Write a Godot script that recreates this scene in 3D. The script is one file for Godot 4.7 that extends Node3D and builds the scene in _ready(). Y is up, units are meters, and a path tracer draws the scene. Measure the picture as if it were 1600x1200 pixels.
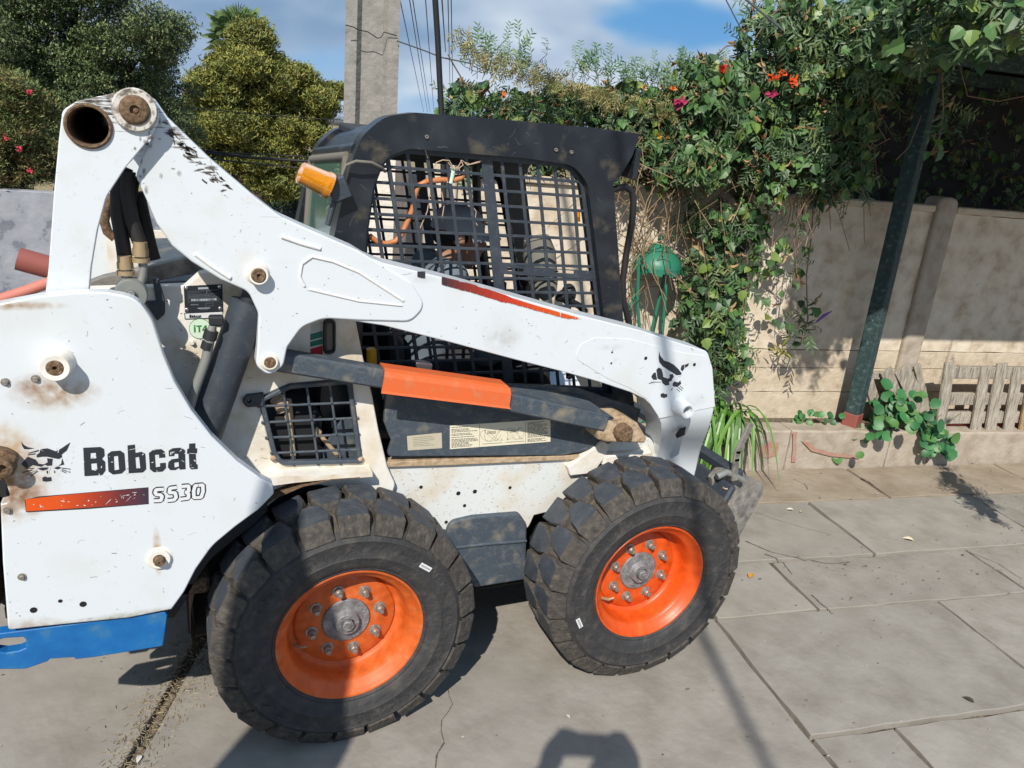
extends Node3D
# A white skid steer loader on a concrete pavement beside a cream garden wall under a vine pergola.
# x runs along the loader (forward positive), y up, z towards the photographer; metres.

const PAVE_TURN := 0.1567          # the street and the garden wall are turned this much from the loader
const WALL_ORIGIN := Vector3(3.195, 0, -3.276)   # a point on the kerb line

var rng := RandomNumberGenerator.new()
var mats := {}
var used := {}


# ---------------------------------------------------------------- mesh helpers
class Shape:
	var v := PackedVector3Array()
	var n := PackedVector3Array()
	var t := PackedVector2Array()
	var c := PackedColorArray()
	var ink := Color.WHITE

	func tri(a: Vector3, b: Vector3, d: Vector3, na: Vector3, nb: Vector3, nd: Vector3, ta := Vector2.ZERO, tb := Vector2.ZERO, td := Vector2.ZERO):
		if (b - a).cross(d - a).dot(na + nb + nd) > 0.0:
			v.append_array([a, d, b]); n.append_array([na, nd, nb]); t.append_array([ta, td, tb])
		else:
			v.append_array([a, b, d]); n.append_array([na, nb, nd]); t.append_array([ta, tb, td])
		c.append_array([ink, ink, ink])

	func quad(a: Vector3, b: Vector3, d: Vector3, e: Vector3, out: Vector3):
		var m := (b - a).cross(d - a)
		if m.length() < 1e-12:
			m = (d - a).cross(e - a)
		m = m.normalized()
		if m.dot(out) < 0.0:
			m = -m
		var ta := Vector2(a.x, -a.y); var tb := Vector2(b.x, -b.y); var td := Vector2(d.x, -d.y); var te := Vector2(e.x, -e.y)
		tri(a, b, d, m, m, m, ta, tb, td)
		tri(a, d, e, m, m, m, ta, td, te)

	func box(xf: Transform3D, size: Vector3, bev := 0.0):
		var h := size * 0.5
		bev = minf(bev, minf(h.x, minf(h.y, h.z)) * 0.9)
		var at := func(s: Vector3, axis: int) -> Vector3:
			var p := s * (h - Vector3.ONE * bev)
			p[axis] = s[axis] * h[axis]
			return xf * p
		for a in 3:
			var b := (a + 1) % 3
			var k := (a + 2) % 3
			for sg in [-1.0, 1.0]:
				var s := Vector3.ZERO
				s[a] = sg
				var q := []
				for w in [[-1.0, -1.0], [-1.0, 1.0], [1.0, 1.0], [1.0, -1.0]]:
					s[b] = w[0]; s[k] = w[1]
					q.append(at.call(s, a))
				var out := Vector3.ZERO
				out[a] = sg
				quad(q[0], q[1], q[2], q[3], xf.basis * out)
				if bev > 0.0:
					for sb in [-1.0, 1.0]:
						var s1 := Vector3.ZERO
						s1[a] = sg; s1[b] = sb; s1[k] = -1.0
						var s2 := s1
						s2[k] = 1.0
						var o2 := Vector3.ZERO
						o2[a] = sg; o2[b] = sb
						quad(at.call(s1, a), at.call(s2, a), at.call(s2, b), at.call(s1, b), xf.basis * o2)
		if bev > 0.0:
			for i in 8:
				var s3 := Vector3(-1.0 if i & 1 else 1.0, -1.0 if i & 2 else 1.0, -1.0 if i & 4 else 1.0)
				var m: Vector3 = (xf.basis * s3).normalized()
				tri(at.call(s3, 0), at.call(s3, 1), at.call(s3, 2), m, m, m)

	func block(at: Vector3, size: Vector3, bev := 0.0, turn := Vector3.ZERO):
		box(Transform3D(Basis.from_euler(turn), at), size, bev)

	func tube(path: Array, r, sides := 10, caps := true):
		var k := path.size()
		var up := Vector3.UP
		var rings := []
		var norms := []
		var along := 0.0
		for i in k:
			var d: Vector3 = (path[mini(i + 1, k - 1)] - path[maxi(i - 1, 0)]).normalized()
			if i == 0 and absf(d.dot(up)) > 0.95:
				up = Vector3.RIGHT
			up = (up - d * up.dot(d)).normalized()
			var side := d.cross(up).normalized()
			var rad: float = r[i] if r is Array else r
			var ring := []
			var nn := []
			for j in sides + 1:
				var a := TAU * j / sides
				var o := up * cos(a) + side * sin(a)
				nn.append(o)
				ring.append(path[i] + o * rad)
			rings.append(ring); norms.append(nn)
			if i > 0:
				var len1: float = (path[i] - path[i - 1]).length()
				for j in sides:
					var u0 := float(j) / sides; var u1 := float(j + 1) / sides
					tri(rings[i - 1][j], rings[i - 1][j + 1], ring[j + 1], norms[i - 1][j], norms[i - 1][j + 1], nn[j + 1], Vector2(u0, along), Vector2(u1, along), Vector2(u1, along + len1))
					tri(rings[i - 1][j], ring[j + 1], ring[j], norms[i - 1][j], nn[j + 1], nn[j], Vector2(u0, along), Vector2(u1, along + len1), Vector2(u0, along + len1))
				along += len1
			if caps and (i == 0 or i == k - 1):
				var o2 := -d if i == 0 else d
				for j in sides:
					tri(path[i], ring[j], ring[j + 1], o2, o2, o2)

	# profile of (radius, height along the local z axis); outward = to the left of the walk when seen with r to the right and z up
	func lathe(profile: Array, xf: Transform3D, segs := 32, flip := 1.0, a0 := 0.0, a1 := TAU):
		var k := profile.size()
		var flat := []
		for i in k - 1:
			var d: Vector2 = (profile[i + 1] - profile[i]).normalized()
			flat.append(Vector2(d.y, -d.x) * flip)
		for i in k - 1:
			var n0: Vector2 = flat[i]; var n1: Vector2 = flat[i]
			if i > 0 and flat[i].dot(flat[i - 1]) > 0.75:
				n0 = (flat[i] + flat[i - 1]).normalized()
			if i < k - 2 and flat[i].dot(flat[i + 1]) > 0.75:
				n1 = (flat[i] + flat[i + 1]).normalized()
			for j in segs:
				var b0 := a0 + (a1 - a0) * j / segs
				var b1 := a0 + (a1 - a0) * (j + 1) / segs
				var e0 := Vector3(cos(b0), sin(b0), 0); var e1 := Vector3(cos(b1), sin(b1), 0)
				var p: Vector2 = profile[i]; var q: Vector2 = profile[i + 1]
				var p0: Vector3 = xf * (e0 * p.x + Vector3(0, 0, p.y)); var p1: Vector3 = xf * (e1 * p.x + Vector3(0, 0, p.y))
				var q0: Vector3 = xf * (e0 * q.x + Vector3(0, 0, q.y)); var q1: Vector3 = xf * (e1 * q.x + Vector3(0, 0, q.y))
				var m00: Vector3 = xf.basis * (e0 * n0.x + Vector3(0, 0, n0.y)); var m01: Vector3 = xf.basis * (e1 * n0.x + Vector3(0, 0, n0.y))
				var m10: Vector3 = xf.basis * (e0 * n1.x + Vector3(0, 0, n1.y)); var m11: Vector3 = xf.basis * (e1 * n1.x + Vector3(0, 0, n1.y))
				if q.x > 1e-6:
					tri(p0, q0, q1, m00, m10, m11, Vector2(b0, p.y), Vector2(b0, q.y), Vector2(b1, q.y))
				if p.x > 1e-6:
					tri(p0, q1, p1, m00, m11, m01, Vector2(b0, p.y), Vector2(b1, q.y), Vector2(b1, p.y))

	func flat_poly(pts: PackedVector2Array, z: float, out := 1.0, xf := Transform3D()):
		var idx := Geometry2D.triangulate_polygon(pts)
		var m: Vector3 = (xf.basis * Vector3(0, 0, out)).normalized()
		for i in range(0, idx.size(), 3):
			var a := pts[idx[i]]; var b := pts[idx[i + 1]]; var d := pts[idx[i + 2]]
			tri(xf * Vector3(a.x, a.y, z), xf * Vector3(b.x, b.y, z), xf * Vector3(d.x, d.y, z), m, m, m, Vector2(a.x, -a.y), Vector2(b.x, -b.y), Vector2(d.x, -d.y))
		return idx.size() > 0

	# a plate in the x-y plane from zf (front, towards +z) back to zb, its front edge rounded
	func plate(outer: PackedVector2Array, zf: float, zb: float, bev := 0.0, holes := [], steps := 3, xf := Transform3D(), hole_bev := -1.0):
		outer = Poly.ccw(outer)
		var hs := []
		for q in holes:
			hs.append(Poly.ccw(q))
		var loops := [[outer, 1.0]]
		for q in hs:
			loops.append([q, -1.0])
		var front := Poly.inset(outer, bev)
		var fh := []
		if hole_bev < 0.0:
			hole_bev = bev
		for q in hs:
			fh.append(Poly.inset(q, -hole_bev))
		var okay: bool = flat_poly(Poly.joined(front, fh), zf, 1.0, xf)
		if not okay and bev > 0.0:
			flat_poly(Poly.joined(outer, hs), zf, 1.0, xf)
			print("plate without rounding ", outer.size(), outer[0], hs.size())
		flat_poly(Poly.joined(outer, hs), zb, -1.0, xf)
		for l in loops:
			var rows := []
			var lb := bev if l[1] > 0.0 else hole_bev
			if bev > 0.0 and okay:
				for s in steps + 1:
					var a := PI * 0.5 * s / steps
					rows.append([Poly.inset(l[0], l[1] * lb * (1.0 - sin(a))), zf - lb * (1.0 - cos(a)), a])
			else:
				rows.append([l[0], zf, PI * 0.5])
			rows.append([l[0], zb, PI * 0.5])
			var k: int = l[0].size()
			for i in rows.size() - 1:
				for j in k:
					var j2 := (j + 1) % k
					var e: Vector2 = l[0][j2] - l[0][j]
					var o := Vector2(e.y, -e.x).normalized() * float(l[1])
					var n0 := (xf.basis * Vector3(o.x * sin(rows[i][2]), o.y * sin(rows[i][2]), cos(rows[i][2]))).normalized()
					var n1 := (xf.basis * Vector3(o.x * sin(rows[i + 1][2]), o.y * sin(rows[i + 1][2]), cos(rows[i + 1][2]))).normalized()
					var a2: Vector2 = rows[i][0][j]; var b2: Vector2 = rows[i][0][j2]; var d2: Vector2 = rows[i + 1][0][j2]; var e2: Vector2 = rows[i + 1][0][j]
					var za: float = rows[i][1]; var zc: float = rows[i + 1][1]
					tri(xf * Vector3(a2.x, a2.y, za), xf * Vector3(b2.x, b2.y, za), xf * Vector3(d2.x, d2.y, zc), n0, n0, n1, Vector2(a2.x, -a2.y), Vector2(b2.x, -b2.y), Vector2(d2.x, -d2.y))
					tri(xf * Vector3(a2.x, a2.y, za), xf * Vector3(d2.x, d2.y, zc), xf * Vector3(e2.x, e2.y, zc), n0, n1, n1, Vector2(a2.x, -a2.y), Vector2(d2.x, -d2.y), Vector2(e2.x, -e2.y))

	func ball(at: Vector3, r: Vector3, rings := 10, segs := 14, turn := Basis()):
		for i in rings:
			for j in segs:
				var q := []
				for w in [[i, j], [i, j + 1], [i + 1, j + 1], [i + 1, j]]:
					var th: float = PI * w[0] / rings
					var ph: float = TAU * w[1] / segs
					q.append(Vector3(sin(th) * cos(ph), cos(th), sin(th) * sin(ph)))
				var m := []
				var p := []
				for s in q:
					p.append(at + turn * (s * r))
					m.append((turn * (s / r)).normalized())
				tri(p[0], p[1], p[2], m[0], m[1], m[2])
				tri(p[0], p[2], p[3], m[0], m[2], m[3])

	func done() -> ArrayMesh:
		var a := []
		a.resize(Mesh.ARRAY_MAX)
		a[Mesh.ARRAY_VERTEX] = v
		a[Mesh.ARRAY_NORMAL] = n
		a[Mesh.ARRAY_TEX_UV] = t
		a[Mesh.ARRAY_COLOR] = c
		var m := ArrayMesh.new()
		m.add_surface_from_arrays(Mesh.PRIMITIVE_TRIANGLES, a)
		return m


class Poly:
	static func ccw(p: PackedVector2Array) -> PackedVector2Array:
		if Geometry2D.is_polygon_clockwise(p):
			p = p.duplicate()
			p.reverse()
		# is_polygon_clockwise() judges with y down: settle it by the area
		var s := 0.0
		for i in p.size():
			s += p[i].cross(p[(i + 1) % p.size()])
		if s < 0.0:
			p = p.duplicate()
			p.reverse()
		return p

	static func inset(p: PackedVector2Array, d: float) -> PackedVector2Array:
		if absf(d) < 1e-7:
			return p
		var out := PackedVector2Array()
		var k := p.size()
		for i in k:
			var e0 := (p[i] - p[(i + k - 1) % k]).normalized()
			var e1 := (p[(i + 1) % k] - p[i]).normalized()
			var n0 := Vector2(-e0.y, e0.x)
			var n1 := Vector2(-e1.y, e1.x)
			var m := n0 + n1
			if m.length() < 0.2:
				m = n0
			m = m.normalized()
			out.append(p[i] + m * d / maxf(0.45, m.dot(n0)))
		return out

	# an outline with holes as one outline that runs in and out along a thin bridge
	static func joined(outer: PackedVector2Array, holes: Array) -> PackedVector2Array:
		var p := outer.duplicate()
		for h in holes:
			var best := 1e9
			var bi := 0
			var bj := 0
			for i in p.size():
				for j in h.size():
					var d: float = p[i].distance_squared_to(h[j])
					if d < best:
						best = d; bi = i; bj = j
			var q := PackedVector2Array()
			for i in bi + 1:
				q.append(p[i])
			for j in h.size() + 1:
				q.append(h[(bj - j + 2 * h.size()) % h.size()])
			for i in range(bi, p.size()):
				q.append(p[i])
			p = q
		return p

	# a list x, y, corner radius, ... with its corners rounded
	static func round(l: Array, seg := 6) -> PackedVector2Array:
		var p := []
		for i in range(0, l.size(), 3):
			p.append(Vector2(l[i], l[i + 1]))
		var out := PackedVector2Array()
		var k := p.size()
		for i in k:
			var r: float = l[i * 3 + 2]
			var a: Vector2 = p[(i + k - 1) % k]; var b: Vector2 = p[i]; var d: Vector2 = p[(i + 1) % k]
			if r <= 0.0:
				out.append(b)
				continue
			var u := (a - b).normalized(); var w := (d - b).normalized()
			var half := absf(u.angle_to(w)) * 0.5
			if half > PI * 0.49:
				out.append(b)
				continue
			var cut := minf(r / tan(half), minf(a.distance_to(b), d.distance_to(b)) * 0.48)
			for s in seg + 1:
				var f := float(s) / seg
				var m0 := b + u * cut; var m2 := b + w * cut
				out.append(m0.lerp(b, f).lerp(b.lerp(m2, f), f))
		return out

	static func circle(at: Vector2, r: float, k := 24) -> PackedVector2Array:
		var out := PackedVector2Array()
		for i in k:
			out.append(at + Vector2.from_angle(TAU * i / k) * r)
		return out


func numbered(called: String) -> String:
	if not used.has(called):
		used[called] = 0
		return called
	used[called] += 1
	return "%s_%03d" % [called, used[called]]


func tag(o: Node3D, label: String, category: String, group := "", kind := "") -> Node3D:
	if label: o.set_meta("label", label)
	if category: o.set_meta("category", category)
	if group: o.set_meta("group", group)
	if kind: o.set_meta("kind", kind)
	return o


func thing(called: String, label: String, category: String, at := Vector3.ZERO, group := "") -> Node3D:
	var o := Node3D.new()
	o.name = numbered(called)
	add_child(o)
	o.position = at
	return tag(o, label, category, group)


# one named mesh under its thing; the shape is given in scene coordinates
func obj(called: String, s, m: Material, parent: Node3D = null, label := "") -> MeshInstance3D:
	var o := MeshInstance3D.new()
	o.mesh = s.done() if s is Shape else s
	o.material_override = m
	o.name = called if parent else numbered(called)
	if parent:
		parent.add_child(o, true)
		var base := Transform3D()
		var up: Node = parent
		while up != self:
			base = up.transform * base
			up = up.get_parent()
		o.transform = base.affine_inverse()
	else:
		add_child(o)
	if label:
		o.set_meta("label", label)
	return o


func struct(called: String, s, m: Material, label := "") -> MeshInstance3D:
	var o := obj(called, s, m)
	o.set_meta("kind", "structure")
	if label: o.set_meta("label", label)
	return o


func street(u: float, y: float, w: float) -> Vector3:
	return WALL_ORIGIN + Vector3(cos(PAVE_TURN), 0, sin(PAVE_TURN)) * u + Vector3(sin(PAVE_TURN), 0, -cos(PAVE_TURN)) * w + Vector3(0, y, 0)


func st3(p: Vector3) -> Vector3:
	return street(p.x, p.y, p.z)


# a transform whose x runs along the wall, y up and z out of the wall towards the street
func street_frame(u: float, y: float, w: float) -> Transform3D:
	return Transform3D(Basis(Vector3.UP, -PAVE_TURN), street(u, y, w))


func lin(r: float, g: float, b: float) -> Color:
	return Color(r, g, b).linear_to_srgb()


func noise_tex(size: int, freq: float, stops: Array, seed_: int, oct := 5, kind := FastNoiseLite.TYPE_SIMPLEX_SMOOTH, normal := 0.0, cell := -1) -> NoiseTexture2D:
	var f := FastNoiseLite.new()
	f.seed = seed_
	f.noise_type = kind
	f.frequency = freq
	f.fractal_octaves = oct
	f.fractal_gain = 0.55
	if cell >= 0:
		f.cellular_return_type = cell
	var t := NoiseTexture2D.new()
	t.width = size
	t.height = size
	t.seamless = true
	t.seamless_blend_skirt = 0.3
	t.noise = f
	if normal > 0.0:
		t.as_normal_map = true
		t.bump_strength = normal
	elif stops.size():
		var g := Gradient.new()
		g.offsets = PackedFloat32Array()
		var offs := PackedFloat32Array()
		var cols := PackedColorArray()
		for s in stops:
			offs.append(s[0])
			cols.append(s[1])
		g.offsets = offs
		g.colors = cols
		t.color_ramp = g
	return t


# a plain or grained material; colours are real-world linear values
func mat(called: String, col: Color, rough := 0.7, metal := 0.0) -> StandardMaterial3D:
	var m := StandardMaterial3D.new()
	m.resource_name = called
	m.albedo_color = col
	m.roughness = rough
	m.metallic = metal
	mats[called] = m
	return m


func grained(called: String, tex: Texture2D, per_metre: float, rough: float, bump: Texture2D = null, bump_cm := 0.0, metal := 0.0) -> StandardMaterial3D:
	var m := mat(called, Color.WHITE, rough, metal)
	m.albedo_texture = tex
	m.uv1_triplanar = true
	m.uv1_world_triplanar = true
	m.uv1_scale = Vector3.ONE * per_metre
	if bump:
		m.heightmap_enabled = true
		m.heightmap_texture = bump
		m.heightmap_scale = bump_cm
	return m


func vcol(called: String, rough := 0.7, metal := 0.0) -> StandardMaterial3D:
	var m := mat(called, Color.WHITE, rough, metal)
	m.vertex_color_use_as_albedo = true
	return m


func rnd(a: float, b: float) -> float:
	return rng.randf_range(a, b)


func painted(w: int, h: int, col: Color, scratches: int, seed_: int, dirt: Array, spots := [], pale := false) -> ImageTexture:
	# paint with soft dirt, chips and scratches; dirt = [[colour, threshold, strength, frequency]...]; spots = soft stains [x, y, rx, ry, colour, strength]
	var data := PackedByteArray()
	data.resize(w * h * 3)
	var layers := []
	for d in dirt:
		var f := FastNoiseLite.new()
		f.seed = seed_ + layers.size() * 7
		f.frequency = d[3]
		f.fractal_octaves = 5
		var im := f.get_seamless_image(w, h, false, false, 0.2)
		im.convert(Image.FORMAT_L8)
		layers.append(im.get_data())
	for y in h:
		for x in w:
			var i := y * w + x
			var r := col.r; var g := col.g; var b := col.b
			for k in layers.size():
				var q: float = layers[k][i] / 255.0 - dirt[k][1]
				if q > 0.0:
					var f2: float = minf(q * dirt[k][2], 0.85)
					var dc: Color = dirt[k][0]
					r += (dc.r - r) * f2; g += (dc.g - g) * f2; b += (dc.b - b) * f2
			data[i * 3] = int(r * 255.0); data[i * 3 + 1] = int(g * 255.0); data[i * 3 + 2] = int(b * 255.0)
	for s in spots:
		for y in range(maxi(0, int(s[1] - s[3])), mini(h, int(s[1] + s[3]))):
			for x in range(maxi(0, int(s[0] - s[2])), mini(w, int(s[0] + s[2]))):
				var dx: float = (x - s[0]) / s[2]; var dy: float = (y - s[1]) / s[3]
				var f3: float = maxf(0.0, 1.0 - sqrt(dx * dx + dy * dy))
				var i2 := y * w + x
				var grit: float = 0.55 + 0.9 * (layers[0][(i2 * 7 + 131) % layers[0].size()] / 255.0 - 0.5) + 0.6 * (layers[layers.size() - 1][i2] / 255.0 - 0.5) if layers.size() else 0.6
				f3 = clampf(f3 * s[5] * grit * 1.6, 0.0, 0.9)
				for k in 3:
					data[i2 * 3 + k] = int(lerpf(data[i2 * 3 + k], s[4][k] * 255.0, f3))
	var im2 := Image.create_from_data(w, h, false, Image.FORMAT_RGB8, data)
	var g2 := RandomNumberGenerator.new()
	g2.seed = seed_
	for k in scratches:
		var p := Vector2(g2.randf() * w, g2.randf() * h)
		var dir := Vector2.from_angle(g2.randfn(0.1, 0.7))
		var length := int(absf(g2.randfn(4.0, 9.0))) + 2
		var tone := g2.randf_range(0.42, 0.62) if pale else g2.randf_range(0.12, 0.55)
		var wide := 2 if g2.randf() < 0.15 else 1
		for q in length:
			p += dir
			dir = dir.rotated(g2.randfn(0.0, 0.12))
			for o in wide:
				var x2 := posmod(int(p.x), w); var y2 := posmod(int(p.y) + o, h)
				im2.set_pixel(x2, y2, im2.get_pixel(x2, y2).lerp(Color(tone, tone * 0.97, tone * 0.93), 0.42 if pale else 0.7))
	return ImageTexture.create_from_image(im2)


func make_sky() -> PanoramaSkyMaterial:
	var w := 1024
	var h := 512
	var f := FastNoiseLite.new()
	f.seed = 21
	f.frequency = 0.62
	f.fractal_octaves = 6
	f.fractal_gain = 0.5
	var g := FastNoiseLite.new()
	g.seed = 5
	g.frequency = 0.9
	g.fractal_octaves = 5
	var data := PackedByteArray()
	data.resize(w * h * 3)
	for y in h:
		var up := cos(PI * (y + 0.5) / h)
		var flat := sin(PI * (y + 0.5) / h)
		for x in w:
			var ph := TAU * (x + 0.5) / w
			var d := Vector3(sin(ph) * flat, up, -cos(ph) * flat)
			var c := Color(0.55, 0.72, 0.88).lerp(Color(0.13, 0.47, 0.78), pow(clampf(up * 1.15, 0.0, 1.0), 0.6))
			if up > 0.0:
				var p := Vector3(d.x, 0, d.z) / (up + 0.22) * 1.2
				var q := f.get_noise_3d(p.x, up * 0.6, p.z)
				var s := g.get_noise_3d(p.x * 0.8 + 40.0, 3.0 + up, p.z * 0.8)
				var cover := smoothstep(-0.22, 0.05, q + 0.16)
				var lit := clampf(0.52 + 1.5 * s - 0.5 * q, 0.0, 1.0)
				var cloud := Color(0.50, 0.61, 0.74).lerp(Color(0.87, 0.90, 0.94), lit)
				c = c.lerp(cloud, cover * 0.95)
				c = c.lerp(Color(0.74, 0.81, 0.89), (1.0 - smoothstep(0.0, 0.14, up)) * 0.6)
			else:
				c = Color(0.36, 0.34, 0.32)
			var i := (y * w + x) * 3
			data[i] = int(c.r * 255.0); data[i + 1] = int(c.g * 255.0); data[i + 2] = int(c.b * 255.0)
	var m := PanoramaSkyMaterial.new()
	m.panorama = ImageTexture.create_from_image(Image.create_from_data(w, h, false, Image.FORMAT_RGB8, data))
	return m


func make_materials():
	var bump_fine := noise_tex(512, 0.06, [], 3, 4)
	var bump_mid := noise_tex(512, 0.02, [], 4, 5)
	for k in 4:
		var b := [0.272, 0.288, 0.256, 0.28][k] as float
		grained("slab_%d" % k, noise_tex(1024, 0.006, [[0.0, lin(b * 0.80, b * 0.725, b * 0.62)], [0.42, lin(b * 0.98, b * 0.90, b * 0.79)], [0.6, lin(b * 1.05, b * 0.97, b * 0.855)], [1.0, lin(b * 1.18, b * 1.1, b * 0.98)]], 40 + k, 8), 0.55 + 0.06 * k, 0.92, bump_fine, 0.16)
	grained("slab_dusty", noise_tex(1024, 0.006, [[0.0, lin(0.22, 0.175, 0.125)], [0.5, lin(0.29, 0.24, 0.18)], [1.0, lin(0.34, 0.295, 0.235)]], 48, 7), 0.6, 0.95, bump_fine, 0.25)
	grained("joint_dirt", noise_tex(512, 0.03, [[0.2, lin(0.07, 0.06, 0.045)], [0.8, lin(0.2, 0.165, 0.115)]], 51), 2.0, 1.0, bump_fine, 0.6)
	grained("kerb", noise_tex(1024, 0.006, [[0.0, lin(0.26, 0.21, 0.16)], [0.5, lin(0.37, 0.32, 0.26)], [1.0, lin(0.44, 0.39, 0.32)]], 52, 7), 1.1, 0.95, bump_mid, 0.5)
	grained("red_wash", noise_tex(1024, 0.012, [[0.0, lin(0.30, 0.055, 0.04)], [0.5, lin(0.36, 0.10, 0.075)], [1.0, lin(0.40, 0.22, 0.17)]], 53, 6), 1.3, 0.95, bump_mid, 0.5)
	grained("kerb_red", noise_tex(512, 0.02, [[0.0, lin(0.36, 0.30, 0.24)], [0.4, lin(0.36, 0.22, 0.17)], [0.7, lin(0.36, 0.18, 0.135)], [1.0, lin(0.33, 0.13, 0.095)]], 92, 6), 1.6, 0.95)
	grained("plaster", noise_tex(1024, 0.007, [[0.0, lin(0.34, 0.255, 0.17)], [0.26, lin(0.49, 0.405, 0.305)], [0.5, lin(0.60, 0.52, 0.41)], [0.85, lin(0.68, 0.61, 0.505)], [1.0, lin(0.42, 0.39, 0.36)]], 54, 8), 0.8, 0.95, bump_mid, 0.5)
	grained("plaster_low", noise_tex(1024, 0.007, [[0.0, lin(0.30, 0.23, 0.16)], [0.35, lin(0.48, 0.40, 0.30)], [0.7, lin(0.56, 0.48, 0.37)], [1.0, lin(0.38, 0.33, 0.27)]], 55, 8), 1.1, 0.95, bump_mid, 0.6)
	grained("brown_wall", noise_tex(512, 0.01, [[0.1, lin(0.16, 0.13, 0.105)], [0.9, lin(0.25, 0.205, 0.17)]], 56, 6), 0.8, 0.95, bump_mid, 0.8)
	grained("grey_wall", noise_tex(1024, 0.006, [[0.0, lin(0.14, 0.15, 0.18)], [0.3, lin(0.16, 0.17, 0.20)], [0.36, lin(0.26, 0.27, 0.30)], [1.0, lin(0.34, 0.35, 0.38)]], 57, 6), 0.45, 0.95, bump_mid, 0.6)
	grained("white_wall", noise_tex(512, 0.01, [[0.0, lin(0.6, 0.6, 0.6)], [1.0, lin(0.75, 0.75, 0.75)]], 58, 5), 0.5, 0.9)
	grained("pole_concrete", noise_tex(1024, 0.012, [[0.0, lin(0.15, 0.143, 0.13)], [0.35, lin(0.235, 0.225, 0.205)], [0.7, lin(0.275, 0.262, 0.24)], [1.0, lin(0.35, 0.335, 0.31)]], 59, 7), 1.0, 0.95, bump_fine, 0.3)
	grained("pole_wash", noise_tex(512, 0.012, [[0.0, lin(0.56, 0.52, 0.45)], [0.5, lin(0.68, 0.64, 0.57)], [1.0, lin(0.72, 0.69, 0.63)]], 60, 6), 1.0, 0.95, bump_fine, 0.3)
	grained("asphalt", noise_tex(512, 0.05, [[0.0, lin(0.035, 0.036, 0.04)], [1.0, lin(0.085, 0.085, 0.09)]], 61, 5), 0.6, 0.95)
	grained("dry_ground", noise_tex(512, 0.03, [[0.0, lin(0.16, 0.12, 0.06)], [1.0, lin(0.36, 0.29, 0.15)]], 62, 5), 0.3, 1.0)
	# rubber, paint, metal
	grained("rubber", noise_tex(1024, 0.008, [[0.0, lin(0.026, 0.026, 0.028)], [0.45, lin(0.031, 0.031, 0.033)], [0.65, lin(0.048, 0.045, 0.043)], [1.0, lin(0.10, 0.088, 0.075)]], 70, 6), 1.9, 0.75, bump_fine, 0.25)
	grained("rubber_dusty", noise_tex(1024, 0.014, [[0.0, lin(0.022, 0.021, 0.02)], [0.35, lin(0.043, 0.039, 0.035)], [0.65, lin(0.078, 0.068, 0.057)], [1.0, lin(0.17, 0.147, 0.12)]], 71, 6), 2.4, 0.9, bump_fine, 0.4)
	grained("rubber_worn", noise_tex(512, 0.014, [[0.0, lin(0.03, 0.036, 0.046)], [0.6, lin(0.05, 0.06, 0.076)], [1.0, lin(0.10, 0.095, 0.09)]], 72, 6), 2.4, 0.62, bump_fine, 0.2)
	grained("rim_orange", noise_tex(1024, 0.012, [[0.0, lin(0.38, 0.05, 0.006)], [0.5, lin(0.64, 0.078, 0.006)], [0.8, lin(0.68, 0.098, 0.012)], [1.0, lin(0.5, 0.22, 0.1)]], 73, 6), 1.6, 0.42)
	grained("rim_orange_dusty", noise_tex(1024, 0.012, [[0.0, lin(0.32, 0.07, 0.012)], [0.45, lin(0.55, 0.095, 0.01)], [0.75, lin(0.6, 0.13, 0.03)], [1.0, lin(0.42, 0.25, 0.15)]], 74, 6), 1.8, 0.55)
	triplanar("guard_orange", painted(512, 512, Color(0.83, 0.385, 0.19), 150, 75, [[Color(0.78, 0.42, 0.26), 0.5, 1.6, 0.012], [Color(0.70, 0.55, 0.42), 0.66, 1.8, 0.02]], [], true), 1.9, 0.5)
	grained("hub_grey", noise_tex(512, 0.02, [[0.0, lin(0.12, 0.11, 0.10)], [0.6, lin(0.24, 0.24, 0.25)], [1.0, lin(0.36, 0.36, 0.36)]], 76, 5), 3.0, 0.6, bump_fine, 0.2, 0.3)
	grained("bolt_metal", noise_tex(256, 0.03, [[0.0, lin(0.2, 0.17, 0.14)], [1.0, lin(0.5, 0.48, 0.45)]], 77, 4), 8.0, 0.45, null, 0.0, 0.6)
	grained("rust", noise_tex(512, 0.03, [[0.0, lin(0.04, 0.022, 0.012)], [0.5, lin(0.14, 0.085, 0.045)], [1.0, lin(0.30, 0.22, 0.15)]], 78, 6), 5.0, 0.9, bump_fine, 0.15)
	grained("dusty_white", noise_tex(1024, 0.005, [[0.0, lin(0.52, 0.43, 0.31)], [0.3, lin(0.66, 0.59, 0.48)], [0.55, lin(0.74, 0.70, 0.63)], [1.0, lin(0.78, 0.77, 0.74)]], 79, 5), 1.2, 0.6, bump_fine, 0.08)
	grained("tan_dirt", noise_tex(512, 0.02, [[0.0, lin(0.20, 0.13, 0.07)], [0.5, lin(0.42, 0.31, 0.2)], [1.0, lin(0.56, 0.45, 0.33)]], 80, 6), 3.0, 0.95, bump_fine, 0.12)
	triplanar("dark_blue_steel", painted(512, 512, Color(0.205, 0.232, 0.268), 320, 81, [[Color(0.30, 0.32, 0.335), 0.50, 1.8, 0.012], [Color(0.48, 0.45, 0.39), 0.68, 1.8, 0.03]], [], true), 1.8, 0.5)
	triplanar("side_plate_steel", painted(512, 512, Color(0.255, 0.295, 0.335), 1500, 88, [[Color(0.36, 0.385, 0.40), 0.50, 2.2, 0.02], [Color(0.56, 0.51, 0.43), 0.60, 2.4, 0.010]], [], true), 1.7, 0.6)
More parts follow.
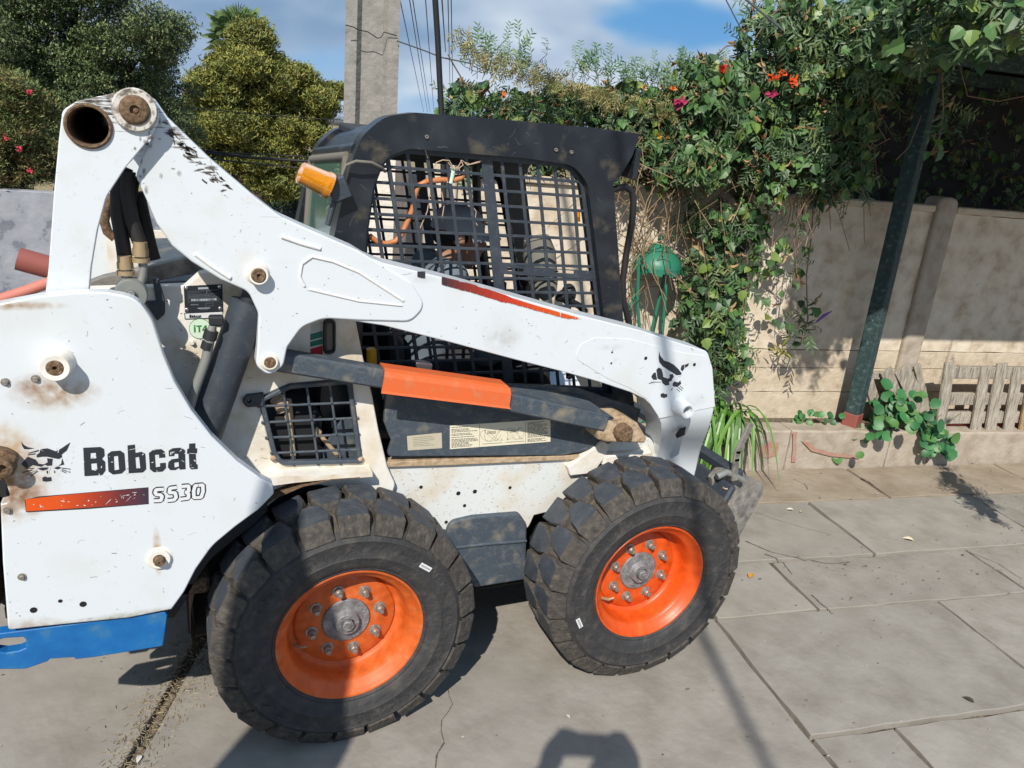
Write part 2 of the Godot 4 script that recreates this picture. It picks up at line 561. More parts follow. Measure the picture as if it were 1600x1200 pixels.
	triplanar("black_paint", painted(512, 512, Color(0.115, 0.132, 0.158), 210, 82, [[Color(0.185, 0.205, 0.23), 0.46, 2.0, 0.008], [Color(0.42, 0.37, 0.29), 0.655, 2.4, 0.012]], [], true), 1.3, 0.3)
	grained("blue_paint", noise_tex(512, 0.012, [[0.0, lin(0.006, 0.095, 0.30)], [0.6, lin(0.01, 0.135, 0.38)], [0.8, lin(0.04, 0.16, 0.33)], [1.0, lin(0.32, 0.32, 0.27)]], 83, 6), 1.6, 0.45)
	grained("weathered_wood", noise_tex(512, 0.012, [[0.0, lin(0.14, 0.12, 0.095)], [0.5, lin(0.36, 0.32, 0.265)], [1.0, lin(0.54, 0.50, 0.43)]], 84, 5), 1.0, 0.95, bump_mid, 0.8)
	mats["weathered_wood"].uv1_scale = Vector3(9, 1.2, 9)
	grained("weathered_wood_warm", noise_tex(512, 0.012, [[0.0, lin(0.15, 0.09, 0.05)], [0.5, lin(0.36, 0.25, 0.13)], [1.0, lin(0.48, 0.38, 0.25)]], 85, 5), 1.0, 0.95, bump_mid, 0.8)
	mats["weathered_wood_warm"].uv1_scale = Vector3(9, 1.2, 9)
	grained("green_post", noise_tex(512, 0.02, [[0.0, lin(0.014, 0.03, 0.034)], [0.55, lin(0.024, 0.055, 0.056)], [0.78, lin(0.06, 0.10, 0.095)], [1.0, lin(0.3, 0.33, 0.3)]], 86, 6), 2.0, 0.7, bump_fine, 0.3)
	grained("bark", noise_tex(512, 0.02, [[0.0, lin(0.03, 0.024, 0.018)], [1.0, lin(0.14, 0.11, 0.085)]], 87, 6), 1.5, 1.0, bump_mid, 2.0)
	grained("grimy_white", noise_tex(512, 0.02, [[0.0, lin(0.05, 0.042, 0.034)], [0.36, lin(0.20, 0.175, 0.14)], [0.5, lin(0.55, 0.52, 0.47)], [1.0, lin(0.68, 0.67, 0.65)]], 91, 6), 3.0, 0.7, bump_fine, 0.05)
	grained("tread_dirt", noise_tex(512, 0.02, [[0.0, lin(0.04, 0.035, 0.03)], [0.5, lin(0.08, 0.068, 0.053)], [1.0, lin(0.2, 0.165, 0.125)]], 94, 6), 3.0, 0.95, bump_fine, 0.2)
	grained("dusty_steel", noise_tex(512, 0.014, [[0.0, lin(0.07, 0.07, 0.07)], [0.4, lin(0.17, 0.16, 0.145)], [0.7, lin(0.24, 0.225, 0.2)], [1.0, lin(0.34, 0.31, 0.265)]], 93, 6), 2.5, 0.75, bump_fine, 0.1)
	mat("green_enamel", lin(0.022, 0.17, 0.105), 0.45)
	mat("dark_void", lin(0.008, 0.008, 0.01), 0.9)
	mat("dark_metal", lin(0.03, 0.032, 0.036), 0.5, 0.3)
	mat("black_plastic", lin(0.015, 0.016, 0.018), 0.5)
	mat("hose_black", lin(0.018, 0.016, 0.016), 0.65)
	mat("grey_steel", lin(0.26, 0.27, 0.25), 0.5, 0.35)
	mat("brass", lin(0.45, 0.34, 0.20), 0.5, 0.5)
	mat("copper_hose", lin(0.46, 0.17, 0.06), 0.5)
	mat("twine", lin(0.45, 0.33, 0.24), 0.9)
	mat("weld_white", lin(0.72, 0.72, 0.72), 0.5)
	mat("rubber_seal", lin(0.16, 0.145, 0.12), 0.9)
	mat("decal_black", lin(0.022, 0.026, 0.034), 0.5)
	mat("decal_white", lin(0.66, 0.67, 0.69), 0.5)
	mat("decal_green", lin(0.02, 0.22, 0.035), 0.5)
	mat("sticker_green", lin(0.0, 0.16, 0.10), 0.5)
	mat("sticker_red", lin(0.45, 0.015, 0.02), 0.5)
	mat("sticker_grey", lin(0.5, 0.5, 0.48), 0.6)
	mat("pale_green_paint", lin(0.6, 0.74, 0.6), 0.5)
	vcol("decal_ink", 0.5)
	vcol("chips", 0.6)
	mat("orange_cloth", lin(0.6, 0.14, 0.015), 0.9)
	mat("tan_cloth", lin(0.40, 0.30, 0.19), 0.95)
	mat("grey_cloth", lin(0.22, 0.215, 0.19), 0.95)
	mat("seat_vinyl", lin(0.02, 0.02, 0.022), 0.6)
	mat("denim", lin(0.13, 0.165, 0.20), 0.95)
	mat("denim_pale", lin(0.52, 0.58, 0.64), 0.95)
	mat("cap_cloth", lin(0.40, 0.42, 0.46), 0.95)
	mat("skin", lin(0.36, 0.19, 0.12), 0.6)
	mat("hair", lin(0.012, 0.01, 0.009), 0.8)
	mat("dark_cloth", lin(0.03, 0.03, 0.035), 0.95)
	mat("yellow_reservoir", lin(0.6, 0.3, 0.01), 0.4)
	mat("red_oxide", lin(0.26, 0.075, 0.06), 0.7)
	mat("pink_beam", lin(0.5, 0.17, 0.13), 0.7)
	mat("cable", lin(0.012, 0.012, 0.014), 0.6)
	mat("thin_wire", lin(0.05, 0.055, 0.065), 0.6)
	mat("chrome", lin(0.55, 0.55, 0.55), 0.25, 0.9)
	var amber := mat("amber_lens", Color(1.0, 0.36, 0.0, 0.25), 0.12)
	amber.refraction_enabled = true
	amber.refraction_scale = 0.05
	amber.albedo_color = Color(1.0, 0.66, 0.06, 0.40)
	var glass := mat("green_glass", Color(0.45, 0.62, 0.55, 0.45), 0.1)
	glass.transparency = BaseMaterial3D.TRANSPARENCY_ALPHA
	# white paint: one sheet for the loader in general, one for the big upright with its rust
	var white := Color(0.818, 0.842, 0.862)
	var wp := mat("white_paint", Color.WHITE, 0.42)
	var grime := []
	var gg := RandomNumberGenerator.new()
	gg.seed = 9
	for k in 40:
		grime.append([gg.randf() * 1024, gg.randf() * 1024, gg.randf_range(8, 70), gg.randf_range(10, 90), Color(0.52, 0.46, 0.38).lerp(Color(0.45, 0.46, 0.47), gg.randf()), gg.randf_range(0.08, 0.2)])
	wp.albedo_texture = painted(1024, 1024, white, 150, 11, [[Color(0.775, 0.77, 0.745), 0.56, 1.0, 0.004], [Color(0.72, 0.68, 0.62), 0.74, 1.4, 0.02]], grime)
	wp.uv1_scale = Vector3(0.9, 0.9, 1)
	var chassis_paint := mat("chassis_paint", Color.WHITE, 0.55)
	chassis_paint.albedo_texture = painted(1024, 1024, Color(0.835, 0.845, 0.84), 700, 13, [[Color(0.79, 0.73, 0.63), 0.44, 1.5, 0.003], [Color(0.62, 0.54, 0.44), 0.72, 1.6, 0.03]])
	chassis_paint.uv1_scale = Vector3(1.3, 1.3, 1)
	# the upright's sheet covers x -0.55..0.25 and y 0.5..1.4 (0.9 m a side)
	var px := 1024.0 / 0.9
	var pp := mat("upright_paint", Color.WHITE, 0.42)
	var rust := Color(0.55, 0.33, 0.14)
	var brown := Color(0.42, 0.28, 0.18)
	var stains := []
	for s in [[-0.40, 0.955, 0.14, 0.13, rust, 0.62], [-0.41, 0.93, 0.10, 0.07, brown, 0.7], [-0.37, 1.02, 0.06, 0.09, Color(0.7, 0.56, 0.38), 0.6], [-0.345, 0.90, 0.05, 0.05, brown, 0.45], [-0.262, 1.155, 0.10, 0.045, Color(0.5, 0.36, 0.22), 0.55], [-0.3, 1.18, 0.05, 0.03, brown, 0.35], [-0.074, 0.72, 0.012, 0.075, Color(0.6, 0.42, 0.25), 0.7], [-0.2, 0.53, 0.4, 0.03, Color(0.42, 0.40, 0.28), 0.8], [-0.38, 0.545, 0.1, 0.04, Color(0.5, 0.38, 0.28), 0.5], [-0.31, 1.36, 0.1, 0.012, Color(0.55, 0.42, 0.3), 0.6]]:
		stains.append([(s[0] + 0.55) * px, (1.4 - s[1]) * px, s[2] * px, s[3] * px, s[4], s[5]])
	pp.albedo_texture = painted(1024, 1024, white, 110, 12, [[Color(0.775, 0.77, 0.745), 0.55, 0.9, 0.003], [Color(0.72, 0.7, 0.66), 0.76, 1.4, 0.03]], stains)
	pp.uv1_scale = Vector3(1.0 / 0.9, 1.0 / 0.9, 1)
	pp.uv1_offset = Vector3(0.55 / 0.9, 1.4 / 0.9, 0)
	# the lift arm's upper end and the rear link, worn to the metal along the top: x -0.3..0.2, y 1.35..1.85
	var wn := mat("worn_paint", Color.WHITE, 0.5)
	var dark := Color(0.24, 0.21, 0.18)
	var worn := []
	var g := RandomNumberGenerator.new()
	g.seed = 77
	for k in 190:
		var q := g.randf()
		var x := lerpf(-0.19, -0.02, q) + g.randfn(0, 0.012)
		var y := lerpf(1.805, 1.822, q) - absf(g.randfn(0.0, 0.028))
		worn.append([(x + 0.3) * 2048.0, (1.85 - y) * 2048.0, g.randf_range(10, 55), g.randf_range(2, 7), dark, g.randf_range(0.6, 1.3)])
	for k in 40:
		var q2 := g.randf()
		var x2 := lerpf(0.0, 0.1, q2) - absf(g.randfn(0, 0.014))
		var y2 := lerpf(1.775, 1.665, q2) - absf(g.randfn(0, 0.010))
		worn.append([(x2 + 0.3) * 2048.0, (1.85 - y2) * 2048.0, g.randf_range(8, 40), g.randf_range(3, 8), dark, g.randf_range(0.6, 1.3)])
	for k in 26:
		worn.append([(g.randfn(-0.045, 0.03) + 0.3) * 2048.0, (1.85 - g.randfn(1.70, 0.04)) * 2048.0, g.randf_range(5, 16), g.randf_range(4, 26), dark, 0.7])
	wn.albedo_texture = painted(1024, 1024, white, 90, 14, [[Color(0.775, 0.77, 0.745), 0.55, 1.0, 0.004], [Color(0.7, 0.66, 0.6), 0.74, 1.4, 0.02]], worn)
	wn.texture_repeat = false
	wn.uv1_scale = Vector3(2, 2, 1)
	wn.uv1_offset = Vector3(0.6, 3.7, 0)
	for w in [wp, pp, wn, chassis_paint]:
		w.clearcoat_enabled = true
		w.clearcoat = 0.35
		w.clearcoat_roughness = 0.22
	# printed plates
	mats["spec_plate"] = print_plate("spec_plate", 192, 128, Color(0.10, 0.12, 0.15), Color(0.62, 0.66, 0.7), 31)
	mats["instruction_plate"] = print_plate("instruction_plate", 384, 112, Color(0.87, 0.84, 0.75), Color(0.22, 0.21, 0.19), 32)
	mats["small_plate"] = print_plate("small_plate", 192, 96, Color(0.74, 0.71, 0.63), Color(0.5, 0.48, 0.43), 33)
	# foliage
	for f in [["leaf", 0.5, 0.10], ["leaf_dry", 0.9, 0.04], ["petal", 0.7, 0.1], ["far_leaf", 0.75, 0.05]]:
		var lm := vcol(f[0], f[1])
		lm.backlight_enabled = true
		lm.backlight = Color(f[2] * 0.9, f[2] * 1.3, f[2] * 0.35)


func print_plate(called: String, w: int, h: int, ground: Color, ink: Color, seed_: int) -> StandardMaterial3D:
	var im := Image.create(w, h, false, Image.FORMAT_RGB8)
	im.fill(ground)
	var g := RandomNumberGenerator.new()
	g.seed = seed_
	if called == "spec_plate":
		im.fill_rect(Rect2i(70, 10, 52, 9), ink)
		for r in [[16, 26, 90, 1], [16, 34, 60, 1], [112, 24, 60, 2], [112, 24, 2, 18]]:
			im.fill_rect(Rect2i(r[0], r[1], r[2], r[3]), ink.darkened(0.25))
		for r in [[18, 42, 156, 14], [18, 60, 156, 18], [104, 86, 40, 14]]:
			im.fill_rect(Rect2i(r[0], r[1], r[2], r[3]), ink.darkened(0.2))
			im.fill_rect(Rect2i(r[0] + 1, r[1] + 1, r[2] - 2, r[3] - 2), ground)
		for k in 22:
			im.fill_rect(Rect2i(34 + k * 6, 64, g.randi_range(2, 5), 10), ink.lightened(0.2))
			im.fill_rect(Rect2i(24 + k * 6, 47, g.randi_range(2, 4), 5), ink.darkened(0.4))
		im.fill_rect(Rect2i(30, 90, 40, 4), ink.darkened(0.3))
		im.fill_rect(Rect2i(64, 108, 64, 4), ink)
		im.fill_rect(Rect2i(74, 116, 44, 2), ink.darkened(0.3))
	elif called == "instruction_plate":
		for col in [[6, 96], [292, 84]]:
			var y := 8
			while y < h - 8:
				if g.randf() < 0.16:
					y += 4
				var x: int = col[0]
				var stop: int = col[0] + int(col[1] * g.randf_range(0.55, 1.0))
				while x < stop:
					var l := g.randi_range(3, 11)
					im.fill_rect(Rect2i(x, y, l, 3), ink)
					x += l + 2
				y += 6
		for x in [108, 284]:
			im.fill_rect(Rect2i(x, 2, 1, h - 4), ink)
		for k in 2:
			var ox := 116 + k * 86
			var p := Vector2(ox, 84)
			for q in 240:
				var a := q / 240.0 * TAU * (2.0 + k)
				p = Vector2(ox + 38 + cos(a) * (34 - 9.0 * sin(a * 2.5)), 60 + sin(a * 1.7 + k) * 28)
				im.fill_rect(Rect2i(int(p.x), int(p.y), 2, 1), ink)
			im.fill_rect(Rect2i(ox + 4, 98, 74, 2), ink)
			for q in 3:
				im.fill_rect(Rect2i(ox + 20, 40 + q * 5, 34, 2), ink)
	else:
		for y in range(14, h - 20, 11):
			im.fill_rect(Rect2i(30, y, 70 + g.randi_range(0, 60), 3), ink)
	for k in 900:
		var x2 := g.randi_range(0, w - 1); var y2 := g.randi_range(0, h - 1)
		im.set_pixel(x2, y2, im.get_pixel(x2, y2).lerp(Color(0.45, 0.4, 0.32), 0.5))
	var m := mat(called, Color.WHITE, 0.6)
	m.albedo_texture = ImageTexture.create_from_image(im)
	return m


func land(x: float, z: float) -> float:
	return -0.12 * clampf(-z - 5.2, 0.0, 18.0) - 0.035


func make_ground():
	var s := Shape.new()
	var xs := [-400.0, -120.0, -60.0, -34.0, -22.0, -14.0, -9.0, -6.0, -3.0, 0.0, 3.0, 6.0, 10.0, 16.0, 26.0, 50.0, 120.0, 400.0]
	var zs := [60.0, 20.0, 8.0, 0.0, -5.2, -7.0, -9.0, -11.0, -13.0, -16.0, -20.0, -23.2, -30.0, -45.0, -80.0, -200.0, -500.0]
	for i in xs.size() - 1:
		for j in zs.size() - 1:
			var q := []
			for w in [[i, j], [i + 1, j], [i + 1, j + 1], [i, j + 1]]:
				q.append(Vector3(xs[w[0]], land(xs[w[0]], zs[w[1]]), zs[w[1]]))
			s.quad(q[0], q[1], q[2], q[3], Vector3.UP)
	struct("ground", s, mats.dry_ground)
	# the road beyond the pavement's corner
	s = Shape.new()
	for j in range(4, 9):
		s.quad(Vector3(-60, land(0, zs[j]) + 0.012, zs[j]), Vector3(1.5, land(0, zs[j]) + 0.012, zs[j]), Vector3(1.5, land(0, zs[j + 1]) + 0.012, zs[j + 1]), Vector3(-60, land(0, zs[j + 1]) + 0.012, zs[j + 1]), Vector3.UP)
	struct("road", s, mats.asphalt)
	# pavement: separate cast slabs with open, dirt-filled joints
	var pave := Node3D.new()
	pave.name = "pavement"
	add_child(pave)
	pave.set_meta("kind", "structure")
	var bed := Shape.new()
	bed.quad(Vector3(-9, -0.022, 5), Vector3(9, -0.022, 5), Vector3(9, -0.022, -5.2), Vector3(-9, -0.022, -5.2), Vector3.UP)
	obj("joint_bed", bed, mats.joint_dirt, pave)
	var lay := Transform3D(Basis(Vector3(1, 0, 0), Vector3(0, 0, -1), Vector3(0, 1, 0)), Vector3.ZERO)
	# the long old joint on the left runs at its own angle
	var j0 := Vector2(-0.007, 2.465)
	var jd := Vector2(-0.198, -0.488).normalized()
	var jn := Vector2(-jd.y, jd.x)
	if jn.x < 0.0:
		jn = -jn
	var right := PackedVector2Array([j0 + jd * 8 + jn * 0.035, j0 - jd * 8 + jn * 0.035, j0 - jd * 8 + jn * 30, j0 + jd * 8 + jn * 30])
	var left := PackedVector2Array([j0 + jd * 6 - jn * 0.005, j0 - jd * 3.1 - jn * 0.005, Vector2(-8.0, 5.1), Vector2(-8.0, -4.8)])
	var count := 0
	var rows := [[3.2, 1.6, [-7.0, -2.62, -2.0]], [1.6, -0.015, [-7.0, -2.12]], [0.0, -6.6, [-7.0, -1.04]], [0.0, -0.415, [-1.04, -0.5, 0.6, 1.75, 2.9, 4.1]], [-0.415, -0.984, [-1.04, 0.045, 1.15, 2.25, 3.4, 4.6]], [-0.984, -1.378, [-1.04, -0.55, 0.575, 1.7, 2.8, 4.6]], [-1.378, -2.02, [-1.04, 0.047, 1.15, 2.3, 4.6]], [-2.02, -2.66, [-1.04, -0.72, 0.4, 1.5, 2.6, 4.6]], [-2.66, -3.75, [-1.04, 0.1, 1.5, 4.6]], [-3.75, -5.0, [-1.04, 0.1, 1.5, 4.6]], [-5.0, -6.6, [-1.04, 0.6, 4.6]]]
	for r in rows:
		var us: Array = r[2].duplicate()
		for k in us.size() - 1:
			if us[k] >= us[k + 1] - 0.02:
				continue
			var g := 0.009
			var p := PackedVector2Array()
			for w in [[us[k] + g, r[1] + g], [us[k + 1] - g, r[1] + g], [us[k + 1] - g, r[0] - g], [us[k] + g, r[0] - g]]:
				var q2 := street(w[0], 0, w[1])
				# joints ran a little askew
				p.append(Vector2(q2.x + rnd(-0.006, 0.006), -q2.z + rnd(-0.006, 0.006)))
			for piece in Geometry2D.intersect_polygons(Poly.ccw(p), Poly.ccw(right)):
				if piece.size() < 3 or absf(area(piece)) < 0.002:
					continue
				var sl := Shape.new()
				sl.plate(worn_edge(piece, 0.0055), rnd(-0.003, 0.002), -0.05, 0.004, [], 1, lay)
				obj("slab", sl, mats.slab_dusty if r[0] > -0.01 and r[1] > -0.5 else mats["slab_%d" % (count % 4)], pave)
				count += 1
	var big := Shape.new()
	big.plate(worn_edge(Poly.ccw(left), 0.004), 0.0, -0.05, 0.006, [], 1, lay)
	obj("slab", big, mats.slab_0, pave)
	# straw and grit swept into the long joint
	var chaff := Shape.new()
	for k in 2600:
		var t := rnd(-0.3, 1.3)
		var c := j0 + jd * t + jn * (0.015 + rng.randfn(0.0, 0.05))
		var a := rnd(0, TAU)
		var l := rnd(0.002, 0.010)
		chaff.ink = Color(0.46, 0.39, 0.26).lerp(Color(0.22, 0.17, 0.11), rng.randf())
		var e := Vector3(cos(a), rnd(-0.1, 0.2), sin(a)) * l
		var side := Vector3(-sin(a), 0, cos(a)) * 0.0008
		var o := Vector3(c.x, rnd(0.001, 0.004), -c.y)
		chaff.quad(o - e - side, o + e - side, o + e + side, o - e + side, Vector3.UP)
		chaff.quad(o - e + Vector3(0, 0.0011, 0), o + e + Vector3(0, 0.0011, 0), o + e - Vector3(0, 0.0011, 0), o - e - Vector3(0, 0.0011, 0), side)
	var ch := struct("straw_litter", chaff, mats.chips)
	ch.set_meta("kind", "stuff")
	ch.set_meta("label", "dry straw and grit along the old joint left of the rear wheel")
	ch.set_meta("category", "straw")
	# pits and grit on the slabs
	var grit := Shape.new()
	for k in 560:
		var g2: Vector3 = Vector3(rnd(-0.6, 4.8), 0.0035, rnd(-3.2, -1.0))
		if k % 3 == 0:
			g2 = street(rng.randfn(0.5, 0.7), 0.0035, rng.randfn(-1.15, 0.16))
		var tone := rnd(0.09, 0.2) if k % 4 else rnd(0.35, 0.5)
		grit.ink = Color(tone, tone * 0.92, tone * 0.8)
		var pts := PackedVector2Array()
		var sz := absf(rng.randfn(0.0, 0.0026)) + 0.001
		for a in 5:
			pts.append(Vector2(g2.x, -g2.z) + Vector2.from_angle(TAU * a / 5.0) * sz * Vector2(rnd(0.7, 1.8), rnd(0.5, 1.0)))
		grit.flat_poly(Poly.ccw(pts), g2.y, 1.0, lay)
	obj("grit", grit, mats.chips, pave).set_meta("kind", "stuff")
	# cracks across the slabs, and fallen leaves
	var crack := Shape.new()
	for line in [[Vector3(2.773, 0.004, -2.816), Vector3(2.835, 0.004, -2.713), Vector3(2.926, 0.004, -2.591), Vector3(3.01, 0.004, -2.509)], [Vector3(2.51, 0.004, -2.573), Vector3(2.565, 0.004, -2.452), Vector3(2.642, 0.004, -2.384), Vector3(2.756, 0.004, -2.294), Vector3(2.892, 0.004, -2.269)], [Vector3(2.521, 0.004, -2.446), Vector3(2.552, 0.004, -2.349), Vector3(2.522, 0.004, -2.261)], [Vector3(0.783, 0.004, -2.011), Vector3(0.773, 0.004, -1.934), Vector3(0.716, 0.004, -1.876), Vector3(0.694, 0.004, -1.783), Vector3(0.638, 0.004, -1.696)], [Vector3(2.486, 0.004, -2.102), Vector3(2.475, 0.004, -2.031), Vector3(2.463, 0.004, -1.967)], [Vector3(3.765, 0.004, -3.027), Vector3(3.755, 0.004, -2.92), Vector3(3.717, 0.004, -2.783)], [Vector3(3.31, 0.004, -3.112), Vector3(3.327, 0.004, -3.046), Vector3(3.284, 0.004, -2.97)], [Vector3(3.6, 0.004, -2.177), Vector3(3.643, 0.004, -2.053), Vector3(3.619, 0.004, -1.913)]]:
		for k in line.size() - 1:
			var w := rnd(0.002, 0.006)
			var sd: Vector3 = (line[k + 1] - line[k]).cross(Vector3.UP).normalized() * w
			var mid: Vector3 = line[k].lerp(line[k + 1], 0.5) + sd * rnd(-2.0, 2.0)
			for part in [[line[k], mid], [mid, line[k + 1]]]:
				crack.quad(part[0] - sd * 0.5, part[1] - sd * 0.3, part[1] + sd * 0.3, part[0] + sd * 0.5, Vector3.UP)
	obj("crack", crack, mats.joint_dirt, pave)
	for lf in [[Vector3(2.297, 0.006, -2.287), Color(0.5, 0.26, 0.04), 0.025, "small yellow curled leaf on the slabs right of the front tyre"], [Vector3(3.396, 0.006, -2.338), Color(0.62, 0.52, 0.36), 0.028, "pale dry leaf lying across the slabs at right"], [Vector3(3.003, 0.006, -2.778), Color(0.6, 0.56, 0.48), 0.02, "pale scrap of leaf nearest the dark coupler plate"], [Vector3(2.558, 0.006, -1.376), Color(0.05, 0.045, 0.03), 0.02, "small dark leaf on the open slab at lower right"], [Vector3(3.022, 0.006, -2.75), Color(0.45, 0.36, 0.2), 0.012, "tiny brown leaf beside the pale scrap by the coupler"], [Vector3(1.112, 0.006, -1.772), Color(0.5, 0.45, 0.36), 0.009, "thin pale leaf stalk just above the photographer's shadow"], [Vector3(-0.156, 0.006, -2.004), Color(0.6, 0.58, 0.56), 0.014, "crumpled white scrap in the old joint at lower left"]]:
		var ls := Shape.new()
		ls.ink = lf[1]
		leaf_blade(ls, Transform3D(Basis.from_euler(Vector3(0, rnd(0, TAU), 0)) * Basis.from_euler(Vector3(-PI / 2 + 0.2, 0, 0)), lf[0] as Vector3), lf[2] * 2.0, lf[2] * 1.1, 0.5)
		tag(obj("fallen_leaf", ls, mats.leaf_dry), lf[3], "leaf", "fallen leaves on the pavement")


func area(p: PackedVector2Array) -> float:
	var s := 0.0
	for i in p.size():
		s += p[i].cross(p[(i + 1) % p.size()]) * 0.5
	return s


func triplanar(called: String, tex: Texture2D, per_metre: float, rough: float):
	var m := mat(called, Color.WHITE, rough)
	m.albedo_texture = tex
	m.uv1_triplanar = true
	m.uv1_world_triplanar = true
	m.uv1_scale = Vector3.ONE * per_metre


func worn_edge(p: PackedVector2Array, amp: float) -> PackedVector2Array:
	var out := PackedVector2Array()
	for i in p.size():
		var a := p[i]; var b := p[(i + 1) % p.size()]
		var k := clampi(int(a.distance_to(b) / 0.09), 1, 40)
		var nrm := (b - a).orthogonal().normalized()
		for s in k:
			out.append(a.lerp(b, float(s) / k) + (nrm * rnd(-amp, amp) if s > 0 else Vector2.ZERO))
	return out


# one leaf with a fold along its midrib, growing along local +y, facing +z
func leaf_blade(s: Shape, xf: Transform3D, length: float, width: float, fold := 0.3, droop := 0.25):
	var rows := [[0.0, 0.04], [0.22, 0.8], [0.5, 1.0], [0.78, 0.62], [1.0, 0.0]]
	for side in [-1.0, 1.0]:
		for i in 4:
			var pts := []
			for w in [[i, 0.0], [i, 1.0], [i + 1, 1.0], [i + 1, 0.0]]:
				var f: float = rows[w[0]][0]
				var hw: float = rows[w[0]][1] * width * 0.5 * w[1]
				pts.append(xf * Vector3(side * hw, f * length, hw * fold - droop * length * f * f))
			var m: Vector3 = (pts[2] - pts[0]).cross(pts[1] - pts[3]).normalized()
			if m.dot(xf.basis.z) < 0.0:
				m = -m
			m = (m + xf.basis.z.normalized() * 0.4).normalized()
			s.tri(pts[0], pts[1], pts[2], m, m, m)
			s.tri(pts[0], pts[2], pts[3], m, m, m)


# ---------------------------------------------------------------- garden wall, kerb, pergola and the things along it
func make_wall():
	var w := thing("garden_wall", "cream rendered garden wall of cast slabs between round-topped posts, under the vine", "wall", street(-2.0, 0, 0.3))
	var posts := [-1.98, -0.42, 1.14, 2.72, 4.3, 5.9]
	var heights := [0.0, 0.395, 0.555, 0.675, 1.565]
	for k in posts.size():
		var s := Shape.new()
		var prof := Poly.round([-0.075, 0.0, 0.0, 0.075, 0.0, 0.0, 0.075, 1.66, 0.06, -0.075, 1.66, 0.06])
		s.plate(prof, 0.035, -0.09, 0.022, [], 3, street_frame(posts[k], 0, 0.3))
		obj("post", s, mats.plaster if k != 2 else mats.kerb, w)
	for k in posts.size() - 1:
		for c in 4:
			var a: float = posts[k] + 0.07
			var b: float = posts[k + 1] - 0.07
			var s := Shape.new()
			var y0: float = heights[c] + (0.0015 if c else 0.0)
			var y1: float = heights[c + 1] - 0.0015
			var pts := PackedVector2Array()
			for q in [[a, y0], [b, y0], [b, y1], [a, y1]]:
				pts.append(Vector2(q[0] - (a + b) * 0.5, q[1]))
			s.plate(worn_edge(pts, 0.003), rnd(-0.002, 0.002), -0.07, 0.0025, [], 2, street_frame((a + b) * 0.5, 0, 0.3))
			obj("slab", s, mats.plaster if c >= 3 else mats.plaster_low, w)
		var core := Shape.new()
		core.box(street_frame((posts[k] + posts[k + 1]) * 0.5, 0.78, 0.339), Vector3(posts[k + 1] - posts[k] - 0.1, 1.54, 0.05), 0.0)
		obj("core", core, mats.plaster_low, w)
		var cap := Shape.new()
		cap.box(street_frame((posts[k] + posts[k + 1]) * 0.5, 1.585, 0.325), Vector3(posts[k + 1] - posts[k] - 0.16, 0.04, 0.10), 0.006)
		obj("coping", cap, mats.plaster_low, w)
	# the garden's side wall runs back from the corner
	var sw := Shape.new()
	sw.box(street_frame(-1.93, 0.75, 2.1) , Vector3(0.12, 1.5, 3.4), 0.01)
	tag(obj("side_wall", sw, mats.brown_wall), "brown side wall of the garden running back from the concrete pole", "wall")
	# raised kerb in front of the wall, with patches of red wash
	var prof2 := [[-0.3, 0.0, 0.262], [-0.06, 0.0, 0.255], [1.15, 0.0, 0.215], [5.4, 0.0, 0.16]]
	var kerb := Node3D.new()
	kerb.name = "kerb"
	add_child(kerb)
	kerb.set_meta("kind", "structure")
	var cuts := [-1.9, -1.0, -0.38, 0.17, 0.9, 1.22, 2.2, 3.3, 4.6]
	for k in cuts.size() - 1:
		var a: float = cuts[k] + 0.003
		var b: float = cuts[k + 1] - 0.003
		var h0 := lerpf(0.262, 0.17, clampf((a + 0.3) / 4.0, 0, 1))
		var s := Shape.new()
		var p := PackedVector2Array([Vector2(a, -0.05), Vector2(b, -0.05), Vector2(b, h0 - 0.02 * (b - a)), Vector2(a, h0)])
		s.plate(worn_edge(p, 0.004), rnd(-0.006, 0.003), -0.14, 0.014, [], 3, street_frame(0, 0, 0))
		obj("block", s, mats.kerb, kerb)
	var soil := Shape.new()
	soil.quad(street(-1.9, 0.235, 0.13), street(1.3, 0.195, 0.13), street(1.3, 0.205, 0.31), street(-1.9, 0.25, 0.31), Vector3.UP)
	soil.quad(street(1.3, 0.175, 0.13), street(5, 0.15, 0.13), street(5, 0.15, 0.31), street(1.3, 0.18, 0.31), Vector3.UP)
	struct("planting_soil", soil, mats.joint_dirt)
	for q in [[Vector3(-0.052, 0.16, -0.009), Vector3(0.004, 0.18, -0.009), Vector3(0.082, 0.183, -0.009), Vector3(0.097, 0.136, -0.009), Vector3(0.093, 0.095, -0.009), Vector3(0.034, 0.079, -0.009), Vector3(-0.025, 0.093, -0.009)], [Vector3(0.17, 0.243, -0.009), Vector3(0.2, 0.247, -0.009), Vector3(0.205, 0.184, -0.009), Vector3(0.224, 0.121, -0.009), Vector3(0.232, 0.049, -0.009), Vector3(0.205, 0.049, -0.009), Vector3(0.192, 0.143, -0.009)], [Vector3(0.239, 0.192, -0.009), Vector3(0.287, 0.179, -0.009), Vector3(0.355, 0.139, -0.009), Vector3(0.477, 0.103, -0.009), Vector3(0.693, 0.076, -0.009), Vector3(0.688, 0.059, -0.009), Vector3(0.473, 0.081, -0.009), Vector3(0.328, 0.119, -0.009)]]:
		var wash := Shape.new()
		var outl := PackedVector2Array()
		for p in q:
			outl.append(Vector2(p.x, p.y))
		wash.flat_poly(Poly.ccw(worn_edge(worn_edge(outl, 0.004), 0.004)), 0.0, 1.0, street_frame(0, 0, -0.008))
		obj("red_wash_patch", wash, mats.kerb_red, kerb)
	# low red block under the pallet
	var rb := Shape.new()
